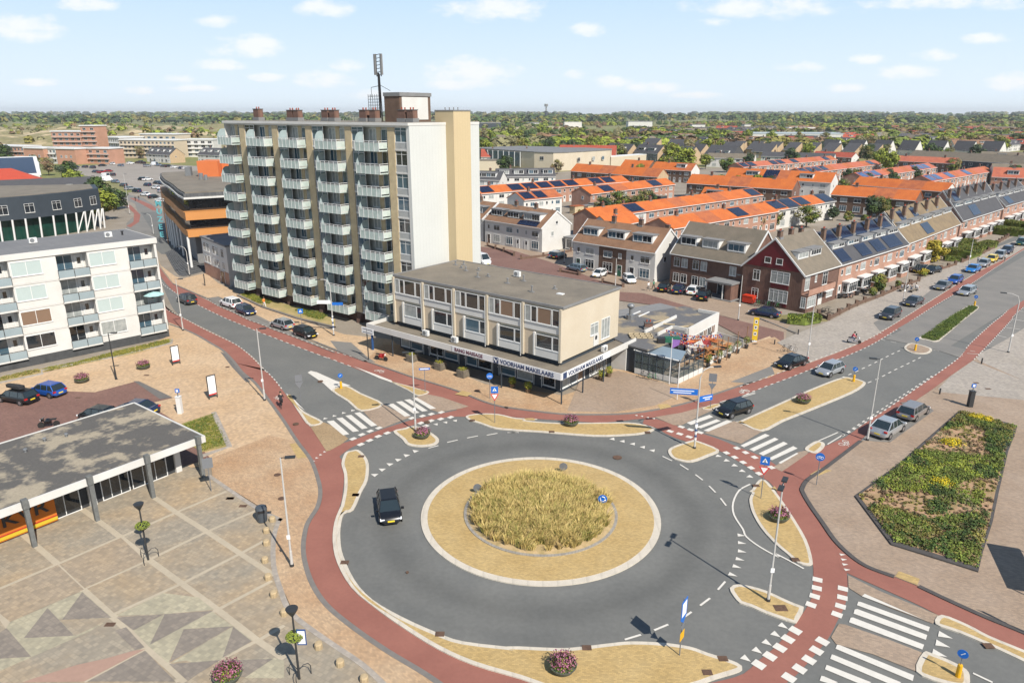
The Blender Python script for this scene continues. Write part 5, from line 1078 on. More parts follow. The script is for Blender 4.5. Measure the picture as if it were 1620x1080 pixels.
OR = [B_orange, B_orange, B_orange2]; SA = [B_salmon, B_orange2, B_salmon]
def px_(n, L_, mask, s0=.12, s1=.9): return [(L_*i/n+.6, L_*(i+1)/n-.5, s0, s1) for i in mask]
specs = [
 ('low orange roofed terrace nearest the brown terrace, white bays along a pink front', 21, 178, 41.5, 77, 8, 5.2, 7.0, 12, OR, B_brickp, px_(12, 77, (2, 11)), {'facades': [B_white]*3+[B_brickp]*9}),
 ('orange roofed terrace just behind the long brick house roof, one solar panel', 36, 161, 41, 45, 8, 5.2, 7.0, 7, OR, B_brickp, px_(7, 45, (4,)), {}),
 ('white fronted terrace whose orange roof carries grey solar panels, left of the small street tree', 70, 192.5, 40.5, 33, 8, 5.2, 7.0, 5, [B_orange, B_slate, B_orange], B_white, px_(5, 33, (0, 1, 2, 4)), {}),
 ('orange roofed terrace with row of seven dark solar panels, left of centre', -10, 233, 38.5, 69, 8, 5.2, 7.0, 11, OR, B_brickp, px_(11, 69, (0, 2, 3, 4, 5, 6, 8, 9)), {'facades': [B_white]*2+[None]*9}),
 ('orange roofed terrace with two solar panels right of the dark glass house', 25, 232, 44, 47, 8, 5.2, 7.0, 7, OR, B_brickp, px_(7, 47, (1, 5)), {}),
 ('short white terrace with two solar panels on an orange roof near the tower', 3.5, 214, 38, 15, 8, 5.4, 7.2, 3, [B_orange2], B_white, px_(3, 15, (0, 1)), {}),
 ('far salmon roofed terrace in the third line of orange roofs', 109, 348, 40, 91, 8, 5.2, 7.0, 14, SA, B_brickp, px_(14, 91, (0, 1, 4, 5, 7, 12)), {'strips': True}),
 ('salmon roofed terrace with white bay panels, second line from the grey school roof', 124, 313, 43, 84, 8, 5.2, 7.0, 13, SA, B_brickp, px_(13, 84, (0, 1, 2, 3, 11)), {'strips': True}),
 ('salmon roofed terrace with blue solar panels and pink bays in the middle distance', 139, 290, 43.3, 84, 8, 5.2, 7.0, 13, SA, B_brickp, px_(13, 84, (0, 1, 2, 9, 10, 11)), {'strips': True, 'sunm': B_solarb}),
 ('salmon and orange terrace with four blue panels right of the middle', 158, 276, 42, 74, 8, 5.2, 7.0, 11, SA, B_brickp, px_(11, 74, (0, 1, 3, 6)), {'strips': True, 'sunm': B_solarb}),
 ('orange roofed terrace with dark red brick front and two chimneys, left of the beige school', 26, 325, -44.5, 45, 8, 5.4, 8.2, 6, OR, B_brickb, (), {'gablem': B_brickt}),
 ('small orange roofed terrace in front of the dark gabled houses', 52, 353, -40, 15, 8, 5.4, 8.2, 2, OR, B_brickb, (), {}),
 ('orange roofed terrace with white dormers and white right gable', 64, 338, -41, 20, 8, 5.4, 8.2, 3, OR, B_brickb, (), {'gablem': B_white, 'dormers': ((12, 16.5, 1.5, .35),)}),
 ('orange roofed terrace with brown brick right gable, middle of the estate', 64, 268, -38.5, 38, 8, 5.4, 8.2, 5, OR, B_brickb, (), {'gablem': B_brick, 'strips': False}),
 ('orange roofed terrace with a large solar array and tall white right gable', 86, 296, -40, 41, 8.5, 5.4, 8.5, 5, OR, B_white, [(15, 20.5, .1, .95)], {'gablem': B_white, 'dormers': ((8, 13, 1.5, .3), (29, 34, 1.5, .3))}),
 ('orange roofed terrace with deep shaded balconies, nearest the avenue roofs', 100.5, 229.5, -42, 24, 8.5, 5.4, 7.8, 4, OR, B_brickb, (), {'gablem': B_brick}),
 ('orange roofed terrace with white right gable behind the avenue chimneys', 122, 262, -52, 31, 8.5, 5.4, 7.8, 4, OR, B_brickb, (), {'gablem': B_white}),
 ('salmon roofed terrace with brown gable beside the long grey roof', 202, 396, -50, 32, 9, 5.4, 7.8, 5, [B_salmon], B_brickb, (), {'gablem': B_brick}),
 ('brownish red roofed terrace below the white gabled houses', 178, 440, -50, 24, 9, 5.4, 7.8, 4, [B_redt], B_brickb, (), {'gablem': B_white}),
 ('long grey roofed block with dark windows at the right edge', 226, 424, -66, 74, 13, 5.6, 9.2, 9, [B_grey], B_dark, (), {'gablem': B_white}),
 ('dark roofed house block with sandy right gable, leftmost of three', 62, 497, -52, 21, 11, 5.4, 10.2, 3, [B_slate], B_lead, (), {'gablem': B_brickt, 'dormers': ((3, 8, 1.6, .3), (11, 17, 1.6, .3))}),
 ('dark roofed house block with sandy right gable, middle of three', 79, 482, -54, 21, 11, 5.4, 10.2, 3, [B_slate], B_lead, (), {'gablem': B_brickt, 'dormers': ((3, 8, 1.6, .3), (11, 17, 1.6, .3))}),
 ('dark roofed house block with sandy right gable, rightmost of three', 94, 461, -54, 21, 11, 5.4, 10.2, 3, [B_slate], B_lead, (), {'gablem': B_brickt, 'dormers': ((3, 8, 1.6, .3), (11, 17, 1.6, .3))}),
 ('dark roofed house block standing behind the rightmost sandy gable', 108, 500, -54, 24, 11, 5.4, 10.2, 3, [B_slate], B_lead, (), {'gablem': B_brickt}),
 ('big dark hipped looking house right of the sandy gables', 122, 470, -50, 20, 14, 5.0, 10.2, 3, [B_slate], B_lead, (), {'gablem': B_slate, 'dormers': ((8, 11, 1.4, .2), (14, 17, 1.4, .2))}),
 ('white house row with grey roof behind the round green tree', 112, 425, -25, 26, 9, 5.2, 7.5, 4, [B_grey], B_white, (), {}),
 ('white house row with grey roof and black windows further right of the round tree', 148, 440, -32, 40, 9, 5.2, 7.5, 6, [B_slate], B_white, (), {}),
 ('slate roofed terrace with five big white dormers behind the tower edge', -6, 297, 8, 24, 8, 5.2, 8.0, 4, [B_slate], B_white, (), {'dormers': ((1, 5, 1.6, .3), (7, 11, 1.6, .3), (13, 17, 1.6, .3), (19, 23, 1.6, .3))}),
 ('slate roofed white house pair at the edge of the tower shaft', -15, 286, -20, 11, 8, 5.2, 8.0, 2, [B_slate], B_white, (), {'dormers': ((1, 9, 1.6, .3),)}),
 ('brown roofed low houses in front of the school, left part', -18, 430, 0, 40, 10, 5.4, 9.4, 6, [B_redt], B_white, (), {'gablem': B_white, 'dormers': ((4, 10, 1.5, .3), (14, 20, 1.5, .3), (24, 30, 1.5, .3))}),
 ('red roofed houses behind the flat roofed school', 28, 446, -12, 34, 12, 5.4, 11.0, 4, [B_redt], B_brickp, (), {}),
 ('small orange house with white dormer among the gardens, middle of the estate', 62, 241, -42, 9, 7, 3.4, 6.2, 2, OR, B_brickp, (), {'dormers': ((2, 7, 1.4, .3),)}),
 ('small orange roofed house beside the garden path, left of centre', 30, 205, 40, 11, 6, 2.6, 4.4, 2, OR, B_brickb, px_(2, 11, (1,)), {}),
 ('orange roofed bungalow next to a slate roof behind the brown terrace', 23, 168, 45, 12, 6.5, 4.6, 6.6, 2, OR, B_white, (), {}),
 ('salmon roofed house with white dormer near the right edge gardens', 196, 300, -35, 14, 9, 5.0, 8.4, 2, [B_salmon], B_brickp, (), {'dormers': ((5, 9, 1.5, .3),)}),
 ('white modern house with steep gable near the right edge', 208, 318, -20, 14, 9, 5.0, 8.6, 2, [B_grey], B_white, (), {'gablem': B_white}),
 ('grey roofed villas at the right edge beyond the hedges', 176, 238, -30, 22, 9, 4.6, 7.6, 3, [B_slate], B_brickb, (), {}),
]
for (lab, x, y, ang, L_, dp, ev, rg, un, roofs, wl, pan, kw) in specs:
    A, B = AB(x, y, ang, L_); fc = kw.pop('facades', None)
    if fc and len(fc) != un: fc = (fc*un)[:un]
    row('terraced_houses', lab, A, B, dp, ev, rg, wl, roofs[0], un, roofs=roofs, panels=pan, facades=fc, chim=kw.pop('chim', [L_*i/un for i in range(1, un, 3)]), **kw)
# shed-roofed white gabled houses in the middle distance
for i in range(6):
    A, B = AB(92+i*14.5, 640-i*26, -46, 14); row('gabled_house', 'mono pitched grey house with pale tall side wall beyond the dark gables', A, B, 9, 4.5, 9.5, B_brickt, B_slate, 2, cat='house', group='mono pitched houses beyond the dark gables', ridgey=.9, gablem=B_brickt, gwin=False, chim=[1])
for i in range(9):
    A, B = AB(150+i*11, 560-i*7, -50, 9); row('gabled_house', 'narrow sandy walled house of the stepped far row, middle right', A, B, 11, 4.5, 9.5, B_brickt, B_slate, 1, cat='house', group='stepped sandy houses', ridgey=.85, gablem=B_brickt, gwin=False, chim=[])
for i in range(7):
    A, B = AB(232+i*17, 560-i*5, -60, 13); row('gabled_house', 'white gabled dark roofed house of the row before the distant trees', A, B, 10, 4.0, 10.5, B_white, B_slate, 1, cat='house', group='white gabled houses', gablem=B_white, chim=[])
# scattered distant rows
proto = []
for m_, w_ in ((B_grey, B_white), (B_slate, B_brickp), (B_redt, B_brickb), (B_slate, B_white), (B_brown, B_white)):
    A, B = AB(0, -400, 0, 34); t = row('distant_houses', 'row of small distant houses with pale fronts among the trees', A, B, 9, 5.2, 8.6, w_, m_, 5, group='distant rows of houses', gwin=False, doors=False, dormers=((8, 12, 1.4, .35), (22, 26, 1.4, .35))); proto.append((t, tree_of(t)))
used = set(); spots = []
r5 = random.Random(5)
while len(spots) < 110:
    y = r5.uniform(520, 1250); x = r5.uniform(.02, .74)*y if r5.random() < .8 else r5.uniform(-.1, .2)*y
    if y < 640 and x < 330: continue
    if x < 150 and y > 760: continue
    if any((x-a)**2+(y-b)**2 < 34**2 for a, b in spots): continue
    spots.append((x, y))
for i in range(14): spots.append((270+(i % 5)*40+r5.uniform(-5, 5), 330+(i//5)*45+(i % 5)*30)) if 1 else None
for i, (x, y) in enumerate(spots):
    t, tr = proto[i % 5]; a = R(r5.choice([42, -46, -46, -30, 0]))
    if i < 5: t.location = (x, y, 0); t.rotation_euler = (0, 0, a)
    else: dup(t, (x, y, 0), a, tree=tr)

# beige school
sc_ = thing('school_building', 'flat roofed beige school with blue glazed left wing and round corner', 'school', (0, 0, 0))
P = [Vector(p) for p in ((-24,445,0),(12,400,0),(22,394,0),(30,398,0),(56,424,0),(58,432,0),(40,452,0),(5,470,0))]
mb = MB(); mb.prism(P, 0, 9.4); mb.build('wall', [B_cream], sc_); c = sum(P, Vector((0,0,0)))/len(P)
mb = MB(); mb.prism([c+(p-c)*1.01 for p in P], 9.4, 9.8); mb.build('roof', [B_felt], sc_)
wr = math.atan2(-45, 36)
mb = MB(); mb.T = Matrix.Translation((-24,445,0)) @ Matrix.Rotation(wr, 4, 'Z'); mb.box(1, 46, -.5, .02, 1.5, 8.8, 0)
for i in range(10): mb.box(1+i*5, 1.5+i*5, -.7, -.4, 1, 9.2, 1)
mb.build('glass_wing', [G_b, B_frame], sc_)
for i, (x, y) in enumerate(((36, 404), (45, 413), (51, 419))): window(sc_, x+.5, y-.4, 4.5, 2.2, 2.0, R(46), 2)
window(sc_, 16, 397.5, 5.5, 2.4, 2.0, R(-31), 2)
t = simple_block('school_wing', 'low pale wing reaching right from the beige school', 'school', ((57,426),(82,452),(78,458),(54,434)), 5.4, B_cream, B_frame)
t = simple_block('beige_hall', 'pale flat roofed hall left of the school, before its glass wing', 'hall', ((-26,398),(-2,398),(-2,412),(-26,412)), 5.0, B_cream, B_gravel)
t = simple_block('sports_hall', 'long blue grey metal roofed sports hall in front of the distant wood', 'sports hall', ((236,762),(330,745),(338,790),(250,800)), 9.0, B_white, mat('pale_metal_roof', pc(196,208,214), scale=.05, var=.05), 1.0)
for i, (u, y, w_, d_, h_, l) in enumerate(((-.055, 1500, 60, 40, 9, 'dark barn on the fields, leftmost of the distant farm sheds'), (.02, 1600, 26, 30, 8, 'dark barn with white gable on the distant fields'), (.07, 1560, 36, 30, 9, 'white barn with pale green roof on the distant fields'), (.155, 1560, 50, 30, 11, 'white shed with grey front on the distant fields'), (.37, 1160, 62, 25, 6, 'long white greenhouse on the far meadow'), (.31, 1500, 30, 20, 6, 'small white shed beyond the meadow'), (.24, 1480, 26, 20, 6, 'tiny white cottage beyond the meadow'))):
    x = u*y; simple_block('farm_shed', l, 'shed', ((x, y), (x+w_, y), (x+w_, y+d_), (x, y+d_)), h_, B_white if i else B_dark, B_white if i in (2, 4) else B_lead, 1.5)
wt = thing('water_tower', 'thin dark tower with small head on the horizon', 'tower', (113, 2500, 0))
mb = MB(); mb.cyl(0, 0, 0, 34, 6, 5, 10); mb.build('shaft', [B_dark], wt); mb = MB(); mb.cyl(0, 0, 34, 48, 2, 2, 8); mb.cyl(0, 0, 48, 56, 6, 6, 10); mb.build('head', [B_lead], wt)
ct = thing('church_tower', 'distant church spire on the horizon at the right edge', 'church', (2440, 3500, 0)); mb = MB(); mb.box(-10, 10, -10, 10, 0, 38); mb.add([(-10,-10,38),(10,-10,38),(10,10,38),(-10,10,38),(0,0,80)], [(0,1,4),(1,2,4),(2,3,4),(3,0,4)]); mb.build('spire', [B_stone], ct)

# ---- far left
def flats(name, label, x, y, ang, L_, dp, storeys, wallm, sh=2.8, every=4.2, roofm=None, cat='apartment block', blank=False):
    t = thing(name, label, cat, (x, y, 0), R(ang)); h = storeys*sh+.5
    mb = MB(); mb.box(0, L_, 0, dp, 0, h); mb.build('wall', [wallm], t); mb = MB(); mb.box(-.4, L_+.4, -.5, dp+.4, h, h+.6); mb.build('roof', [roofm or B_frame], t)
    if blank: 
        for i in range(3): window(t, L_*.25+i*L_*.25, 0, sh+1, 1.4, 1.5)
        return t
    n = int(L_/every)
    for k in range(storeys):
        for i in range(n): window(t, (i+.5)*L_/n, 0, k*sh+1.0, every*.55, 1.5, glass=rnd.choice([G_d, G_d, G_b]), trans=False)
        b = MB(); b.box(L_*.02, L_*.98, -1.0, 0, k*sh+2.8, k*sh+3.0) if k < storeys-1 and wallm is not B_brickp else b.box(0, .01, 0, .01, 0, .01); b.build('balcony_slab', [B_white], t) if wallm is not B_brickp else None
    return t
B_salb = mat('salmon_brick', pc(216,164,138), scale=.3, var=.08)
flats('brick_flats', 'tall salmon brick block with white balconies on its right, by the dunes', -301, 488, -10, 22, 14, 6, B_salb, 2.9)
flats('brick_tower', 'plain salmon brick shaft rising above the tall brick block', -279, 484, -10, 11, 10, 7, B_salb, 3.0)
flats('brick_flats', 'blank salmon brick end wall block, left one beside the car park', -301, 458, -22, 17, 12, 3, B_salb, blank=True)
flats('brick_flats', 'blank salmon brick end wall block, right one beside the car park', -276, 449, -18, 15, 12, 3, B_salb, blank=True)
flats('white_flats', 'white stepped flats with balconies between the two blank brick walls', -286, 455, -22, 9, 10, 3, B_white, 2.8, 3)
flats('white_flats', 'small salmon flats with white roof edge at the corner of the car park', -259, 452, -14, 16, 12, 3, B_salb, 2.8)
flats('white_flats', 'white and salmon stepped flats at the far left edge', -345, 488, -20, 34, 12, 3, B_salb, 2.8, 3)
flats('hotel', 'large white hotel with four rows of windows', -300, 545, -34, 24, 18, 4, B_white, 3.0, 3, cat='hotel')
flats('hotel', 'white boxy upper hotel wing with plant house', -280, 562, -10, 30, 18, 4, B_cream, 3.4, 5, cat='hotel')
flats('balcony_flats', 'long beige flats with white roof bands behind the car park', -270, 512, -10, 42, 14, 4, B_beige, 2.8, 3)
flats('balcony_flats', 'white flats with black windows next to the long beige flats', -228, 520, -4, 20, 12, 4, B_white, 2.8, 5)
flats('balcony_flats', 'beige flats at the foot of the dunes, just left of the tower', -208, 540, -3, 40, 12, 4, B_beige, 2.8, 4)
for lab, x, y, a, L_ in (('dark roofed terrace with white front behind the car park', -232, 470, -34, 26), ('grey roofed terrace next to the tower edge behind the car park', -196, 462, -30, 26), ('brown roofed terrace further behind the car park', -190, 492, -20, 30), ('small dark roofed terrace between the beige flats and the tower', -172, 446, -30, 22)):
    A, B = AB(x, y, a, L_); row('terraced_houses', lab, A, B, 10, 5.0, 8.8, B_white, B_slate if 'brown' not in lab else B_brown, 4, gablem=B_brickt, dormers=[(L_*i/4+1, L_*i/4+4, 1.4, .4) for i in range(4)])
hs = thing('solar_roof_hall', 'white hall with one large dark solar roof at the left edge', 'hall', (0, 0, 0))
mb = MB(); mb.prism(path('W 0,425 0,425', 4) and [Vector(p) for p in ((-222, 300, 0), (-203, 316, 0), (-256, 400, 0), (-285, 385, 0))], 0, 4.5); mb.build('wall', [B_white], hs)
a0, a1 = Vector((-222, 302, 4.6)), Vector((-203, 317, 4.6)); d_ = Vector((-.55, .83, 0))
mb = MB(); q0, q1 = a0+d_*34+Vector((0,0,6)), a1+d_*34+Vector((0,0,6)); mb.add([a0, a1, q1, q0] + [p-Vector((0,0,.4)) for p in (a0, a1, q1, q0)], [(0,1,2,3),(7,6,5,4),(0,4,5,1),(1,5,6,2),(2,6,7,3),(3,7,4,0)]); mb.build('roof', [B_frame], hs)
mb = MB(); k0 = [a0.lerp(q1, .06), a1.lerp(q0, .06), q1.lerp(a0, .06), q0.lerp(a1, .06)]; mb.add([p+Vector((0,0,.1)) for p in k0], [(0,1,2,3)]); mb.build('solar_panel', [B_solar], hs)
rh = thing('red_roof_hall', 'low building with a broad red tiled hip roof behind the museum', 'hall', (-186, 268, 0), R(38))
mb = MB(); mb.box(-14, 14, -2, 26, 0, 4.5); mb.build('wall', [B_brickb], rh)
mb = MB(); mb.add([(-15,-3,4.5),(15,-3,4.5),(15,27,4.5),(-15,27,4.5),(-4,12,9.8),(4,12,9.8)], [(0,1,5,4),(1,2,5),(2,3,4,5),(3,0,4)]); mb.build('roof', [mat('bright_red_tile', pc(206,84,60), scale=.5, var=.06)], rh)
A, B = AB(-196, 250, 34, 46); row('long_dark_hall', 'long dark roofed hall in front of the red roof', A, B, 12, 4, 6.5, B_dark, B_slate, 4, cat='hall', chim=[])
A, B = AB(-160, 206, 42, 30); row('long_dark_hall', 'narrow dark solar roofed shed directly behind the museum', A, B, 8, 4.6, 6.2, B_dark, B_slate, 3, cat='hall', chim=[], panels=((1, 28, .1, .9),))
# ================================================================ vehicles
def paint(name, c, metal=.35): 
    m = mat('paint_'+name, c, var=0, rough=.28, metal=metal); m.node_tree.nodes['Principled BSDF'].inputs['Coat Weight'].default_value = .6; return m
PT_ = {'black': paint('black', (.012,.013,.016)), 'dark': paint('dark_grey', (.05,.055,.065)), 'navy': paint('navy', (.02,.035,.09)), 'silver': paint('silver', (.42,.44,.46), .5), 'white': paint('white', (.78,.79,.8), 0), 'grey': paint('grey', (.2,.21,.22), .5), 'blue': paint('blue', (.02,.1,.42)), 'bright': paint('bright_blue', (.02,.22,.62)), 'red': paint('red', (.4,.02,.02)), 'yellow': paint('yellow', (.75,.55,.05), 0), 'bluegrey': paint('blue_grey', (.2,.27,.34)), 'green': paint('dark_green', (.02,.08,.07)), 'taupe': paint('taupe', (.3,.28,.27), .5)}
M_cg = mat('car_glass', (.02,.03,.035), var=0, rough=.04, spec=.9); M_tyre = mat('tyre', (.02,.02,.02), var=0, rough=.9); M_rim = mat('wheel_rim', (.42,.42,.44), var=0, rough=.35, metal=.8); M_hl = mat('headlamp', (.85,.87,.9), var=0, rough=.1); M_tl = mat('tail_lamp', (.45,.02,.02), var=0, rough=.2); M_pl = mat('number_plate', (.8,.6,.04), var=0, rough=.5); M_blk = mat('black_trim', (.02,.02,.022), var=0, rough=.6)
# kind: length, width, height, belt, [rear glass base x, roof rear x, roof front x, windscreen base x] as fractions of length from the rear, bonnet height, tail height
CK = {'hatch': (4.0, 1.74, 1.48, .93, (.03, .14, .62, .80), .84, .92), 'suv': (4.4, 1.84, 1.64, 1.02, (.03, .12, .62, .78), .98, 1.0), 'sedan': (4.7, 1.84, 1.44, .92, (.13, .30, .60, .76), .82, .95), 'estate': (4.6, 1.8, 1.48, .93, (.02, .10, .62, .77), .82, .93),
      'mini': (3.55, 1.65, 1.5, .93, (.03, .15, .62, .84), .84, .92), 'van': (5.2, 2.0, 2.3, 1.25, (.0, .03, .74, .88), 1.1, 1.25), 'coupe': (4.6, 1.86, 1.6, 1.0, (.06, .26, .60, .76), .95, 1.06)}
CMESH = {}
def car_meshes(kind):
    L_, W, H, zb, (a, b, c, d), hh, th = CK[kind]; X = lambda f: -L_/2+L_*f; w = W/2
    st = [(0.0, .80, .55), (.012, .90, th*.8), (.05, .96, th), (.16, 1.0, zb), (.5, 1.0, zb-.02), (.72, 1.0, zb-.03), (d, .98, zb-.04), (.9, .95, hh-.05), (.965, .88, hh-.17), (.99, .78, hh-.32), (1.0, .68, .45)]
    mb = MB(); n = 12; vs = []
    for f, k, zt in st:
        q = w*k; zl = .26 if .06 < f < .95 else .34
        half = [(q*.86, zl), (q*.98, zl+.08), (q, .55 if zt > .6 else zt*.8), (q*.985, max(zl+.12, zt-.14)), (q*.93, zt-.035), (q*.72, zt)]
        vs += [(X(f), y, z) for y, z in half] + [(X(f), -y, z) for y, z in half[::-1]]
    fs = [(i*n+k, i*n+(k+1) % n, (i+1)*n+(k+1) % n, (i+1)*n+k) for i in range(len(st)-1) for k in range(n)]; fs += [tuple(range(n-1, -1, -1)), tuple(range((len(st)-1)*n, len(st)*n))]
    mb.add(vs, [f[::-1] for f in fs], 0)
    for fx in (.19, .81):      # dark wheel arches
        for s in (-1, 1):
            T = Matrix.Translation((X(fx), s*(w-.005), .33)) @ Matrix.Rotation(math.pi/2, 4, 'X'); mb.T = T; mb.cyl(0, 0, -.012, .012, .39, n=16, m=1); mb.T = None
    mb.box(X(.0)+.02, X(.06), -w*.7, w*.7, .26, .42, 1); mb.box(X(.94), X(1.0)-.02, -w*.62, w*.62, .26, .46, 1)
    M = {'body': mb}
    tw = w*.74; bw_ = w*.93; B4 = lambda f, y, z: (X(f), y, z); zt = H
    rf = MB(); rf.add([B4(b, tw, zt-.05), B4(b, -tw, zt-.05), B4(c, -tw, zt-.05), B4(c, tw, zt-.05), B4(b+.03, tw*.9, zt), B4(b+.03, -tw*.9, zt), B4(c-.04, -tw*.9, zt+.0), B4(c-.04, tw*.9, zt)], [(7,6,5,4),(0,1,2,3)[::-1],(0,4,5,1)[::-1],(1,5,6,2)[::-1],(2,6,7,3)[::-1],(3,7,4,0)[::-1]], 0)
    for s in (-1, 1):
        for (f0, f1, wd) in ((a, b, .10), ((a+b)/2+.17, (a+b)/2+.19, .07), (.5, .5, .06), (d, c, .06)):
            P0 = Vector((X(f0), s*bw_, zb-.04)); P1 = Vector((X(f1), s*tw, zt-.04)); rf.tube([P0, P1], wd/2, 5, 0)
    M['roof'] = rf
    g = MB(); e = .01
    g.add([B4(c, tw, zt-.055), B4(c, -tw, zt-.055), B4(d, -bw_, zb-.05), B4(d, bw_, zb-.05)], [(3,2,1,0)[::-1]], 0); M['windscreen'] = g
    g = MB(); g.add([B4(b, tw, zt-.055), B4(b, -tw, zt-.055), B4(a, -bw_, zb-.03), B4(a, bw_, zb-.03)], [(0,1,2,3)[::-1]], 0); M['rear_window'] = g
    for s, nm in ((1, 'side_window'), (-1, 'side_window2')):
        g = MB(); q = [B4(a, s*bw_, zb-.03), B4(d, s*bw_, zb-.04), B4(c, s*tw, zt-.055), B4(b, s*tw, zt-.055)]; g.add(q, [(0,1,2,3) if s < 0 else (3,2,1,0)], 1 if kind == 'van' else 0)
        if kind == 'van': q2 = [(x, y*1.004, z) for x, y, z in (B4(.66, s*bw_, zb), B4(d-.01, s*bw_, zb), B4(c, s*(tw+.03), zt-.5), B4(.66, s*(tw+.05), zt-.5))]; g.add(q2, [(0,1,2,3) if s < 0 else (3,2,1,0)], 0)
        M[nm] = g
    for s in (1, -1):
        g = MB(); g.add([(X(.985), s*w*.78, hh-.36), (X(.955), s*w*.9, hh-.33), (X(.93), s*w*.93, hh-.18), (X(.975), s*w*.62, hh-.2), (X(.99), s*w*.55, hh-.34)], [(0,1,2,3,4) if s > 0 else (4,3,2,1,0)]); g.cbox(X(.965), s*w*.74, hh-.27, .12, .34, .12); M['headlight%d' % s] = g
        g = MB(); g.cbox(X(.02), s*w*.78, th-.16, .14, .3, .16); M['tail_light%d' % s] = g
        g = MB(); g.box(X(d)-.25, X(d)-.08, s*w-.02 if s > 0 else s*w-.2, s*w+.2 if s > 0 else s*w+.02, zb-.02, zb+.12); M['mirror%d' % s] = g
    g = MB(); g.cbox(X(1.0)-.0, 0, .47, .03, .52, .12); M['plate1'] = g
    g = MB(); g.cbox(X(0)-.0, 0, .56 if kind != 'estate' else .6, .03, .52, .12); M['plate0'] = g
    t = MB(); t.T = Matrix.Rotation(math.pi/2, 4, 'X'); t.cyl(0, 0, -.1, .1, .325, n=18); r = MB(); r.T = Matrix.Rotation(math.pi/2, 4, 'X'); r.cyl(0, 0, -.108, .108, .2, n=10)
    return M, t, r
def car(kind, col, c, d, label, group=None, z=.0, roofbox=False, far=False):
    key = kind
    if key not in CMESH: M, t, r = car_meshes(kind); CMESH[key] = (M, t, r, {})
    M, t, r, cache = CMESH[key]; L_, W, H = CK[kind][:3]
    def ms(nm, mats):
        k = (nm, col if mats[0] is PT_[col] else '')
        if k not in cache:
            cache[k] = M[nm].mesh(nm.rstrip('012-'), mats)
            if nm == 'body':
                try: cache[k].shade_smooth(); cache[k].set_sharp_from_angle(angle=R(38))
                except Exception: pass
        return cache[k]
    if 'wheel' not in cache: cache['wheel'] = t.mesh('tyre', [M_tyre]); cache['rim'] = r.mesh('rim', [M_rim])
    th_ = thing('parked_car' if group != 'moving' else 'moving_car', label, 'car' if kind != 'van' else 'van', (c[0], c[1], z), math.atan2(d[1], d[0]), None if group == 'moving' else group)
    p = PT_[col]
    put(ms('body', [p, M_blk]), 'body', th_); put(ms('roof', [p]), 'roof', th_)
    for nm, pn, m in (('windscreen', 'windscreen', [M_cg]), ('rear_window', 'rear_window', [M_cg]), ('side_window', 'side_window', [M_cg, p] if kind == 'van' else [M_cg]), ('side_window2', 'side_window', [M_cg, p] if kind == 'van' else [M_cg])):
        if kind == 'van': 
            kk = (nm, col)
            if kk not in cache: cache[kk] = M[nm].mesh(pn, m)
            put(cache[kk], pn, th_)
        else: put(ms(nm, m), pn, th_)
    for s in ('1', '-1'):
        put(ms('headlight'+s, [M_hl]), 'headlight', th_); put(ms('tail_light'+s, [M_tl]), 'tail_light', th_)
        if not far: put(ms('mirror'+s, [p]), 'mirror', th_)
    if not far: put(ms('plate1', [M_pl]), 'number_plate', th_); put(ms('plate0', [M_pl]), 'number_plate', th_)
    for fx in (.19, .81):
        for s in (-1, 1):
            o = put(cache['wheel'], 'wheel', th_, (-L_/2+L_*fx, s*(W/2-.09), .325)); put(cache['rim'], 'rim', o)
    if roofbox: g = MB(); g.prism(smooth([Vector(q) for q in ((-1.0,-.35,0),(1.0,-.25,0),(1.15,0,0),(1.0,.25,0),(-1.0,.35,0))], 2, True), H+.12, H+.42); g.build('roof_box', [M_blk], th_)
    return th_
def cpx(kind, col, c, front, rear, label, group=None, z=0.0, **k):
    """c, front, rear: 'R x,y' picture points on the ground"""
    a = PT(front); b = PT(rear); p = PT(c); d = a-b; L_ = CK[kind][0]; return car(kind, col, p, d.normalized(), label, group, z, **k)
ZP = .10
cpx('hatch', 'black', 'X 616,812', 'X 619,840', 'X 611,790', 'black hatchback driving on the roundabout carriageway, seen from the front', 'moving', .03)
cpx('hatch', 'black', 'B 1300,412', 'B 1225,438', 'B 1385,390', 'black hatchback crossing the zebra on the right arm of the roundabout', 'moving', .03)
cpx('hatch', 'silver', 'F 512,256', 'F 455,275', 'F 575,230', 'silver hatchback driving towards the roundabout on the avenue', 'moving', .03)
cpx('estate', 'silver', 'O 1268,562', 'O 1225,580', 'O 1315,545', 'light grey estate driving beside the far median grass strip', 'moving', .03)
cpx('suv', 'dark', 'I 358,428', 'I 320,400', 'I 420,440', 'dark grey car driving away beside the corner of the low flats', 'moving', .03)
AV = 'cars parked along the avenue'; TWG = 'cars parked in front of the tower'
cpx('sedan', 'black', 'F 292,214', 'F 235,232', 'F 350,195', 'black saloon parked beside the lamp post next to the cafe pavement', AV, ZP)
cpx('suv', 'dark', 'O 800,708', 'O 765,728', 'O 845,690', 'dark grey car parked nearest the scooter, first along the terrace pavement', AV, ZP)
cpx('sedan', 'dark', 'O 942,628', 'O 900,645', 'O 990,605', 'dark saloon parked second along the terrace pavement', AV, ZP)
cpx('sedan', 'grey', 'O 1120,530', 'O 1080,548', 'O 1165,508', 'grey saloon parked just before the blue hatchback', AV, ZP)
cpx('hatch', 'blue', 'O 1196,494', 'O 1165,508', 'O 1230,478', 'blue hatchback parked behind the grey saloon', AV, ZP)
cpx('sedan', 'bright', 'O 1306,425', 'O 1268,440', 'O 1345,405', 'bright blue car parked below the second avenue lamp post', AV, ZP)
cpx('hatch', 'silver', 'O 1370,392', 'O 1345,403', 'O 1400,375', 'silver hatchback parked between the bright blue and the yellow car', AV, ZP)
cpx('mini', 'yellow', 'O 1420,365', 'O 1395,375', 'O 1445,350', 'small yellow car parked along the avenue', AV, ZP)
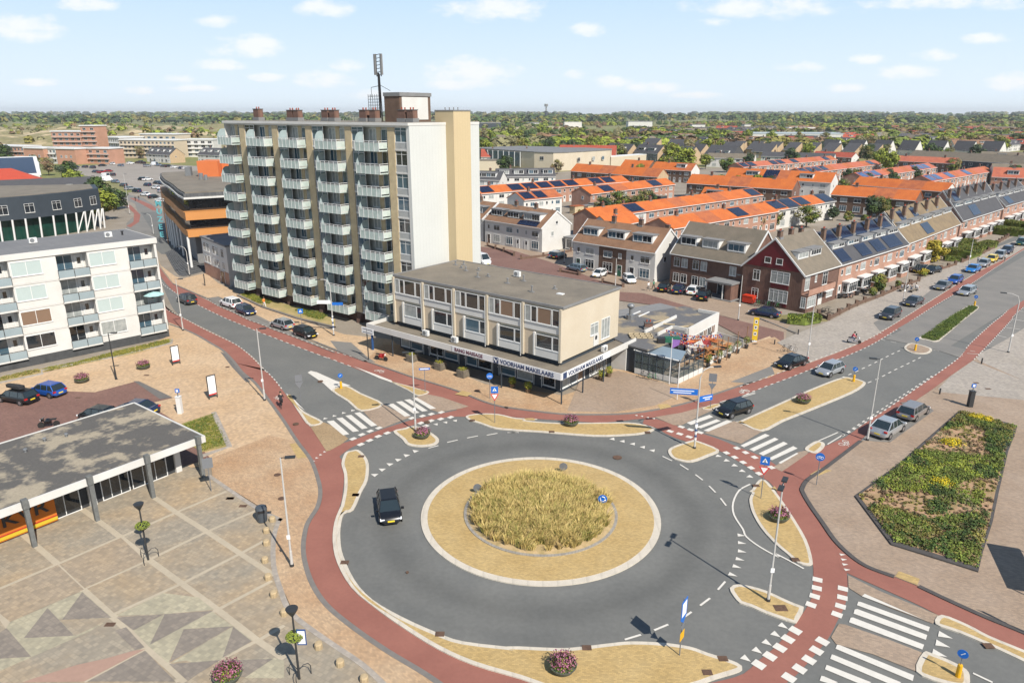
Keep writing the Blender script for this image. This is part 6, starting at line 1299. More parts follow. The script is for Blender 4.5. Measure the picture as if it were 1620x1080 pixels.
cpx('suv', 'silver', 'O 1468,342', 'O 1440,355', 'O 1500,322', 'silver people carrier parked behind the small yellow car', AV, ZP)
cpx('suv', 'navy', 'O 1512,312', 'O 1490,325', 'O 1540,298', 'dark blue car parked at the far end of the avenue bays', AV, ZP)
cpx('suv', 'green', 'O 1600,262', 'O 1580,272', 'O 1625,245', 'dark teal car at the right edge of the avenue', AV, ZP)
cpx('coupe', 'silver', 'F 838,596', 'F 900,556', 'F 790,622', 'silver sloping backed car parked beside the planting bed, nearest the lamp post', None, ZP)
cpx('estate', 'taupe', 'F 985,498', 'F 1035,462', 'F 930,530', 'taupe estate parked beside the planting bed, in front of the silver one', None, ZP)
cpx('suv', 'white', 'I 735,464', 'I 680,445', 'I 790,482', 'white crossover parked before the tower, furthest from the shops', TWG, ZP)
cpx('hatch', 'navy', 'I 862,524', 'I 910,542', 'I 800,500', 'dark blue hatchback parked nose to tail with the white crossover', TWG, ZP)
cpx('hatch', 'silver', 'I 1172,646', 'I 1110,625', 'I 1240,665', 'silver hatchback parked before the tower, behind the black one', TWG, ZP)
cpx('hatch', 'black', 'I 1370,718', 'I 1440,742', 'I 1300,695', 'black hatchback parked before the tower with its lamps towards the roundabout', TWG, ZP)
cpx('estate', 'black', 'g 88,288', 'g 20,275', 'g 165,300', 'black estate with roof box on the brown car park', None, ZP, roofbox=True)
cpx('hatch', 'blue', 'g 232,256', 'g 165,245', 'g 295,268', 'blue hatchback on the brown car park', None, ZP)
cpx('sedan', 'navy', 'g 650,345', 'g 560,335', 'g 730,352', 'dark blue car half hidden behind the pavilion roof', None, ZP)
cpx('hatch', 'black', 'g 470,375', 'g 420,368', 'g 520,382', 'black car mostly hidden behind the pavilion roof', None, ZP)
cpx('estate', 'bluegrey', 'n 142,488', 'n 80,470', 'n 205,500', 'blue grey estate on the drive of the brown roofed terrace', None, .05)
cpx('mini', 'white', 'n 308,530', 'n 262,545', 'n 365,508', 'small white car before the brick middle house', None, .05)
cpx('hatch', 'white', 'n 518,568', 'n 545,590', 'n 480,540', 'white car with dark roof before the right white house', None, .05)
cpx('hatch', 'black', 'n 768,630', 'n 800,600', 'n 745,650', 'dark car parked at the brick house, leftmost of the row', None, .1)
cpx('hatch', 'navy', 'n 872,645', 'n 905,615', 'n 850,665', 'dark blue car parked at the brick house, second of the row', None, .1)
cpx('mini', 'white', 'n 972,655', 'n 1005,625', 'n 950,672', 'small white car parked between dark cars at the brick house', None, .1)
cpx('suv', 'black', 'n 1052,690', 'n 1095,645', 'n 1025,708', 'big black people carrier parked beside the white porch', None, .1)
cpx('sedan', 'navy', 'n 1480,812', 'n 1390,790', 'n 1570,822', 'dark blue saloon parked before the corner house gable', None, .1)
cpx('estate', 'bluegrey', 'K 512,872', 'K 545,855', 'K 475,885', 'blue grey estate parked by the low brick wall of the white terrace', None, .05)
cpx('van', 'white', 'K 78,912', 'K 100,918', 'K 40,900', 'white van peeping out right of the tower foot', None, .05)
cpx('hatch', 'black', 'n 20,400', 'n 60,390', 'n -20,410', 'dark car on the drive between the two white terraces', None, .05)
cpx('hatch', 'dark', 'O 918,385', 'O 890,395', 'O 945,372', 'dark car behind the white balcony on the avenue drive', None, .1)
cpx('sedan', 'black', 'O 985,425', 'O 935,435', 'O 1030,412', 'black saloon on the avenue drive left of the yellow bush', None, .1)
cpx('sedan', 'black', 'O 1058,432', 'O 1020,440', 'O 1100,420', 'black saloon on the avenue drive right of the yellow bush', None, .1)
# car park, far left: same copies, smaller in the picture
lot = "540,385,navy 605,385,dark 660,390,dark 730,375,black 800,362,white 860,375,bluegrey 930,360,white 980,355,dark 1020,358,black 1050,378,silver 1100,370,white 1165,380,dark 1240,388,white 680,420,navy 715,425,red 775,415,red 800,442,dark 750,455,white 762,482,white 822,492,bluegrey 880,518,dark 928,542,silver 975,560,navy 1035,585,white 1095,602,black 1142,630,white 1010,475,black 1050,475,white 1050,515,navy 1110,535,white 1162,560,silver 1215,465,dark 1290,395,navy 1325,395,white 1000,352,navy 1130,372,bluegrey 1200,380,black 1120,500,black 1155,505,navy 520,384,black 1090,352,dark".split()
for i, t in enumerate(lot):
    x, y, c = t.split(','); p = PT(f'W {x},{y}'); row_dir = (math.cos(R(150)), math.sin(R(150))) if i % 3 else (math.cos(R(60)), math.sin(R(60)))
    k = 'van' if (x, y) in (('750', '455'), ('762', '482'), ('1100', '370')) else ['hatch', 'estate', 'suv', 'sedan'][i % 4]
    nm = {'navy': 'dark blue', 'dark': 'dark grey', 'bluegrey': 'blue grey'}.get(c, c); place = 'far edge' if int(y) < 400 else ('middle' if int(y) < 450 else 'near side')
    car(k, c, p, row_dir, f'{nm} {"van" if k == "van" else "car"} on the {place} of the big car park, {["left", "centre", "right"][min(2, max(0, (int(x)-500)//270))]} part', 'cars on the big car park', .03, far=True)

# ================================================================ bicycles, motorbikes
def wheel_ring(mb, x, z, r=.33, w_=.03, m=0, spokes=True):
    pts = [(x+r*math.cos(t), 0, z+r*math.sin(t)) for t in np.linspace(0, 2*math.pi, 17)]; mb.tube(pts, w_/2, 5, m, cap=False)
    if spokes:
        for k in range(5): a = k*math.pi/5; mb.tube([(x-r*math.cos(a), 0, z-r*math.sin(a)), (x+r*math.cos(a), 0, z+r*math.sin(a))], .004, 3, m)
BK = {}
def bicycle(c, d, col, label, group=None, z=.1, name='bicycle'):
    if col.name not in BK:
        f = MB(); f.tube([(-.5,0,.33),(-.15,0,.3),(.32,0,.72),(-.28,0,.75),(-.15,0,.3)], .018, 5); f.tube([(-.5,0,.33),(-.3,0,.82)], .015, 5); f.tube([(.5,0,.33),(.36,0,.98)], .018, 5); f.tube([(-.28,0,.75),(-.32,0,.92)], .015, 5)
        h = MB(); h.tube([(.25,-.28,1.02),(.36,-.1,1.02),(.36,.1,1.02),(.25,.28,1.02)], .014, 5); s = MB(); s.box(-.46,-.2,-.07,.07,.92,.97)
        w1 = MB(); wheel_ring(w1, 0, 0); g = MB(); g.box(-.62,-.3,-.06,.06,.72,.74)
        BK[col.name] = [('frame', f.mesh('frame', [col]), (0,0,0)), ('handlebar', h.mesh('handlebar', [M_blk]), (0,0,0)), ('saddle', s.mesh('saddle', [M_blk]), (0,0,0)), ('wheel', w1.mesh('wheel', [M_tyre]), (-.52,0,.34)), ('wheel', w1.mesh('wheel', [M_tyre]), (.52,0,.34)), ('carrier', g.mesh('carrier', [M_blk]), (0,0,0))]
    t = thing(name, label, 'bicycle', (c[0], c[1], z), math.atan2(d[1], d[0]), group)
    for n_, me, l in BK[col.name]: put(me, n_, t, l)
    return t
def motorbike(c, d, col, label, z=.1, scooter=False):
    t = thing('scooter' if scooter else 'motorcycle', label, 'scooter' if scooter else 'motorcycle', (c[0], c[1], z), math.atan2(d[1], d[0]))
    b = MB()
    if scooter: b.prism([(-.75,-.2),(-.2,-.22),(-.1,-.12),(.3,-.12),(.45,-.2),(.45,.2),(.3,.12),(-.1,.12),(-.2,.22),(-.75,.2)], .28, .42); b.box(-.75, -.1, -.2, .2, .42, .75); b.box(.34, .48, -.2, .2, .42, 1.0)
    else: b.lathe(0, 0, [(.0,.45),(.22,.5),(.26,.7),(.18,.9),(0,.95)], 10); b.box(-.3, .35, -.14, .14, .38, .7); b.box(.35, .6, -.15, .15, .7, .98)
    b.build('body', [col], t)
    s = MB(); s.box(-.75, -.1, -.15, .15, .76, .86); s.build('seat', [M_blk], t)
    for x in (-.68, .68): w1 = MB(); w1.T = Matrix.Translation((x, 0, .3)) @ Matrix.Rotation(math.pi/2, 4, 'X'); w1.cyl(0, 0, -.07, .07, .3 if not scooter else .22, n=14); w1.build('wheel', [M_tyre], t)
    h = MB(); h.tube([(.3,-.36,1.08),(.42,-.1,1.05),(.42,.1,1.05),(.3,.36,1.08)], .02, 5); h.tube([(.68,0,.3),(.42,0,1.05)], .03, 5); h.build('handlebar', [M_rim], t)
    l = MB(); l.cyl(0,0,0,.01,.01,n=4); l.cbox(.6, 0, .85, .1, .2, .16); l.build('headlight', [M_hl], t); return t
# ================================================================ people
def person(c, rz, pose, label, shirt, trousers, hair=(.05,.035,.025), z=.1, group=None, hairlong=False, scale=1.0):
    h = {'hip': (0,0,.92), 'belly': (0,0,1.08), 'chest': (.02,0,1.32), 'neck': (.02,0,1.47), 'head0': (.04,0,1.56), 'head1': (.05,0,1.68),
         'sl': (0,.18,1.4), 'sr': (0,-.18,1.4), 'el': (-.02,.25,1.14), 'er': (-.02,-.25,1.14), 'wl': (.06,.25,.92), 'wr': (.06,-.25,.92), 'hl': (.09,.24,.83), 'hr': (.09,-.24,.83),
         'ul': (0,.1,.88), 'ur': (0,-.1,.88), 'kl': (.02,.1,.48), 'kr': (.02,-.1,.48), 'al': (-.01,.1,.09), 'ar': (-.01,-.1,.09), 'tl': (.16,.11,.04), 'tr': (.16,-.11,.04)}
    if pose == 'walk': h.update(kl=(.14,.1,.5), al=(.24,.1,.1), tl=(.4,.1,.08), kr=(-.06,-.1,.48), ar=(-.3,-.1,.14), tr=(-.16,-.1,.04), el=(-.12,.25,1.16), wl=(-.14,.24,.94), hl=(-.13,.23,.85), er=(.08,-.25,1.16), wr=(.22,-.22,.98), hr=(.28,-.21,.91))
    if pose in ('ride', 'sit'):
        dzz = 0.0 if pose == 'ride' else -.45; lean = .22 if pose == 'ride' else .02
        for k in ('belly', 'chest', 'neck', 'head0', 'head1', 'sl', 'sr'): x, y, z_ = h[k]; h[k] = (x+lean*(z_-.92)/.6, y, z_)
        h.update(kl=(.38,.12,.78), kr=(.42,-.12,.86), al=(.22,.12,.34) if pose == 'ride' else (.4,.12,.52), ar=(.28,-.12,.48) if pose == 'ride' else (.4,-.12,.52), tl=(.38,.12,.3) if pose == 'ride' else (.54,.12,.48), tr=(.44,-.12,.44) if pose == 'ride' else (.54,-.12,.48), el=(.3,.25,1.18), er=(.3,-.25,1.18), wl=(.52,.26,1.06), wr=(.52,-.26,1.06), hl=(.6,.26,1.04), hr=(.6,-.26,1.04))
        h = {k: (v[0], v[1], v[2]+dzz) for k, v in h.items()}
    rad = {'hip': .15, 'belly': .135, 'chest': .16, 'neck': .06, 'head0': .085, 'head1': .1, 'sl': .075, 'sr': .075, 'el': .05, 'er': .05, 'wl': .035, 'wr': .035, 'hl': .04, 'hr': .04, 'ul': .1, 'ur': .1, 'kl': .065, 'kr': .065, 'al': .045, 'ar': .045, 'tl': .04, 'tr': .04}
    E_ = [('hip','belly'),('belly','chest'),('chest','neck'),('neck','head0'),('head0','head1'),('chest','sl'),('chest','sr'),('sl','el'),('el','wl'),('wl','hl'),('sr','er'),('er','wr'),('wr','hr'),('hip','ul'),('ul','kl'),('kl','al'),('al','tl'),('hip','ur'),('ur','kr'),('kr','ar'),('ar','tr')]
    ks = list(h); V_ = [h[k] for k in ks]; ed = [(ks.index(a), ks.index(b)) for a, b in E_]
    # five fingers and a thumb at each hand, short chains rooted in the palm
    rads = [rad[k] for k in ks]
    for side, s in (('hl', 1), ('hr', -1)):
        w = Vector(h['w'+side[1]]); p = Vector(h[side]); d = (p-w).normalized(); q = d.cross(Vector((0, s, .2))).normalized()
        for f in range(4):
            o = p+q*(f-1.5)*.022; V_.append(tuple(o+d*.045)); V_.append(tuple(o+d*(.085-.008*abs(f-1.5))+Vector((0,-s*.012,0)))); rads += [.0095, .0085]; n0 = len(V_); ed += [(ks.index(side), n0-2), (n0-2, n0-1)]
        V_.append(tuple(p+q*.045+d*.01)); V_.append(tuple(p+q*.06+d*.045)); rads += [.011, .009]; n0 = len(V_); ed += [(ks.index(side), n0-2), (n0-2, n0-1)]
    me = bpy.data.meshes.new('person_body'); me.from_pydata(V_, ed, []); o = bpy.data.objects.new('tmp', me); COL.objects.link(o)
    o.modifiers.new('s', 'SKIN'); 
    for i, sv in enumerate(me.skin_vertices[0].data): sv.radius = (rads[i], rads[i]*(.82 if ks[i:i+1] and ks[i] in ('belly', 'chest', 'hip') and False else 1)); sv.use_root = (i == ks.index('hip'))
    sb = o.modifiers.new('b', 'SUBSURF'); sb.levels = 1; sb.render_levels = 1
    dg = bpy.context.evaluated_depsgraph_get(); m2 = bpy.data.meshes.new_from_object(o.evaluated_get(dg)); bpy.data.objects.remove(o)
    skin = mat('skin', (.55,.33,.22), var=0, rough=.6); shoe = M_blk
    for mm in (skin, shirt, trousers, shoe): m2.materials.append(mm)
    J = {k: Vector(v) for k, v in h.items()}
    segs = [(a, b, {'hip': 2, 'ul': 2, 'ur': 2, 'kl': 2, 'kr': 2, 'al': 3, 'ar': 3, 'belly': 1, 'chest': 1, 'neck': 0, 'head0': 0, 'sl': 1, 'sr': 1, 'el': 1, 'er': 1, 'wl': 0, 'wr': 0}[a]) for a, b in E_]
    segs = [(a, b, 0 if b in ('neck', 'head0', 'head1') and a != 'belly' else (1 if (a, b) == ('hip', 'belly') else m_)) for a, b, m_ in segs]
    for pl_ in m2.polygons:
        c_ = pl_.center; bst = 9; mi = 1
        for a, b, m_ in segs:
            A_, B_ = J[a], J[b]; ab = B_-A_; t = max(0, min(1, (c_-A_).dot(ab)/max(1e-9, ab.length_squared))); dd = (c_-(A_+ab*t)).length
            if dd < bst: bst = dd; mi = m_
        pl_.material_index = mi; pl_.use_smooth = True
    t = thing('person', label, 'person', (c[0], c[1], z), rz, group); t.scale = (scale,)*3; put(m2, 'body', t)
    hd = Vector(h['head1']); g = MB(); n = 10
    g.lathe(hd.x-.02, hd.y, [(.1, hd.z-.09 if not hairlong else hd.z-.24), (.118, hd.z-.0), (.112, hd.z+.05), (.07, hd.z+.105), (0, hd.z+.12)], n); g.build('hair', [mat('hair_%d' % int(hair[0]*999), hair, var=0)], t)
    f = MB()
    for s in (-1, 1): f.cbox(hd.x+.103, s*.035, hd.z-.02, .012, .018, .012)
    f.cbox(hd.x+.1, 0, hd.z-.085, .012, .045, .01); f.cbox(hd.x+.112, 0, hd.z-.05, .03, .02, .035, 1); f.build('face_features', [M_blk, skin], t)
    return t
cl = lambda n, c: mat('cloth_'+n, c, var=.1, scale=8)
C_bk, C_wh, C_rd, C_bl, C_gr, C_or, C_gn = cl('black', (.02,.02,.025)), cl('white', (.7,.7,.7)), cl('red', (.5,.03,.08)), cl('denim', (.06,.1,.2)), cl('grey', (.2,.2,.2)), cl('orange', (.8,.22,.03)), cl('green', (.05,.22,.15))
# ================================================================ street furniture
P_lamp = mat('lamp_post_paint', pc(214,212,208), var=.03, rough=.45); P_dk = mat('dark_post', pc(58,60,62), var=0, rough=.5); P_blue = mat('sign_blue', (.01,.13,.5), var=0, rough=.4); P_sw = mat('sign_face_white', (.8,.8,.8), var=0, rough=.4); P_red = mat('sign_red', (.6,.03,.03), var=0, rough=.4); P_bk = mat('sign_back', pc(150,154,160), var=0, rough=.5, metal=.4); P_yb = mat('beacon_yellow', pc(250,190,30), var=0, rough=.5); P_stripe = mat('stripe_blue', pc(40,84,150), var=0)
CAMD = lambda p: math.atan2(-p[1], -p[0])
def lamp(base, top, label, heads=1, dark=False, arm=None, z=.1, striped=False, group='lamp posts', h=None, hd=None):
    p = PT(base, z); r, xy = top.split(); x, y = map(float, xy.split(',')); H_ = h or Zat(x, y, p, r)-.0
    t = thing('street_lamp', label, 'lamp post', p, 0, group); m = P_dk if dark else P_lamp
    H_ -= z
    a = hd if hd is not None else 0
    b = MB()
    if arm: # bent over arm
        b.tube([(0,0,0),(0,0,.35),(0,0,H_-1.0),(math.cos(a)*.25,math.sin(a)*.25,H_-.25),(math.cos(a)*arm*.6,math.sin(a)*arm*.6,H_),(math.cos(a)*arm,math.sin(a)*arm,H_+.02)], [.11,.09,.06,.05,.045,.04], 8)
    else: b.tube([(0,0,0),(0,0,1.2),(0,0,1.25),(0,0,H_)], [.105,.1,.075,.05], 8)
    b.build('post', [m], t)
    f = MB(); f.cyl(0, 0, -.05, .18, .16, .14, 10); f.build('foot', [P_dk], t)
    hs = []
    for k in range(heads):
        aa = a+k*math.pi; g = MB(); l = MB(); g.T = Matrix.Rotation(aa, 4, 'Z'); l.T = g.T; o = (arm or .1)
        if arm: g.box(o-.1, o+.6, -.13, .13, H_-.03, H_+.08)
        else: g.box(.02, .28, -.03, .03, H_-.02, H_+.02); g.box(.28, .95, -.16, .16, H_-.04, H_+.05)
        hd_ = g.build('lamp_head', [P_dk if not dark else P_dk], t); l.box(o+.25, o+.7, -.1, .1, H_-.06, H_-.04) if not arm else l.box(o, o+.5, -.1, .1, H_-.05, H_-.03); l.build('lens', [M_hl], hd_)
    if striped:
        for k in range(7):
            s = MB(); s.cyl(0, 0, .9+k*.3, 1.05+k*.3, .115, n=10); s.build('stripe', [P_stripe if k % 2 else P_sw], t)
    c = MB(); c.box(-.12, .12, -.12, -.08, 2.2, 2.5) if not dark else c.box(-.01,.01,-.01,.01,.5,.51); c.build('sticker', [P_sw], t)
    return t, H_
def lampdir(s1, s2): d = PT(s2)-PT(s1); return math.atan2(d.y, d.x)
lamp('X 1215,950', 'X 1240,765', 'tall lamp post with two flat heads on the lower right island', heads=2, hd=R(60))
lamp('X 1372,696', 'X 1391,568', 'tall lamp post beside the two silver parked cars', heads=1, hd=R(160))
lamp('X 462,895', 'X 447,724', 'tall lamp post on the brick strip at the edge of the square', heads=1, hd=R(10))
lamp('A 68,335', 'X 405,520', 'tall lamp post on the kerb beside the cyclist', heads=1, hd=R(10))
lamp('I 322,662', 'I 272,225', 'lamp post with a white sign, by the corner of the low flats', heads=1, hd=R(20))
lamp('A 927,510', 'A 910,60', 'tall two headed lamp post on the island with the flower tub', heads=2, hd=R(10))
t, H_ = lamp('B 1075,608', 'B 1110,150', 'curved double lamp post with blue striped foot and blue direction signs', heads=2, arm=1.3, striped=True, hd=R(10))
for z_, a, l_, x0, m_ in ((5.6, R(170), 2.5, .1, P_blue), (4.9, R(25), 1.5, .1, P_blue)):
    g = MB(); g.T = Matrix.Rotation(a, 4, 'Z'); g.box(x0, x0+l_, -.03, .03, z_-.28, z_+.28); g.box(x0+.35, x0+l_-.1, -.035, .035, z_+.05, z_+.13, 1); g.box(x0+.6, x0+l_-.3, -.035, .035, z_-.15, z_-.07, 1); g.build('direction_sign', [m_, P_sw], t)
t, H_ = lamp('I 1610,705', 'I 1575,225', 'curved lamp post with blue striped foot in front of the tower', heads=1, arm=1.3, striped=True, hd=R(190))
g = MB(); g.box(-2.0, -.1, -.03, .03, 4.6, 5.1); g.build('direction_sign', [P_sw], t); g = MB(); g.box(.1, 1.6, -.03, .03, 4.4, 4.8); g.build('direction_sign', [P_blue], t)
lamp('O 295,970', 'O 338,570', 'tall lamp post next to the parked black saloon and dark bollard', heads=1, hd=R(20))
lamp('O 878,622', 'O 925,350', 'lamp post between the two dark cars parked on the avenue', heads=1, hd=R(-40))
lamp('O 1278,398', 'O 1306,225', 'lamp post before the clipped hedge block on the avenue', heads=1, hd=R(-40))
lamp('J 1448,478', 'J 1535,30', 'curved lamp post on the right pavement of the avenue', heads=1, arm=1.6, hd=R(150))
lamp('g 552,180', 'g 520,-40', 'black lamp post on the sand coloured square below the white flats', dark=True, heads=1, hd=R(10))
lamp('W 925,715', 'W 900,430', 'thin lamp post left of the museum road', heads=1, hd=R(0), z=.03)
lamp('W 1095,860', 'W 1075,715', 'curved lamp post by the striped crossing of the museum road', heads=1, arm=1.2, hd=R(180), z=.03)
lamp('W 1350,1150', 'W 1320,945', 'curved lamp post before the orange banded office steps', heads=1, arm=1.2, hd=R(180), z=.1)
lamp('n 420,600', 'n 418,400', 'lamp post at the rear corner of the cream shop building', heads=1, hd=R(150), z=.05)
lamp('K 562,905', 'K 562,840', 'short post with red sign before the blue grey estate', heads=1, hd=R(0), z=.05, h=3)
lamp('n 1295,838', 'n 1310,520', 'lamp post before the porch of the brick house', heads=1, hd=R(150), z=.1)

# square lamps with hanging flower baskets and cycle hoops
def square_lamp(base, top, label, board=False):
    p = PT(base, .11); r, xy = top.split(); x, y = map(float, xy.split(',')); H_ = Zat(x, y, p, r)-.11; t = thing('square_lamp', label, 'lamp post', p, 0, 'square lamps')
    b = MB(); b.tube([(0,0,0),(0,0,H_-.5)], [.075,.05], 8); b.build('post', [P_dk], t)
    s = MB(); s.lathe(0, 0, [(.06,H_-.5),(.3,H_-.12),(.34,H_),(.0,H_+.06)], 14); hd = s.build('lamp_shade', [P_dk], t)
    g = MB(); g.lathe(0, 0, [(.05,H_-.48),(.2,H_-.2),(.0,H_-.14)], 12); g.build('lens', [M_hl], hd)
    bz = H_*.62; k = MB(); k.lathe(0, 0, [(.08,bz-.4),(.3,bz-.25),(.42,bz),(.0,bz+.02)], 14); bk_ = k.build('flower_basket', [P_dk], t)
    f = MB(); r_ = random.Random(int(p.x*10)); 
    for _ in range(420):
        d = Vector((r_.gauss(0,1), r_.gauss(0,1), abs(r_.gauss(0,1)))).normalized(); q = Vector((d.x*.48, d.y*.48, bz+d.z*.3-.08)); u = Vector((r_.gauss(0,1), r_.gauss(0,1), r_.gauss(0,1))).normalized(); v = d.cross(u).normalized(); e = .045; o = len(f.v); f.v += [tuple(q-u*e), tuple(q+v*e), tuple(q+u*e), tuple(q-v*e)]; f.f.append((o,o+1,o+2,o+3)); f.m.append(r_.choice((0,2,2,0)))
    f.build('flowers', Lg, bk_)
    for a in (R(35), R(155), R(275)):
        h = MB(); c_, s_ = math.cos(a), math.sin(a); h.tube([(c_*.08, s_*.08, .62), (c_*.3, s_*.3, .8), (c_*.55, s_*.55, .78), (c_*.68, s_*.68, .55), (c_*.68, s_*.68, 0)], .025, 6); h.build('cycle_hoop', [P_dk], t)
    if board: g = MB(); g.box(.12, .62, -.04, 0, 2.3, 3.3, 0); g.box(.17, .57, -.045, -.04, 2.38, 3.22, 1); g.build('notice_board', [P_stripe, P_sw], t)
    return t
square_lamp('H 845,378', 'H 790,58', 'black square lamp with green hanging basket, in the middle of the square')
square_lamp('C 265,1055', 'C 230,655', 'black square lamp with hanging basket and notice board, near the lower brick strip', True)

def tub(base, label, s=1.0, pink=True, group='round flower tubs', z=.11):
    p = PT(base, z); t = thing('flower_tub', label, 'flower tub', p, 0, group); b = MB(); b.lathe(0, 0, [(.35*s,0),(.62*s,.1),(.78*s,.36),(.8*s,.42),(.74*s,.42),(.0,.38)], 24); b.build('bowl', [mat('tub_paint', pc(104,108,96), var=.05)], t)
    r = random.Random(int(p.x*31)); f = MB(); g = MB()
    for k in range(1500):
        d = Vector((r.gauss(0,1), r.gauss(0,1), abs(r.gauss(0,1))*.9)).normalized(); rr = r.uniform(.5, 1.05); q = Vector((d.x*.76*s*rr, d.y*.76*s*rr, .42+d.z*.42*s*rr)); u = Vector((r.gauss(0,1), r.gauss(0,1), r.gauss(0,1))).normalized(); v = d.cross(u).normalized(); fl = r.random() < .28; e = .042 if not fl else .05
        if fl: q += Vector((d.x*.08, d.y*.08, .12+.2*r.random()))
        mb = g if fl else f; o = len(mb.v); mb.v += [tuple(q-u*e), tuple(q+v*e), tuple(q+u*e), tuple(q-v*e)]; mb.f.append((o,o+1,o+2,o+3)); mb.m.append(r.choice((0,0,1)) if fl else r.choice((0,1,2)))
        if fl and r.random() < .3: mb.tube([q, (q.x*.8, q.y*.8, .45)], .006, 3, 2)
    f.build('foliage', [Lg[0], Lg[1], Lg[2]], t); g.build('blossom', [mat('pink_flower', pc(206,130,160), var=.2, scale=3, fine=False), mat('wine_flower', pc(136,64,88), var=.2, fine=False), Lg[1]], t)
for s, l in (('A 965,545', 'flower tub with pink tulips on the island by the tall two headed lamp'), ('B 372,475', 'flower tub on the long yellow island below the shop corner'), ('F 360,420', 'flower tub on the median of the avenue'), ('E 222,150', 'flower tub with dark pink flowers on the right teardrop island'), ('D 325,1005', 'large flower tub on the yellow island at the bottom'),
             ('H 1300,1060', 'flower tub cut by the bottom edge of the square'), ('g 682,128', 'flower tub on the sand square nearer the road'), ('g 390,192', 'flower tub on the sand square nearer the car park')): tub(s, l, 1.0)
for s, l in (('A 908,112', 'wooden box planter nearest the tower, before the shops'), ('A 1068,158', 'wooden box planter before the shops, middle one'), ('A 1198,200', 'wooden box planter before the shops, nearest the shop corner')):
    p = PT(s, .1); t = thing('box_planter', l, 'planter', p, CR, 'wooden box planters'); b = MB()
    for k in range(5): b.box(-.55, .55, -.55, .55, .05+k*.18, .2+k*.18)
    b.box(-.5, .5, -.5, .5, 0, .9); b.build('crate', [mat('weathered_wood', pc(150,140,124), var=.2, scale=3)], t); f = MB(); r = random.Random(3)
    for _ in range(300): q = Vector((r.uniform(-.5,.5), r.uniform(-.5,.5), .95+r.random()*.22)); u = Vector((r.gauss(0,1), r.gauss(0,1), r.gauss(0,1))).normalized(); v = u.cross(Vector((1,.3,.2))).normalized(); e = .05; o = len(f.v); f.v += [tuple(q-u*e), tuple(q+v*e), tuple(q+u*e), tuple(q-v*e)]; f.f.append((o,o+1,o+2,o+3)); f.m.append(r.choice((0,2,3,6)))
    f.build('plants', Lg, t)
def bushball(mb, x, y, z, s, r, n=260, mi=(6,2,0)):
    for _ in range(n):
        d = Vector((r.gauss(0,1), r.gauss(0,1), r.gauss(0,1))).normalized(); q = Vector((x,y,z))+d*s*r.uniform(.6,1.05); u = Vector((r.gauss(0,1), r.gauss(0,1), r.gauss(0,1))).normalized(); v = d.cross(u).normalized(); e = .055; o = len(mb.v); mb.v += [tuple(q-u*e), tuple(q+v*e), tuple(q+u*e), tuple(q-v*e)]; mb.f.append((o,o+1,o+2,o+3)); mb.m.append(r.choice(mi))
for s, l in (('B 38,262', 'yellow green pot bush before the shop canopy, left one'), ('B 128,290', 'yellow green pot bush before the shop canopy, right one'), ('V 60,870', 'yellow green bush trough left of the cafe, left half'), ('V 125,840', 'yellow green bush trough left of the cafe, right half')):
    p = PT(s, .1); t = thing('pot_bush', l, 'potted bush', p, 0, 'yellow green pot bushes'); b = MB(); b.lathe(0, 0, [(.25,0),(.36,.5),(.3,.5),(0,.45)], 12); b.build('pot', [mat('wood_pot', pc(132,110,86), var=.1)], t); f = MB(); bushball(f, 0, 0, .85, .5, random.Random(5), 420); f.build('foliage', Lg, t)
# terrace of the cafe
wf = MB(); A_, B_ = PT('V 985,745'), PT('V 1272,588'); wr_ = math.atan2((B_-A_).y, (B_-A_).x); t = thing('white_fence', 'low white panel fence round the cafe terrace', 'fence', A_, wr_)
n = 6; Lf = (B_-A_).length
for k in range(n): g = MB(); g.box(Lf*k/n+.05, Lf*(k+1)/n-.05, -.03, .03, .12, 1.0); g.build('fence_panel', [B_white], t)
for k in range(4): g = MB(); g.T = Matrix.Translation((Lf,0,0)) @ Matrix.Rotation(R(75), 4, 'Z'); g.box(k*1.9+.05, k*1.9+1.85, -.03, .03, .12, 1.0); g.build('fence_panel', [B_white], t)
for i, (s, l) in enumerate((('V 972,765', 'first'), ('V 1065,725', 'second'), ('V 1148,680', 'third'), ('V 1222,640', 'fourth'), ('V 1298,600', 'last'))):
    p = PT(s, .1); t = thing('potted_tree', f'{l} small potted bush along the white terrace fence, counted from the glass veranda', 'potted plant', p, 0, 'potted bushes along the terrace'); b = MB(); b.lathe(0,0,[(.2,0),(.3,.5),(.25,.5),(0,.45)],10); b.build('pot', [P_dk], t); b = MB(); b.tube([(0,0,.4),(0,0,1.1)], .03, 5); b.build('trunk', [M_bark if 'M_bark' in globals() else B_brickb], t); f = MB(); bushball(f, 0, 0, 1.25, .5, random.Random(i), 300, (0,1,3)); f.build('crown', Lg, t)
for i, s in enumerate(('V 1130,700', 'V 1215,650', 'V 1050,730', 'V 1295,600')):
    p = PT(s, .1); b = MB(); b.cyl(0,0,0,2.9,.06,n=6); b.cyl(0,0,2.9,3.1,.09,.06,6); b.build('terrace_pole', [B_brown], None, p, label='brown wooden pole standing behind the white terrace fence', cat='pole', group='terrace poles')
dk = MB(); dk.prism([Vector(q) for q in ((23.0,81.9,0),(31.0,91.9,0),(29.3,95.2,0),(23.2,88.0,0),(20.5,84.2,0))], .0, .13); struct('terrace_floor', dk, mat('terrace_tile', pc(196,170,140), var=.1, scale=1))
r4 = random.Random(9)
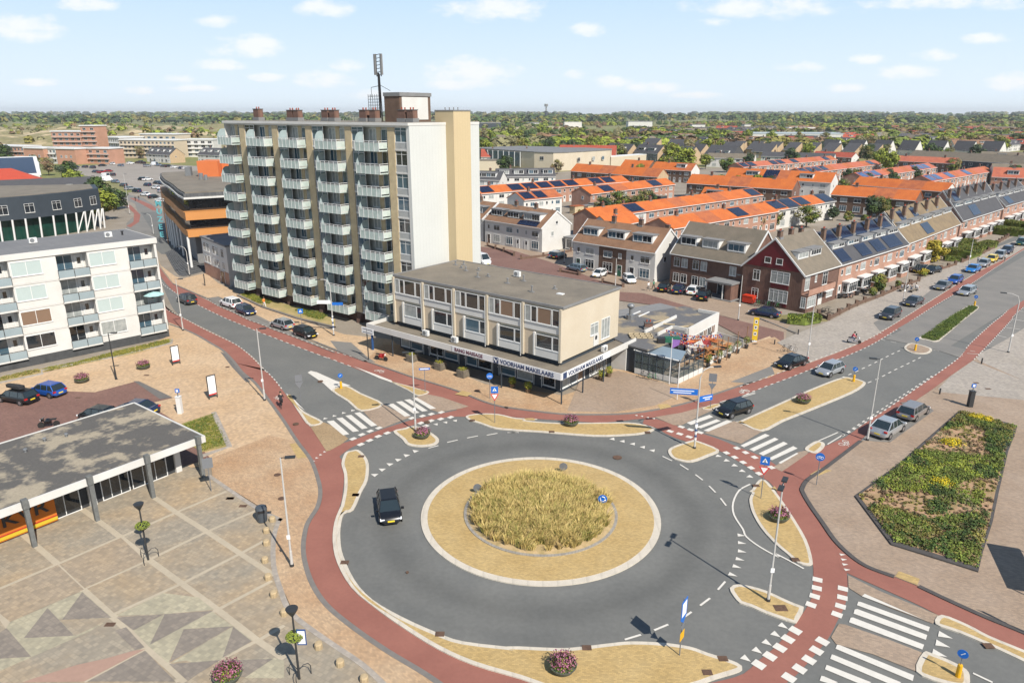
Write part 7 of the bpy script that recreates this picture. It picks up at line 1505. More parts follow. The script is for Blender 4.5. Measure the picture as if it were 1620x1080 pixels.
for i in range(11):
    f_ = r4.random(); g_ = r4.random(); a_ = Vector((23.8,83.5,0)).lerp(Vector((29.8,91,0)), f_); b_ = Vector((23.6,87.2,0)).lerp(Vector((28.9,94.2,0)), f_); p = a_.lerp(b_, g_); p.z = .13
    t = thing('picnic_table', 'orange brown wooden table with benches on the cafe terrace', 'table', p, R(r4.choice([50, 140]))+r4.uniform(-.2,.2), 'cafe terrace tables'); b = MB(); b.box(-.7,.7,-.35,.35,.7,.76); b.build('tabletop', [mat('orange_wood', pc(206,140,84), var=.12, scale=3)], t)
    for s in (-1, 1): b = MB(); b.box(-.7,.7,s*.6-.13,s*.6+.13,.42,.46); b.build('bench', [MATS['orange_wood']], t); b = MB(); b.box(s*.5-.03, s*.5+.03, -.6,.6,.36,.42); b.box(s*.5-.04, s*.5+.04, -.06,.06,.0,.7); b.build('leg', [B_black], t)
for i in range(7):
    p = Vector((16.4,81.3,.1)).lerp(Vector((22.0,82.0,.1)), i/6)+Vector((r4.uniform(-.3,.3), r4.uniform(.2,1.6)-(0 if i > 3 else .6*(3-abs(i-3))/3), 0)); t = thing('cafe_chair', 'brown chair inside the glass veranda of the cafe', 'chair', p, r4.uniform(0,6), 'veranda chairs'); b = MB(); b.box(-.22,.22,-.22,.22,.42,.48); b.build('seat', [B_brown], t); b = MB(); b.box(-.22,.22,.18,.22,.48,.92); b.build('backrest', [B_brown], t)
    for sx in (-1,1):
        for sy in (-1,1): b = MB(); b.box(sx*.19-.02,sx*.19+.02,sy*.19-.02,sy*.19+.02,0,.42); b.build('leg', [B_black], t)
p = PT('V 985,635', .1); t = thing('closed_parasol', 'closed grey parasol on the cafe terrace', 'parasol', p); b = MB(); b.cyl(0,0,0,2.9,.03,n=6); b.build('pole', [P_dk], t); b = MB(); b.lathe(0,0,[(.06,1.2),(.16,1.5),(.12,2.4),(.02,2.9)],8); b.build('canopy', [B_stone], t)
# flags and bunting between poles
for s, tp, l in (('V 640,905', 'V 680,510', 'white flag pole before the glass veranda'), ('V 707,1035', 'V 715,720', 'thin grey pole on the pavement before the veranda')):
    p = PT(s, .1); r, xy = tp.split(); x, y = map(float, xy.split(',')); hh = Zat(x, y, p, r)-.1; b = MB(); b.tube([(0,0,0),(0,0,hh)], [.05,.035], 7); o = b.build('flag_pole', [B_frame], None, p, label=l, cat='flag pole')
p = PT('V 640,905', .1); b = MB(); hh = Zat(680, 515, p, 'V')-.1; b.add([(p.x+.05,p.y,hh),(p.x+1.0,p.y+.25,hh-.15),(p.x+.9,p.y+.3,hh-.75),(p.x+.05,p.y+.03,hh-1.1)], [(0,1,2,3)]); b.add([(p.x+.05,p.y+.02,hh),(p.x+1.0,p.y+.27,hh-.15),(p.x+.9,p.y+.32,hh-.75),(p.x+.05,p.y+.05,hh-1.1)], [(3,2,1,0)]); b.build('purple_flag', [mat('purple_cloth', pc(150,110,190), var=.1)], label='purple flag on the white pole before the cafe', cat='flag')
bcol = [mat('flag_orange', pc(206,116,64), var=0), mat('flag_red', pc(168,62,62), var=0), mat('flag_blue', pc(60,80,160), var=0), B_frame]
for li, (q0, q1, lab) in enumerate((((18.9,84.6,4.6),(26.2,86.0,3.6),'red white and blue bunting swag over the cafe veranda, upper one'), ((19.2,84.2,4.3),(24.0,82.6,3.2),'bunting swag over the cafe veranda, middle one'), ((19.6,84.6,4.0),(22.9,81.6,3.0),'bunting swag over the cafe veranda, lowest one'), ((20.0,85.4,3.6),(27.0,88.0,2.8),'orange bunting swag above the terrace'))):
    b = MB(); q0, q1 = Vector(q0), Vector(q1); n = 26; last = None
    for k in range(n+1):
        t_ = k/n; c = q0.lerp(q1, t_)-Vector((0,0,.9*math.sin(math.pi*t_)*.6)); d = (q1-q0).normalized()
        if last is not None: b.tube([last, c], .02, 3, 3 if k % 2 else 1); w_ = (c-last)*.9; b.add([tuple(last), tuple(last+w_), tuple(last+w_*.5-Vector((0,0,.34)))], [(0,1,2)], (k+li) % 3); b.add([tuple(last+Vector((0,.01,0))), tuple(last+w_+Vector((0,.01,0))), tuple(last+w_*.5+Vector((0,.01,-.34)))], [(2,1,0)], (k+li) % 3)
        last = c
    b.build('bunting', bcol, label=lab, cat='bunting')
for k, (x, y) in enumerate(((21.4, 84.0), (22.6, 85.2), (24.2, 85.0), (25.2, 86.6))):
    b = MB(); b.add([(-1.1,-.5,0),(1.1,-.4,.15),(1.0,.5,-.05),(-1.0,.45,.1),(0,0,-.25)], [(0,1,4),(1,2,4),(2,3,4),(3,0,4)]); b.add([(-1.1,-.5,.01),(1.1,-.4,.16),(1.0,.5,-.04),(-1.0,.45,.11),(0,0,-.24)], [(4,1,0),(4,2,1),(4,3,2),(4,0,3)]); b.build('orange_cloth', [bcol[0] if k % 2 else bcol[1]], None, (x, y, 3.0-.15*k), k*.7, label='orange red cloth strung over the cafe terrace', cat='cloth', group='cloths over the terrace')
for k in range(3): b = MB(); b.tube([(0,0,0),(0,0,3.3)], .04, 6); b.build('terrace_post', [P_dk], None, ((23.0,81.7,.1),(26.4,85.8,.1),(20.4,84.2,.1))[k], label='dark post carrying the bunting of the cafe terrace', cat='post', group='bunting posts')
# beach flag
p = PT('V 1368,540', .1); t = thing('beach_flag', 'tall yellow banner with black signs at the side street corner', 'banner', p, R(-20)); b = MB(); b.box(-.04,.04,-.04,.04,0,.25); b.box(-.3,.3,-.3,.3,0,.06); b.build('base', [B_frame], t); b = MB(); b.box(-.35,.35,-.02,.02,.2,3.4); f_ = b.build('banner_cloth', [mat('yellow_cloth', pc(246,206,40), var=0)], t)
b = MB(); 
for z_ in (1.1, 2.0, 2.8): b.box(-.2,.2,-.03,-.02,z_-.25,z_+.25)
b.build('banner_print', [B_frame], f_); b = MB(); [b.box(-.1,.1,-.04,-.03,z_-.1,z_+.12) for z_ in (1.1, 2.0, 2.8)]; b.build('banner_print', [B_black], f_)

# ---- traffic signs
def sign(base, top, label, kind, face=None, z=.11, group=None, extra=None, name='traffic_sign'):
    p = PT(base, z); r, xy = top.split(); x, y = map(float, xy.split(',')); H_ = Zat(x, y, p, r)-z
    a = (math.atan2(-p.x, -p.y) if face is None else face); t = thing(name, label, 'traffic sign', p, (math.pi-a)+math.pi if face is None else face, group)
    if face is None: t.rotation_euler = (0, 0, math.atan2(p.y, p.x)-math.pi/2)
    b = MB(); b.tube([(0,0,0),(0,0,H_)], .035, 7); b.build('post', [P_bk], t)
    def disc(zc, rr, m, back=False, y0=-.05): g = MB(); g.T = Matrix.Translation((0, y0, zc)) @ Matrix.Rotation(math.pi/2, 4, 'X'); g.cyl(0,0,-.012,.012,rr,n=22); return g.build('sign_plate', [m], t)
    def tri(zc, s, m, y0=-.05, dn=True, nm='sign_plate', par=None):
        g = MB(); k = -1 if dn else 1; q = [(-s, zc-k*s*.58), (s, zc-k*s*.58), (0, zc+k*s*1.15)]; g.add([(x, y0, z_) for x, z_ in q]+[(x, y0+.02, z_) for x, z_ in q], [(0,1,2),(5,4,3),(0,3,4,1),(1,4,5,2),(2,5,3,0)]); return g.build(nm, [m], par or t)
    for kd, zc in kind:
        zc = H_-zc; back = kd.endswith('_back'); k = kd.replace('_back', '')
        if k == 'yield':
            if back: tri(zc, .42, P_bk)
            else: s_ = tri(zc, .42, P_red); tri(zc+.02, .28, P_sw, -.06, nm='sign_field', par=s_)
        elif k == 'ped':
            g = MB(); g.box(-.36,.36,-.06,-.04,zc-.36,zc+.36); s_ = g.build('sign_plate', [P_blue if not back else P_bk], t)
            if not back: tri(zc-.02, .22, P_sw, -.07, False, 'sign_field', s_); g = MB(); g.tube([(0,-.08,zc-.02),(.0,-.08,zc+.1)], .025, 4); g.tube([(-.07,-.08,zc-.13),(0,-.08,zc-.02),(.07,-.08,zc-.13)], .02, 4); g.build('sign_symbol', [B_black], s_)
        elif k == 'round':
            s_ = disc(zc, .36, P_blue if not back else P_bk)
            if not back: g = MB(); g.T = Matrix.Translation((0,-.07,zc)); [g.tube([(rx+.11*math.cos(q), 0, -.06+.11*math.sin(q)) for q in np.linspace(0, 6.28, 11)], .014, 4) for rx in (-.14,.14)]; g.tube([(-.14,0,-.06),(-.03,0,.1),(.14,0,-.06)], .014, 4); g.build('sign_symbol', [P_sw], s_)
        elif k == 'round_about':
            s_ = disc(zc, .36, P_blue if not back else P_bk)
            if not back:
                for q in range(3): a0 = q*2.094+.5; g = MB(); g.T = Matrix.Translation((0,-.075,zc)); g.tube([(.2*math.cos(a0+e_), 0, .2*math.sin(a0+e_)) for e_ in (0,.4,.8,1.2)], .03, 5); g.tube([(.2*math.cos(a0+1.2),0,.2*math.sin(a0+1.2)),(.2*math.cos(a0+1.6),0,.2*math.sin(a0+1.6))], [.075,.005], 5); g.build('sign_symbol', [P_sw], s_)
        elif k == 'keep':
            s_ = disc(zc, .3, P_blue); g = MB(); g.tube([(.12,-.07,zc+.12),(-.1,-.07,zc-.1)], .025, 4); g.tube([(-.1,-.07,zc-.1),(-.1,-.07,zc+.05)], .02, 4); g.tube([(-.1,-.07,zc-.1),(.05,-.07,zc-.1)], .02, 4); g.build('sign_symbol', [P_sw], s_)
        elif k == 'name': g = MB(); g.box(-.6,.6,-.05,-.03,zc-.12,zc+.12); s_ = g.build('sign_plate', [P_blue], t); g = MB(); g.box(-.48,.48,-.055,-.05,zc-.04,zc+.05); g.build('sign_field', [P_sw], s_)
        elif k == 'tall': g = MB(); g.add([(-.42,-.06,zc+.7),(.42,-.06,zc+.7),(.42,-.06,zc-.5),(0,-.06,zc-.85),(-.42,-.06,zc-.5)]+[(-.42,-.04,zc+.7),(.42,-.04,zc+.7),(.42,-.04,zc-.5),(0,-.04,zc-.85),(-.42,-.04,zc-.5)], [(0,4,3,2,1),(5,6,7,8,9),(0,1,6,5),(1,2,7,6),(2,3,8,7),(3,4,9,8),(4,0,5,9)]); s_ = g.build('sign_plate', [P_blue], t); g = MB(); g.box(-.3,.3,-.07,-.06,zc-.35,zc+.55); g.build('sign_field', [P_sw], s_); tri(zc-1.15, .3, P_bk); g = MB(); g.box(-.3,.3,-.06,-.04,zc-2.0,zc-1.45); g.build('sign_plate', [P_yb], t)
        elif k == 'panel': g = MB(); g.box(-.4,.4,-.05,-.03,zc-.45,zc+.45); g.build('sign_plate', [P_bk if back else P_blue], t)
    return t
sign('A 1378,462', 'A 1382,258', 'pedestrian crossing and give way sign on the long yellow island', [('ped', .3), ('yield', 1.0)])
sign('B 1453,892', 'B 1490,655', 'pedestrian crossing and give way sign on the right teardrop island', [('ped', .35), ('yield', 1.15)])
sign('A 275,362', 'A 272,190', 'back of a twin pedestrian sign on the left approach', [('ped_back', .35), ('yield_back', 1.05)])
sign('F 437,888', 'F 453,705', 'round blue cycle sign where the right cycle path bends', [('round', .36)], z=.1)
sign('A 1350,325', 'A 1355,178', 'round blue cycle sign on the pavement before the shops', [('round', .36)], z=.1)
sign('B 1165,378', 'B 1182,185', 'sign seen from behind near the black hatchback', [('panel_back', .4), ('yield_back', 1.3)])
sign('A 982,288', 'A 975,150', 'small blue street name sign before the shops', [('name', .12)], z=.1)
sign('X 1075,1036', 'X 1082,945', 'tall blue and white crossing sign with yellow plate on the bottom island', [('tall', .8)], face=R(55))
sign('A 1280,856', 'A 1283,812', 'grey back of the round sign at the left of the dune bed', [('round_about_back', .3)], z=.2)
sign('B 328,738', 'B 328,690', 'grey back of the round sign at the top of the dune bed', [('round_about_back', .34)], z=.2)
sign('D 550,90', 'D 553,8', 'round blue roundabout sign with white arrows at the right of the dune bed', [('round_about', .34)], z=.3)
sign('I 1335,620', 'I 1330,480', 'small blue sign between the parked cars before the tower', [('ped', .3)], z=.1)
sign('g 1003,710', 'g 988,550', 'thin sign with narrow white plates beside the pavilion corner post', [('panel_back', .5)], z=.1)
sign('E 1640,800', 'E 1600,600', 'blue crossing sign cut by the right edge of the picture', [('ped', .35), ('yield', 1.1)], z=.1)
for s, l in (('A 503,266', 'yellow beacon with blue arrow disc on the left arm island'), ('J 247,703', 'yellow beacon at the near end of the long avenue median'), ('J 725,462', 'yellow beacon with blue disc on the small middle island of the avenue'), ('J 1185,118', 'yellow beacon at the far end of the grass median'), ('E 1243,1042', 'yellow beacon with blue sign on the lower right island')):
    p = PT(s, .11); t = thing('traffic_beacon', l, 'beacon', p, math.atan2(p.y, p.x)-math.pi/2, 'yellow traffic beacons'); b = MB(); b.lathe(0,0,[(.14,0),(.13,.75),(.11,.82),(0,.84)],12); b.build('column', [P_yb], t); b = MB(); b.tube([(0,0,.8),(0,0,1.55)], .03, 6); b.build('stem', [P_bk], t)
    g = MB(); g.T = Matrix.Translation((0,-.04,1.55)) @ Matrix.Rotation(math.pi/2, 4, 'X'); g.cyl(0,0,-.012,.012,.27,n=20); d_ = g.build('disc', [P_blue], t); g = MB(); g.tube([(.1,-.06,1.65),(-.08,-.06,1.47)], .025, 4); g.build('arrow', [P_sw], d_)
# direction board near the shop and car park display frames
p = PT('S 12,730', .1); t = thing('direction_board', 'black post with white two line direction board left of the shop canopy', 'direction sign', p, R(-38)); b = MB(); b.tube([(0,0,0),(0,0,4.2)], .07, 8); b.build('post', [P_dk], t)
for k in range(2): b = MB(); b.box(-.9,1.3,-.06,-.02,3.5+k*.42,3.86+k*.42); b.build('board', [P_sw], t); b = MB(); b.box(-.7,1.1,-.07,-.06,3.62+k*.42,3.7+k*.42); b.build('board_text', [P_dk], t)
for s, tp, l in (('g 838,110', 'g 828,20', 'narrow display frame with red foot on the sand square, nearer the flats'), ('g 1013,270', 'g 1008,160', 'narrow display frame on the sand square, nearer the road')):
    p = PT(s, .1); r, xy = tp.split(); x, y = map(float, xy.split(',')); hh = Zat(x, y, p, r)-.1; t = thing('display_frame', l, 'display frame', p, R(48), 'display frames'); b = MB(); b.box(-.5,-.42,-.05,.05,0,hh); b.box(.42,.5,-.05,.05,0,hh); b.box(-.42,.42,-.05,.05,hh-.08,hh); b.build('frame', [P_dk], t); b = MB(); b.box(-.42,.42,-.02,.02,.6,hh-.08); b.build('poster', [P_sw], t); b = MB(); b.box(-.42,.42,-.025,.025,.45,.6); b.build('red_strip', [P_red], t)
def pillar(s, tp, label, m, w_=.45, topm=None):
    p = PT(s, .1); r, xy = tp.split(); x, y = map(float, xy.split(',')); hh = Zat(x, y, p, r)-.1; t = thing('parking_meter', label, 'parking meter', p, 0, None); b = MB(); b.box(-w_/2,w_/2,-w_/2,w_/2,0,hh*.68); b.box(-w_/2-.04,w_/2+.04,-w_/2-.04,w_/2+.04,hh*.68,hh*.7); b.build('cabinet', [m], t); b = MB(); b.box(-.04,.04,-.04,.04,hh*.7,hh*.85); b.build('stem', [P_bk], t); b = MB(); b.box(-.22,.22,-.05,.05,hh*.85,hh); pl_ = b.build('sign_plate', [P_blue], t); b = MB(); b.box(-.12,.12,-.06,-.05,hh*.88,hh*.97); b.build('sign_symbol', [P_sw], pl_)
pillar('J 1148,898', 'J 1178,722', 'black parking meter with small blue sign above the planting bed', P_dk)
pillar('g 857,340', 'g 845,225', 'white parking meter pillar on the sand square', B_frame)
for s, tp, l in (('O 97,866', 'O 97,838', 'black bollard at the cafe side street corner, lower'), ('O 241,806', 'O 241,776', 'black bollard by the low clipped hedge'), ('O 594,832', 'O 594,800', 'black bollard behind the scooter rider'), ('J 915,800', 'J 915,757', 'black bollard by the kerb below the light paving'), ('J 1240,566', 'J 1240,522', 'black bollard on the right pavement by the avenue lamp'), ('I 510,280', 'I 500,180', 'brown square post on the pavement by the white annex')):
    p = PT(s, .1); r, xy = tp.split(); x, y = map(float, xy.split(',')); hh = Zat(x, y, p, r)-.1; b = MB(); b.lathe(0,0,[(.09,0),(.08,hh*.9),(.1,hh*.92),(.09,hh),(0,hh+.02)],10); b.build('bollard', [P_dk], None, p, label=l, cat='bollard', group='black bollards')
ord_ = ['first', 'second', 'third', 'fourth', 'fifth', 'sixth', 'seventh', 'eighth', 'ninth', 'tenth']
for i, s in enumerate(('C 112,158', 'C 78,222', 'C 78,292', 'C 70,390', 'C 88,488', 'C 120,585', 'C 180,690', 'C 375,880', 'C 498,978', 'C 635,1070')):
    p = PT(s, .11); b = MB(); b.lathe(0,0,[(.24,0),(.24,.3),(.2,.38),(0,.4)],10); b.build('stone_bollard', [mat('beige_stone', pc(214,190,150), var=.15, scale=4)], None, p, label=f'squat beige stone bollard on the square edge, {ord_[i]} counted from the grey bin', cat='bollard', group='beige stone bollards')
p = PT('C 55,158', .11); t = thing('waste_bin', 'big dark grey waste bin at the edge of the square', 'bin', p, R(20)); b = MB(); b.lathe(0,0,[(.36,.05),(.42,.9),(.44,1.0),(.44,1.12),(.4,1.25),(0,1.3)],14); b.build('drum', [mat('bin_grey', pc(84,92,100), var=.05, rough=.5)], t); b = MB(); b.box(-.25,.25,-.46,-.4,.92,1.1); b.build('opening', [B_black], t)
p = PT('n 1370,715', .1); t = thing('red_container', 'bright red waste container beside the brick house porch', 'container', p, R(-46)); b = MB(); b.box(-.9,.9,-.6,.6,.15,1.2); b.build('tub', [mat('container_red', pc(226,66,36), var=.05, rough=.5)], t); b = MB(); b.box(-.95,.95,-.65,.65,1.2,1.3); b.build('lid', [MATS['container_red']], t)
for sx in (-1,1): b = MB(); b.box(sx*.7-.06,sx*.7+.06,-.4,.4,0,.15); b.build('foot', [B_black], t)
# vertical lettering mast before the orange banded office
p = PT('W 1200,925', .1); t = thing('museum_mast', 'slim mast with turquoise letters stacked above one another', 'sign mast', p, R(-10)); Hm = Zat(1180, 520, p, 'W'); b = MB(); b.tube([(0,0,0),(0,0,Hm)], [.16,.1], 6); b.build('mast', [B_brickb], t)
M_turq = mat('turquoise_letter', pc(110,196,206), var=0)
for k, ch_ in enumerate('MUZEE'): zz = Hm*.66-k*Hm*.135; textmesh(ch_, Hm*.13, M_turq, name='letter', parent=t, loc=(-1.9, -.1, zz), sx=1.2, depth=.08)
b = MB(); b.box(-1.9, .6, -.03, .03, Hm*.78, Hm*.79); b.box(-.4,1.0,-.03,.03,Hm*.06,Hm*.07); b.build('bracket', [B_frame], t)
# steps of the office
stp = MB()
for k in range(7):
    A_ = smooth(path(f"I {170+k*14},{0} {200+k*16},{60+k*4} {290+k*14},{195-k*8} {420+k*4},{180-k*14} {520-k*3},{150-k*14}"), 3); stp.prism(A_ + [PT('I 520,20'), PT('I 300,-20')], 0, .12+.15*k)
struct('office_steps', stp, B_stone)
# walls of the front gardens along the avenue
def gwall(spec, label, h=.9, m=None, posts=True, name='garden_wall'):
    P = path(spec); t = thing(name, label, 'garden wall', P[0]); o = P[0]; b = MB(); b.band([p-o for p in P], .22, 0, h*.55); b.build('wall', [m or B_brickb], t)
    L_ = sum((q-p).length for p, q in zip(P, P[1:])); n = max(1, int(L_/3.2)); 
    for p_, q_ in zip(P, P[1:]):
        k_ = max(1, int((q_-p_).length/3.2))
        for i in range(k_+(q_ is P[-1])): c = p_.lerp(q_, i/k_)-o; b = MB(); b.box(c.x-.22,c.x+.22,c.y-.22,c.y+.22,0,h); b.box(c.x-.26,c.x+.26,c.y-.26,c.y+.26,h,h+.08); b.build('pier', [m or B_brickb], t)
gwall("O 365,690 425,718 545,655 645,610 750,575", 'low brick wall with piers round the corner house garden'); gwall("O 755,572 870,520 975,485", 'low brick wall of the second avenue garden'); gwall("O 1110,415 1200,385", 'brick garden wall beside the yellow tree'); gwall("O 1240,370 1370,315 1430,285", 'brick garden wall below the hedge block'); gwall("O 1450,255 1520,215 1545,170", 'brick garden wall further along the avenue')
gwall("K 115,810 210,840 270,865", 'low brick wall left of the white terrace drive', .9); gwall("K 310,885 440,870 600,840", 'curved low brick wall before the white terrace', .9); gwall("n 30,495 165,520", 'low brick wall under the blue grey estate', .7); gwall("n 330,570 475,605", 'low brick wall between the two white cars', .7)
kerbline("O 0,708 200,790 O 230,800", M_gkerb, .3, .16, 2)
bedpoly_ = MB(); bedpoly_.prism(path("O 0,700 240,745 O 420,725 365,690 180,690"), 0, .14); struct('front_lawn', bedpoly_, mat('lawn_dirt', pc(158,140,100), var=.15, scale=.8, col2=pc(130,132,76)))
# garden furniture: terraces before the corner house
for i in range(12):
    f_ = i/11; p = PT(f'O {500+f_*240:.0f},{600-f_*75:.0f}', .1)+Vector((r4.uniform(-1,1), r4.uniform(0,2.5), 0)); t = thing('garden_table', 'dark garden table or bench in the avenue front gardens', 'garden table', p, R(r4.uniform(0,180)), 'front garden furniture'); b = MB(); b.box(-.6,.6,-.35,.35,.66,.72); b.build('tabletop', [B_stone], t)
    for s in (-1,1): b = MB(); b.box(s*.5-.04,s*.5+.04,-.3,.3,0,.66); b.build('leg', [B_black], t); b = MB(); b.box(-.6,.6,s*.62-.14,s*.62+.14,.4,.45); b.build('bench', [B_stone], t)
p = PT('O 415,670', .1); t = thing('picnic_table', 'grey wooden picnic table before the corner house', 'table', p, R(42)); b = MB(); b.box(-.9,.9,-.4,.4,.72,.78); b.build('tabletop', [MATS['weathered_wood']], t)
for s in (-1,1): b = MB(); b.box(-.9,.9,s*.75-.14,s*.75+.14,.42,.46); b.build('bench', [MATS['weathered_wood']], t); b = MB(); b.box(s*.6-.04,s*.6+.04,-.75,.75,.36,.42); b.box(s*.6-.05,s*.6+.05,-.05,.05,0,.72); b.build('leg', [MATS['weathered_wood']], t)
# cycles
bicycle(PT('V 490,880'), Vector((1,-.5,0)).normalized(), mat('green_frame', (.02,.3,.08), var=0), 'green bicycle leaning before the glass veranda')
bicycle(PT('V 440,865'), Vector((1,-.3,0)).normalized(), M_blk, 'dark bicycle behind the green one before the veranda')
for i in range(12):
    q0 = PT('n 1400,735').lerp(PT('n 1600,760'), i/11); bicycle(q0+Vector((rnd.uniform(-.1,.1), rnd.uniform(-.1,.1), 0)), Vector((-.7,-.7,0)), [M_blk, M_rim, MATS['green_frame'], M_blk][i % 4], 'bicycle parked in the row against the corner house gable', 'bicycles by the corner house gable')
bicycle(PT('F 262,135'), Vector((1,.3,0)).normalized(), M_blk, 'bicycle at the stand near the parked black saloon', 'bicycles near the black saloon'); bicycle(PT('F 298,138'), Vector((1,.4,0)).normalized(), M_rim, 'silver bicycle at the stand near the parked black saloon', 'bicycles near the black saloon')
motorbike(PT('A 732,112'), Vector((1,-.5,0)).normalized(), PT_['red'], 'dark red motorcycle parked on the pavement before the shops')
motorbike(PT('g 235,410'), Vector((-1,-.3,0)).normalized(), PT_['black'], 'black motorcycle parked behind the pavilion roof')
# cyclist and scooter rider, pedestrians
c = PT('A 165,375'); d = (PT('A 175,300')-PT('A 160,390')).normalized(); bicycle(c, d, M_blk, 'dark bicycle ridden on the left cycle path', z=.04); person((c.x-d.x*.28, c.y-d.y*.28), math.atan2(d.y, d.x), 'ride', 'person in black riding a bicycle away along the left cycle path', C_bk, C_bk, z=.06)
c = PT('O 580,865'); d = Vector((.8,-.35,0)).normalized(); motorbike(c, d, PT_['silver'], 'light grey scooter waiting beside the red cycle path', scooter=True, z=.1); person((c.x-d.x*.35, c.y-d.y*.35), math.atan2(d.y, d.x), 'ride', 'person in a red jacket sitting on the light grey scooter', C_rd, C_bl, z=.02)
for s, rz, ps, l, a_, b_, hz_ in (('n 655,630', 2.0, 'walk', 'person in white walking before the brick house cars', C_wh, C_gr, (.2,.12,.06)), ('n 692,620', 2.2, 'walk', 'person in dark green walking left of the brick house cars', C_gn, C_bk, (.04,.03,.02)), ('O 1337,378', .6, 'stand', 'person in pale clothes standing on the avenue pavement by the lamp', C_wh, C_bl, (.1,.06,.03)),
                            ('O 1500,362', .6, 'walk', 'person in white at the kerb of the far parked cars', C_wh, C_gr, (.1,.06,.03)), ('I 1018,468', -.6, 'walk', 'person in orange kneeling coloured vest by the tower planting strip', C_or, C_wh, (.1,.06,.03)), ('W 965,622', 1.2, 'walk', 'person in dark clothes walking at the museum road, left of two', C_bk, C_bk, (.05,.03,.02)), ('W 990,618', 1.2, 'walk', 'person in dark clothes walking at the museum road, right of two', C_bk, C_bl, (.05,.03,.02))):
    if 'kneeling' in l: l = 'person in an orange vest walking beside the tower planting strip'
    p = PT(s, .1); person((p.x, p.y), rz, ps, l, a_, b_, hz_)
for i, (s, sh_) in enumerate((('O 872,535', C_wh), ('O 892,538', C_bk), ('O 908,535', C_wh), ('O 930,540', C_gr), ('O 955,535', C_wh))):
    p = PT(s, .1); person((p.x, p.y), .5+i*1.3, 'sit', ['person in white seated leftmost of the street group', 'person in black seated second of the street group', 'person in white seated in the middle of the street group', 'person in grey seated fourth of the street group', 'person in white seated rightmost of the street group'][i], sh_, C_bl)
for i, s in enumerate(('O 880,540', 'O 945,545')):
    p = PT(s, .1); t = thing('bench_seat', ['pavement bench under the left half of the seated group', 'pavement bench under the right half of the seated group'][i], 'bench', p+Vector((0,.0,0)), R(40)); b = MB(); b.box(-1.3,1.3,-.25,.25,.38,.44); b.build('seat', [MATS['weathered_wood']], t)
    for s_ in (-1,1): b = MB(); b.box(s_*1.0-.05,s_*1.0+.05,-.2,.2,0,.38); b.build('leg', [B_black], t)
# roof on posts, added just out of view to cast the right edge shadow
p = PT('E 1600,560', .1); t = thing('shadow_shelter', 'dark roof on posts added past the right edge to cast a shadow', 'shelter', p+Vector((2.2,-.5,0)), R(70)); b = MB(); b.box(-1.5,4.0,-1,1,2.3,2.42); b.build('roof', [B_stone], t)
for x, y in ((-1.4,-.9),(3.9,-.9),(-1.4,.9),(3.9,.9)): b = MB(); b.box(x-.04,x+.04,y-.04,y+.04,0,2.3); b.build('post', [P_dk], t)
# ================================================================ trees, hedges, ground cover
M_bark = mat('bark', pc(112,98,84), scale=3, var=.2)
def crown_faces(r, cx, cy, cz, rx, rz, nb, nl, ls, mi, shape=1.0):
    """leaf clumps spread through an uneven crown: returns verts, faces, mats"""
    vs, fs, ms = [], [], []
    blobs = []
    for _ in range(nb):
        th = r.uniform(0, 2*math.pi); u = r.random()**.5; zz = r.uniform(-1, 1)
        q = math.sqrt(max(0, 1-zz*zz*.9))*u; blobs.append((cx+rx*q*math.cos(th)*.8, cy+rx*q*math.sin(th)*.8, cz+rz*zz*.75, r.uniform(.26, .46)*rx, r.choice(mi)))
    for bx, by, bz, br, m in blobs:
        for _ in range(nl):
            d = Vector((r.gauss(0, 1), r.gauss(0, 1), r.gauss(0, 1))); d.normalize(); k = br*r.uniform(.7, 1.05)
            p = Vector((bx, by, bz)) + Vector((d.x*k, d.y*k, d.z*k*.8)); n = (d + Vector((r.uniform(-.6,.6), r.uniform(-.6,.6), r.uniform(-.2,.8)))).normalized()
            a = n.cross(Vector((0, 0, 1)) if abs(n.z) < .9 else Vector((1, 0, 0))).normalized(); b = n.cross(a); s = ls*r.uniform(.6, 1.3); o = len(vs)
            a2 = a*s; b2 = b*s*.8; vs += [tuple(p-a2-b2*.6), tuple(p+a2*.9-b2), tuple(p+a2+b2*.7), tuple(p-a2*.8+b2)]; fs.append((o, o+1, o+2, o+3)); ms.append(m)
    return vs, fs, ms
def tree_proto(seed, h, cr, mi, nb=22, nl=60, ls=.22, trunk=.16, crz=.36, base=.3, bare=False):
    r = random.Random(seed); t = MB(); cz = h*(base+(1-base)/2); rz = h*(1-base)/2
    t.tube([(0,0,0), (r.uniform(-.1,.1), 0, h*.25), (r.uniform(-.2,.2), r.uniform(-.2,.2), h*.55), (0, 0, h*.8)], [trunk*1.3, trunk, trunk*.7, trunk*.25], 7)
    for _ in range(9):
        a = r.uniform(0, 2*math.pi); z = h*r.uniform(base*.8, .6); q = cr*r.uniform(.5, .85)
        t.tube([(0,0,z), (math.cos(a)*q*.5, math.sin(a)*q*.5, z+h*.12), (math.cos(a)*q, math.sin(a)*q, z+h*r.uniform(.16, .3))], [trunk*.5, trunk*.3, trunk*.1], 5)
    vs, fs, ms = crown_faces(r, 0, 0, cz, cr, rz, nb, nl, ls, mi)
    c = MB(); c.v = vs; c.f = fs; c.m = ms
    cm = c.mesh('crown', Lg)
    tm = t.mesh('trunk', [M_bark]); return tm, cm
TP = {}
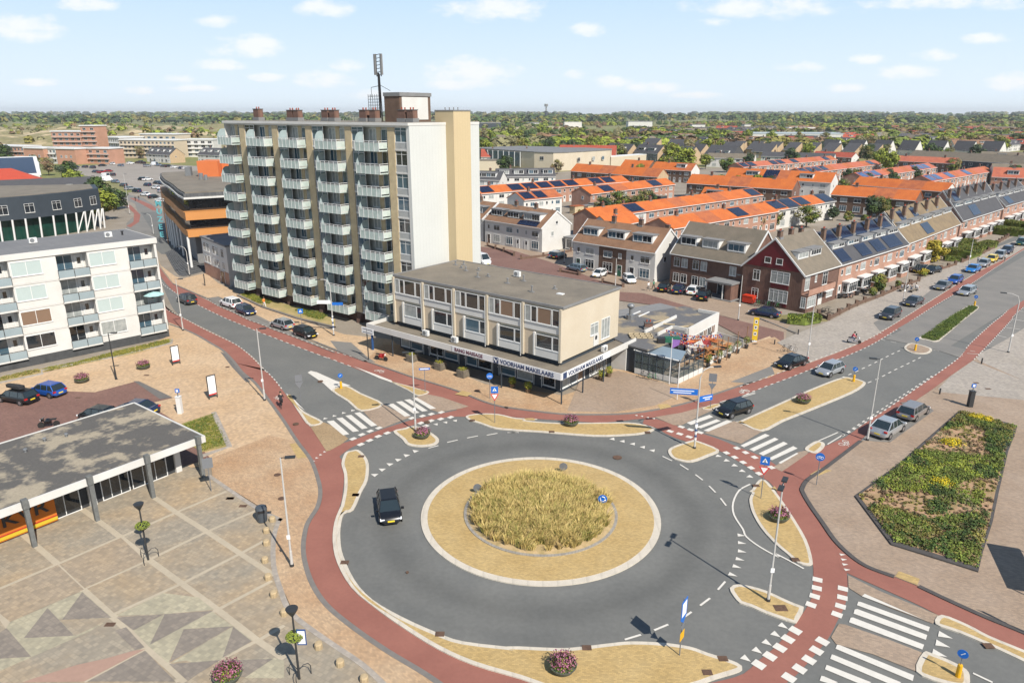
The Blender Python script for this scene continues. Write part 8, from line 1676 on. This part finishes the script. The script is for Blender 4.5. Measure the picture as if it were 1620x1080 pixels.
def tproto(kind):
    if kind not in TP:
        K = {'big': dict(seed=1, h=8, cr=3.6, mi=[0,0,2,3], nb=34, nl=70, ls=.26), 'round': dict(seed=2, h=8, cr=4.2, mi=[1,1,0], nb=34, nl=70, ls=.26, base=.12), 'spring': dict(seed=3, h=9, cr=3.6, mi=[2,2,0], nb=30, nl=60, ls=.28, base=.2),
             'pine': dict(seed=4, h=8, cr=3.4, mi=[5,5,1], nb=28, nl=60, ls=.28, base=.15), 'bronze': dict(seed=5, h=9, cr=4.0, mi=[4,4,7,3], nb=28, nl=50, ls=.26, base=.2), 'gold': dict(seed=6, h=4.6, cr=2.7, mi=[6,6,6,2], nb=34, nl=70, ls=.17, base=.1),
             'bush': dict(seed=7, h=2.6, cr=1.5, mi=[1,0,3], nb=16, nl=60, ls=.13, base=.02, trunk=.06), 'street': dict(seed=8, h=7, cr=3.3, mi=[0,3,7,1], nb=34, nl=55, ls=.2, base=.15), 'dark': dict(seed=9, h=7, cr=3.8, mi=[1,5,5], nb=32, nl=70, ls=.24, base=.05),
             'goldbush': dict(seed=10, h=1.5, cr=1.1, mi=[6,6,2], nb=14, nl=60, ls=.1, base=.02, trunk=.05)}[kind]
        TP[kind] = tree_proto(**K)
    return TP[kind]
def tree(kind, x, y, s=1.0, rz=None, label='', name='tree', group=None, z=0, cat='tree'):
    tm, cm = tproto(kind); t = thing(name, label, cat, (x, y, z), rnd.uniform(0, 6.28) if rz is None else rz, group); t.scale = (s, s, s*rnd.uniform(.9, 1.1)); put(tm, 'trunk', t); put(cm, 'crown', t); return t
near = [('street', 'L 350,700', 1.0, 'leafy garden tree rising between the white terrace and the brick chimneys'), ('gold', 'L 1080,900', 1.05, 'bright yellow green tree in a front garden of the avenue'), ('goldbush', 'L 1030,980', 1.1, 'small round yellow bush beside the parked cars on the avenue'),
        ('spring', 'L 360,300', 1.2, 'round bright green tree among the far orange roofs'), ('round', 'a 1390,830', 1.0, 'round green tree before the white grey roofed houses'), ('spring', 'L 770,345', 1.3, 'pale green tree beside the brown gable terrace'),
        ('dark', 'W 490,480', 1.3, 'dark evergreen tree behind the solar roof at the car park edge'), ('spring', 'W 540,560', 1.1, 'light green round tree left of the museum road'), ('dark', 'W 690,700', 1.5, 'big dark tree right behind the museum drum'), ('dark', 'W 830,680', 1.1, 'dark tree next to the red cycle bend'), ('big', 'W 750,760', 1.2, 'olive green tree at the foot of the museum road'), ('big', 'W 690,770', 1.0, 'olive tree just right of the museum columns'),
        ('dark', 'W 240,400', 1.3, 'dark tree right of the solar roof'), ('bronze', 'W 350,440', 1.0, 'brownish shrubby tree left of the car park'), ('bronze', 'W 1000,320', 1.0, 'reddish tree in front of the distant flats'), ('dark', 'W 30,340', 1.6, 'dark tree at the far left edge behind the halls'),
        ('big', 'K 1000,420', .8, 'small tree before the orange terrace with brown gable'), ('street', 'L 560,490', .8, 'garden tree below the white gable'), ('street', 'L 440,500', .8, 'garden tree left below the white gable'), ('pine', 'L 700,480', .9, 'dark garden tree between two orange roofs'), ('pine', 'L 980,500', .8, 'dark garden tree against the orange roofs by the avenue chimneys'),
        ('big', 'L 60,500', .8, 'garden tree in front of the low orange roof'), ('big', 'L 200,540', .7, 'garden tree behind the shaded balconies'), ('pine', 'L 640,380', .8, 'dark tree between the salmon terraces'), ('big', 'K 1470,500', .8, 'garden tree in the middle of the estate'), ('big', 'K 1570,490', .8, 'second garden tree in the middle of the estate, further right'), ('dark', 'L 1560,470', 1.4, 'dark trees clump behind the right edge terrace'), ('big', 'L 1590,640', .9, 'tree at the right edge near the avenue end'),
        ('big', 'K 210,450', .7, 'small tree beside the dormered slate terrace'), ('bronze', 'K 520,390', .9, 'thin leafed tree in front of the school corner')]
for kd, s, k, lab in near:
    p = PT(s); tree(kd, p.x, p.y, k, label=lab)
# trees scattered in the middle distance, all countable
r6 = random.Random(21); pts = []
kinds = ['big', 'spring', 'pine', 'bronze', 'dark', 'big', 'street']
while len(pts) < 230:
    y = r6.uniform(330, 1000); x = r6.uniform(-.07, .75)*y
    if y < 520 and r6.random() < .72: continue
    if any((x-a)**2+(y-b)**2 < 10**2 for a, b in pts) or any((x-a-8)**2+(y-b)**2 < 17**2 for a, b in spots): continue
    pts.append((x, y))
for x, y in pts:
    k = r6.choice(kinds); tree(k, x, y, r6.uniform(.8, 1.7), label={'big': 'leafy olive green tree among the distant houses', 'spring': 'fresh light green tree among the distant houses', 'pine': 'dark evergreen tree among the distant houses', 'bronze': 'brown budding tree among the distant houses', 'dark': 'dense dark tree among the distant houses', 'street': 'mottled green tree among the distant houses'}[k], group='trees among the distant houses, '+k)
r7 = random.Random(22)
for i in range(60):   # back gardens between the orange terraces
    u = r7.uniform(0, 1); base = r7.choice([(30, 196, 41, 60), (20, 222, 41, 40), (60, 250, 41, 50), (120, 300, 42, 60), (150, 300, 42, 50), (96, 205, 41, 40), (60, 182, 41, 50)])
    d = u*base[3]; x = base[0]+math.cos(R(base[2]))*d+r7.uniform(-3, 3); y = base[1]+math.sin(R(base[2]))*d+r7.uniform(-3, 3)
    tree(r7.choice(['bush', 'street', 'bush', 'pine']), x, y, r7.uniform(.4, .9) if i % 2 else r7.uniform(.5, 1.1), label='small back garden tree or shrub between the orange roofed terraces', group='back garden shrubs')
for i in range(56):
    base = r7.choice([(30, 193, 41, 60), (18, 224, 41, 45), (58, 252, 41, 50), (118, 300, 42, 60), (52, 185, 41, 50)]); d = r7.uniform(0, 1)*base[3]; x = base[0]+math.cos(R(41))*d; y = base[1]+math.sin(R(41))*d
    sh = MB(); w_, d_, h_ = r7.uniform(2, 4), r7.uniform(2, 3.5), r7.uniform(2, 2.6); sh.box(-w_/2, w_/2, -d_/2, d_/2, 0, h_, 0); sh.box(-w_/2-.15, w_/2+.15, -d_/2-.15, d_/2+.15, h_, h_+.15, 1)
    sh.build('garden_shed', [r7.choice([B_dark, B_brickb, B_frame, B_tanp]), r7.choice([B_felt, B_gravel, B_orange2])], None, (x, y, 0), R(41), label='small flat roofed shed in a back garden behind the orange terraces', cat='shed', group='garden sheds')

# ---- woods and far tree lines: masses nobody could count
def blobs(name, pts, mats, seed, nf, label=None):
    r = np.random.RandomState(seed); V = []; F = []; Mi = []; o = 0
    for (x, y, s, m, z0) in pts:
        k = nf
        th = r.uniform(0, 2*np.pi, k); ph = r.uniform(-.25, 1, k); q = np.sqrt(np.maximum(0, 1-ph*ph)); rad = s*r.uniform(.75, 1.1, k)
        cx = x+rad*q*np.cos(th); cy = y+rad*q*np.sin(th); cz = z0+s*.75+rad*ph*.85
        e = s*.42*r.uniform(.6, 1.2, (k, 1)); a = r.normal(size=(k, 3)); a /= np.linalg.norm(a, axis=1)[:, None]; nrm = np.stack([q*np.cos(th), q*np.sin(th), ph+.6], 1)+r.normal(size=(k, 3))*.25; b = np.cross(a, nrm); b /= np.linalg.norm(b, axis=1)[:, None]; a = np.cross(b, nrm); a /= np.linalg.norm(a, axis=1)[:, None]
        c = np.stack([cx, cy, cz], 1); V.append(np.stack([c-a*e-b*e, c+a*e-b*e*.8, c+a*e*.9+b*e, c-a*e*.8+b*e*.9], 1).reshape(-1, 3)); F.append(np.arange(k*4).reshape(-1, 4)+o); Mi += [m]*k; o += k*4
    V = np.concatenate(V); F = np.concatenate(F); me = bpy.data.meshes.new(name); me.vertices.add(len(V)); me.vertices.foreach_set('co', V.ravel().astype(np.float32)); me.loops.add(F.size); me.loops.foreach_set('vertex_index', F.ravel().astype(np.int32)); me.polygons.add(len(F)); me.polygons.foreach_set('loop_start', np.arange(0, F.size, 4, dtype=np.int32))
    for m_ in mats: me.materials.append(m_)
    me.polygons.foreach_set('material_index', np.array(Mi, dtype=np.int32)); me.update(calc_edges=True); me.validate(); return put(me, name, kind='stuff', label=label)
r8 = random.Random(31); W1 = []
def patch(x, y): return math.sin(x*.011+1.3)+math.sin(y*.007+x*.004)+math.sin((x-y)*.019)*.7
while len(W1) < 3000:
    y = 620+r8.random()**1.3*1300; x = r8.uniform(-.08, .78)*y
    if 640 < y and patch(x, y) < -.15: continue
    if x < 160 and 820 < y < 1500 and r8.random() < .93: continue
    if any(abs(x-a-12) < 18 and abs(y-b) < 10 for a, b in spots): continue
    p = patch(x*1.7+50, y*1.9); m = [0, 1, 3, 4, 2, 0, 7, 1][int((p+3)*1.5+r8.uniform(-.7, .7)) % 8]
    W1.append((x, y, r8.uniform(3.0, 6.5), m, 0))
blobs('woodland', W1, Lg, 3, 52, 'mixed spring woodland spreading behind the town')
W2 = []
for band in ((2000, 2150, -.75, .8, 520), (2500, 2700, -.75, .8, 560), (3300, 3600, -.75, .8, 600), (4600, 5200, -.75, .8, 700), (7000, 7400, -.75, .8, 620)):
    for _ in range(band[4]):
        y = r8.uniform(band[0], band[1]); x = r8.uniform(band[2], band[3])*y; s = 5.5+y*.0022+r8.uniform(-2, 3)
        if patch(x*.5, y*.3) < -.9: continue
        W2.append((x, y, s, r8.choice([1, 1, 5, 3, 0]), 0))
blobs('distant_tree_line', W2, Lg, 5, 22, 'dark tree line along the horizon')
W3 = []
for _ in range(1500):
    y = r8.uniform(620, 1700); x = -r8.uniform(.07, .78)*y
    if y < 800 and r8.random() < .5: continue
    if patch(x*1.5, y*1.4) < -.2: continue
    W3.append((x, y, r8.uniform(2.0, 4.5), r8.choice([2, 3, 0, 1, 4, 7, 2]), 4))
# dunes
def dz(x, y):
    k = max(0, min(1, (y-540)/120))*max(0, min(1, (-x-60)/60)); return k*(3.5+3.2*math.sin(x*.021+y*.013)+2.2*math.sin(x*.05-y*.031)+1.6*math.sin(y*.07+x*.02)+1.3*math.sin(x*.13+2)*math.sin(y*.09))
nx, ny = 120, 80; vs = []; fs = []
for j in range(ny):
    for i in range(nx): x = -1150+i*(1090/(nx-1)); y = 520+j*(1000/(ny-1)); vs.append((x, y, dz(x, y)+.01 if dz(x, y) > .05 else -.3))
for j in range(ny-1):
    for i in range(nx-1): a = j*nx+i; fs.append((a, a+1, a+nx+1, a+nx))
mb = MB(); mb.add(vs, fs); struct('dunes', mb, mat('dune_ground', pc(148,140,96), scale=.02, var=.3, col2=pc(216,194,156), detail=9, contrast=(.5,.62), fine=True), smooth=True)
W3 = [(x, y, s, m, dz(x, y)-1.0) for x, y, s, m, _ in W3]
blobs('dune_scrub', W3, Lg, 8, 26, 'low scrub and bushes covering the dunes')
# fields
fm1 = mat('pale_field', pc(206,192,150), scale=.01, var=.08); fm2 = mat('green_field', pc(128,140,70), scale=.01, var=.1)
for i, (s, m) in enumerate((("f 40,300 300,320 1250,330 1260,300 700,290 40,270", fm1), ("f 300,285 700,285 1300,300 1250,290 800,275 200,275", fm2), ("a 0,330 400,300 700,320 620,400 300,395 0,380", fm2))): sheet('field', s, m, .05+i*.02)

# ---- dune grass in the middle of the roundabout
def grass(name, inside, n, h, mats, seed, z0f, lean=.5, wd=.035, blades=26, label=None, spread=.16):
    r = np.random.RandomState(seed); V = []; F = []; Mi = []; o = 0; c = 0
    while c < n:
        p = inside(r)
        if p is None: continue
        x, y = p; c += 1; z = z0f(x, y); hh = h*r.uniform(.65, 1.15); m = r.choice(len(mats), p=None); base_dir = r.uniform(0, 2*np.pi)
        for _ in range(blades):
            a = r.uniform(0, 2*np.pi); q = r.uniform(0, spread); bx, by = x+q*np.cos(a), y+q*np.sin(a); l = hh*r.uniform(.6, 1.1); ln = lean*r.uniform(.3, 1.2)*l; ax, ay = np.cos(a)*ln+.22*l, np.sin(a)*ln+.10*l; t = r.uniform(0, 2*np.pi); wx, wy = np.cos(t)*wd, np.sin(t)*wd
            V += [(bx-wx, by-wy, z), (bx+wx, by+wy, z), (bx+ax*.4+wx*.8, by+ay*.4+wy*.8, z+l*.6), (bx+ax*.4-wx*.8, by+ay*.4-wy*.8, z+l*.6), (bx+ax, by+ay, z+l*.95)]
            mm = m if r.random() < .75 else r.randint(len(mats)); F += [(o, o+1, o+2, o+3), (o+3, o+2, o+4)]; Mi += [mm, mm]; o += 5
    me = bpy.data.meshes.new(name); me.from_pydata(V, [], F)
    for m_ in mats: me.materials.append(m_)
    me.polygons.foreach_set('material_index', Mi); me.update(); return put(me, name, kind='stuff', label=label)
S1 = mat('straw', pc(248,222,148), var=.15, scale=.6, fine=False, col2=pc(214,190,112)); S2 = mat('straw_green', pc(192,182,100), var=.2, scale=.6, fine=False, col2=pc(136,140,66)); S3 = mat('dry_straw', pc(214,186,120), var=.1, fine=False)
def inring(r):
    a = r.uniform(0, 2*np.pi); q = (IR-.55)*np.sqrt(r.random_sample()); x, y = IC.x+q*np.cos(a), IC.y+q*np.sin(a)
    if q > IR-1.3 and r.random_sample() < .45: return None
    return x, y
grass('dune_grass', inring, 1150, .8, [S1, S1, S1, S2, S3], 2, lambda x, y: .75-.58*(((x-IC.x)**2+(y-IC.y)**2)/IR**2), .75, .028, 34, 'tall straw coloured dune grass on the roundabout', .2)

# ---- the planting bed on the right: ground cover in drifts, yellow bushes on top
BP = [(p.x, p.y) for p in BEDP]
def inpoly(x, y, P=BP):
    c = False; j = len(P)-1
    for i in range(len(P)):
        if (P[i][1] > y) != (P[j][1] > y) and x < (P[j][0]-P[i][0])*(y-P[i][1])/(P[j][1]-P[i][1])+P[i][0]: c = not c
        j = i
    return c
def regpoly(spec): return [(p.x, p.y) for p in path(spec)]
DR = [(regpoly("F 1255,480 1310,460 1400,480 1590,530 1570,640 1480,700 1400,600 1330,560 1230,570 1140,600"), [1,0,3,0], .30, 1.0), (regpoly("F 980,700 1130,720 1480,740 1500,860 1260,880 1200,980 1060,950 870,940 740,905 900,780"), [0,0,2,1], .34, 1.0),
      (regpoly("F 1400,580 1560,600 1500,860 1440,740 1400,700"), [0,1,5], .3, 1.0), (regpoly("E 700,80 800,80 1000,140 1080,170 1400,120 1400,170 1350,440 1200,390 880,290 800,200"), [0,0,1,3,0], .34, 1.0), (regpoly("E 1050,30 1250,0 1400,0 1380,90 1250,80"), [2,0], .2, .8),
      (BP, [3,4,7], .15, .42), (regpoly("F 680,970 800,1000 900,1010 860,960"), [3,2], .16, .5), (regpoly("E 1080,60 1180,60 1180,140 1080,130"), [1,0], .4, 1.2)]
r9 = random.Random(77); vs, fs, ms = [], [], []
xs = [p[0] for p in BP]; ys = [p[1] for p in BP]
cnt = 0
for poly, mi, hh, dens in DR:
    ax, bx_, ay, by_ = min(p[0] for p in poly), max(p[0] for p in poly), min(p[1] for p in poly), max(p[1] for p in poly)
    area = (bx_-ax)*(by_-ay)
    for _ in range(int(area*20*dens)):
        x, y = r9.uniform(ax, bx_), r9.uniform(ay, by_)
        if not inpoly(x, y, poly) or not inpoly(x, y): continue
        m = mi[int((math.sin(x*1.1)+math.sin(y*.9+x*.5)+2)*.25*len(mi)) % len(mi)] if r9.random() < .8 else r9.choice(mi); s = hh*r9.uniform(.6, 1.2)
        for _ in range(15):
            d = Vector((r9.gauss(0,1), r9.gauss(0,1), abs(r9.gauss(0,1))+.1)).normalized(); p = Vector((x, y, .24))+d*s*r9.uniform(.5, 1.1); a = Vector((r9.gauss(0,1), r9.gauss(0,1), r9.gauss(0,.5))).normalized(); b = d.cross(a).normalized(); e = .065*r9.uniform(.6, 1.3); o = len(vs)
            vs += [tuple(p-a*e), tuple(p+b*e), tuple(p+a*e), tuple(p-b*e)]; fs.append((o, o+1, o+2, o+3)); ms.append(m)
c = MB(); c.v = vs; c.f = fs; c.m = ms; put(c.mesh('ground_cover', Lg), 'ground_cover', kind='stuff', label='drifts of low green ground cover plants in the right planting bed')
M_flow = mat('yellow_flower', pc(250,222,40), var=.1, scale=2, fine=False)
def flower_bush(x, y, s, label, group):
    r = random.Random(int(x*7)); t = thing('yellow_shrub', label, 'shrub', (x, y, .2), 0, group); m = MB()
    for _ in range(900):
        d = Vector((r.gauss(0,1), r.gauss(0,1), abs(r.gauss(0,1)))).normalized(); p = Vector((d.x*1.0*s, d.y*.8*s, d.z*.55*s))*r.uniform(.6, 1.05)*(1+.25*math.sin(d.x*6)*math.cos(d.y*5)); a = Vector((r.gauss(0,1), r.gauss(0,1), r.gauss(0,.4))).normalized(); b = d.cross(a).normalized(); e = .05; o = len(m.v)
        m.v += [tuple(p-a*e), tuple(p+b*e), tuple(p+a*e), tuple(p-b*e)]; m.f.append((o, o+1, o+2, o+3)); m.m.append(0 if r.random() < .8 else 1)
    m.build('blossom', [M_flow, Lg[0]], t)
    st = MB()
    for k in range(5): st.tube([(0,0,0), (math.cos(k*1.26)*.4*s, math.sin(k*1.26)*.4*s, .35*s)], .02, 4)
    st.build('stem', [M_bark], t)
for s, k, l in (('F 1350,520', .95, 'yellow flowering shrub at the far end of the planting bed, left of its twin'), ('F 1405,530', .8, 'yellow flowering shrub at the far end of the planting bed, right of its twin'), ('F 1205,665', 1.1, 'largest yellow flowering shrub, middle left of the planting bed'), ('F 1150,895', 1.0, 'yellow flowering shrub nearest the roundabout in the planting bed')):
    p = PT(s); flower_bush(p.x, p.y, k, l, None)
# grass strips: left lawn triangle, strips below the flats, verge strips by the tower, avenue median
def grass_area(spec, n, h, mats, seed, label, z=.12, bl=6, wd=.03):
    P = regpoly(spec); ax, bx_, ay, by_ = min(p[0] for p in P), max(p[0] for p in P), min(p[1] for p in P), max(p[1] for p in P)
    def ins(r):
        x, y = r.uniform(ax, bx_), r.uniform(ay, by_); return (x, y) if inpoly(x, y, P) else None
    grass('grass_patch', ins, n, h, mats, seed, lambda x, y: z, .8, wd, bl, label, .18)
Gm1 = mat('grass_mid', pc(128,142,58), var=.3, scale=.5, fine=False, col2=pc(86,110,46)); Gm2 = mat('grass_yellow', pc(178,170,70), var=.2, scale=.5, fine=False); Gm3 = mat('grass_dry', pc(206,180,120), var=.2, scale=.5, fine=False)
M_turf = mat('turf', pc(138,140,76), scale=.6, var=.2, col2=pc(196,168,116), detail=8)
def bedpoly(spec, h, m=M_turf, kerb=None, name='verge'):
    mb = MB(); mb.prism(path(spec), 0, h); struct(name, mb, m)
bedpoly("g 865,395 1015,345 1085,500 960,530 860,470", .16); grass_area("g 875,400 1010,352 1075,495 960,525", 900, .16, [Gm1, Gm2, Gm1], 5, 'small lawn of mixed grass beside the pavilion corner', .15)
kerbline("g 1015,343 1090,505 960,550", M_lgrey, .5, .2, 1)
bedpoly("Q 0,1000 200,955 480,905 700,845 1000,765 1041,760 1041,785 830,850 260,960 0,1025", .16, mat('verge_mix', pc(150,146,84), scale=.35, var=.2, col2=pc(206,178,130), detail=8))
grass_area("Q 260,945 480,900 700,840 1000,770 1041,765 1041,785 830,845 280,960", 1300, .16, [Gm1, Gm2, Gm2], 6, 'grass strip below the low white flats', .15); grass_area("Q 0,1000 230,945 240,965 0,1020", 260, .18, [Gm1, Gm2, Gm3], 7, 'grass strip below the low white flats, at the left edge', .15)
kerbline("Q 0,1030 260,975 255,955 700,872 1045,788 1045,765", M_lgrey, .5, .2, 1)
bedpoly("I 795,365 860,350 1100,420 1400,500 1620,575 1620,640 1300,560 1000,465", .2, MATS['verge_mix']); grass_area("I 820,365 870,352 1080,420 1060,450 960,440", 420, .3, [Gm1, Gm2], 8, 'green shrubs strip at the foot of the tower, left part', .2, 8); grass_area("I 1280,500 1340,485 1560,545 1500,580 1400,560", 420, .3, [Gm1, Gm1, Gm2], 9, 'green shrubs strip at the foot of the tower, right part', .2, 8)
kerbline("I 790,370 1000,470 1300,568 1620,645", M_gkerb, .4, .3, 1)
grass_area("J 770,368 830,330 1000,205 1150,122 1210,130 1200,145 1100,225 950,352 890,392", 1900, .22, [Gm1, Gm1, Lg[1]], 10, 'grass on the median strip of the avenue', .13)
# hedges of the avenue gardens
def hedge(spec, w_, h, label, mi=(1, 0, 3), name='hedge', z=.1):
    P = path(spec); r = random.Random(len(spec)*7+int(P[0].x)); vs, fs, ms = [], [], []; c = MB(); c.band(P, w_*.8, z, h*.85, 0)
    for a, b in zip(P, P[1:]):
        L_ = (b-a).length; q = (b-a).normalized(); nrm = Vector((-q.y, q.x, 0))
        for _ in range(int(L_*w_*170)):
            t = r.random(); s = r.uniform(-.5, .5)*w_; z_ = h*(.2+.8*r.random()**.4) if abs(s) > .36*w_ else h*r.uniform(.9, 1.06); p = a.lerp(b, t)+nrm*s+Vector((0,0,z_)); u = Vector((r.gauss(0,1), r.gauss(0,1), r.gauss(0,1))).normalized(); v = u.cross(Vector((r.gauss(0,1), r.gauss(0,1), r.gauss(0,1)))).normalized(); e = .1*r.uniform(.6, 1.3); o = len(c.v)
            c.v += [tuple(p-u*e), tuple(p+v*e), tuple(p+u*e), tuple(p-v*e)]; c.f.append((o, o+1, o+2, o+3)); c.m.append(r.choice(mi))
    return put(c.mesh(name, Lg), name, label=label, cat='hedge')
hedge("O 175,735 265,745 350,730", 2.2, 1.3, 'clipped low green hedge on the lawn before the corner house', (0, 2, 1))
hedge("O 1180,330 1250,345 1310,320", 4, 2.0, 'large clipped green hedge block in the avenue gardens'); hedge("O 1180,290 1290,270", 3, 1.8, 'hedge behind the large clipped block'); hedge("O 1330,300 1420,275", 3.0, 1.6, 'flat topped hedge right of the tall lamp post'); hedge("O 1440,190 1600,210", 4, 2.0, 'long dark hedge near the right edge'); hedge("O 1460,145 1620,170", 4, 2.0, 'second long hedge behind it near the right edge'); hedge("O 1130,355 1230,360", 2, 1.0, 'low hedge next to the yellow tree')
for s, k, l in (('O 730,540', 1.1, 'dark round bush in the second front garden of the avenue'), ('O 690,570', .6, 'small bush beside the second front garden wall'), ('O 850,520', .5, 'low bush at the garden wall of the avenue')):
    p = PT(s); tree('bush', p.x, p.y, k, label=l, name='shrub', cat='shrub')

# ---- the air itself
hz_ = MB(); hz_.box(-9100, 9100, -400, 15100, -3.2, 95); mh = bpy.data.materials.new('haze_air'); mh.use_nodes = True; nt = mh.node_tree
for n_ in list(nt.nodes): nt.nodes.remove(n_)
o_ = nt.nodes.new('ShaderNodeOutputMaterial'); v_ = nt.nodes.new('ShaderNodeVolumePrincipled'); v_.inputs['Density'].default_value = .00007; v_.inputs['Color'].default_value = (.92, .96, 1, 1); v_.inputs['Anisotropy'].default_value = .1; nt.links.new(v_.outputs[0], o_.inputs['Volume'])
hz_.build('haze', [mh], kind='stuff', label='thin bluish haze in the distance')
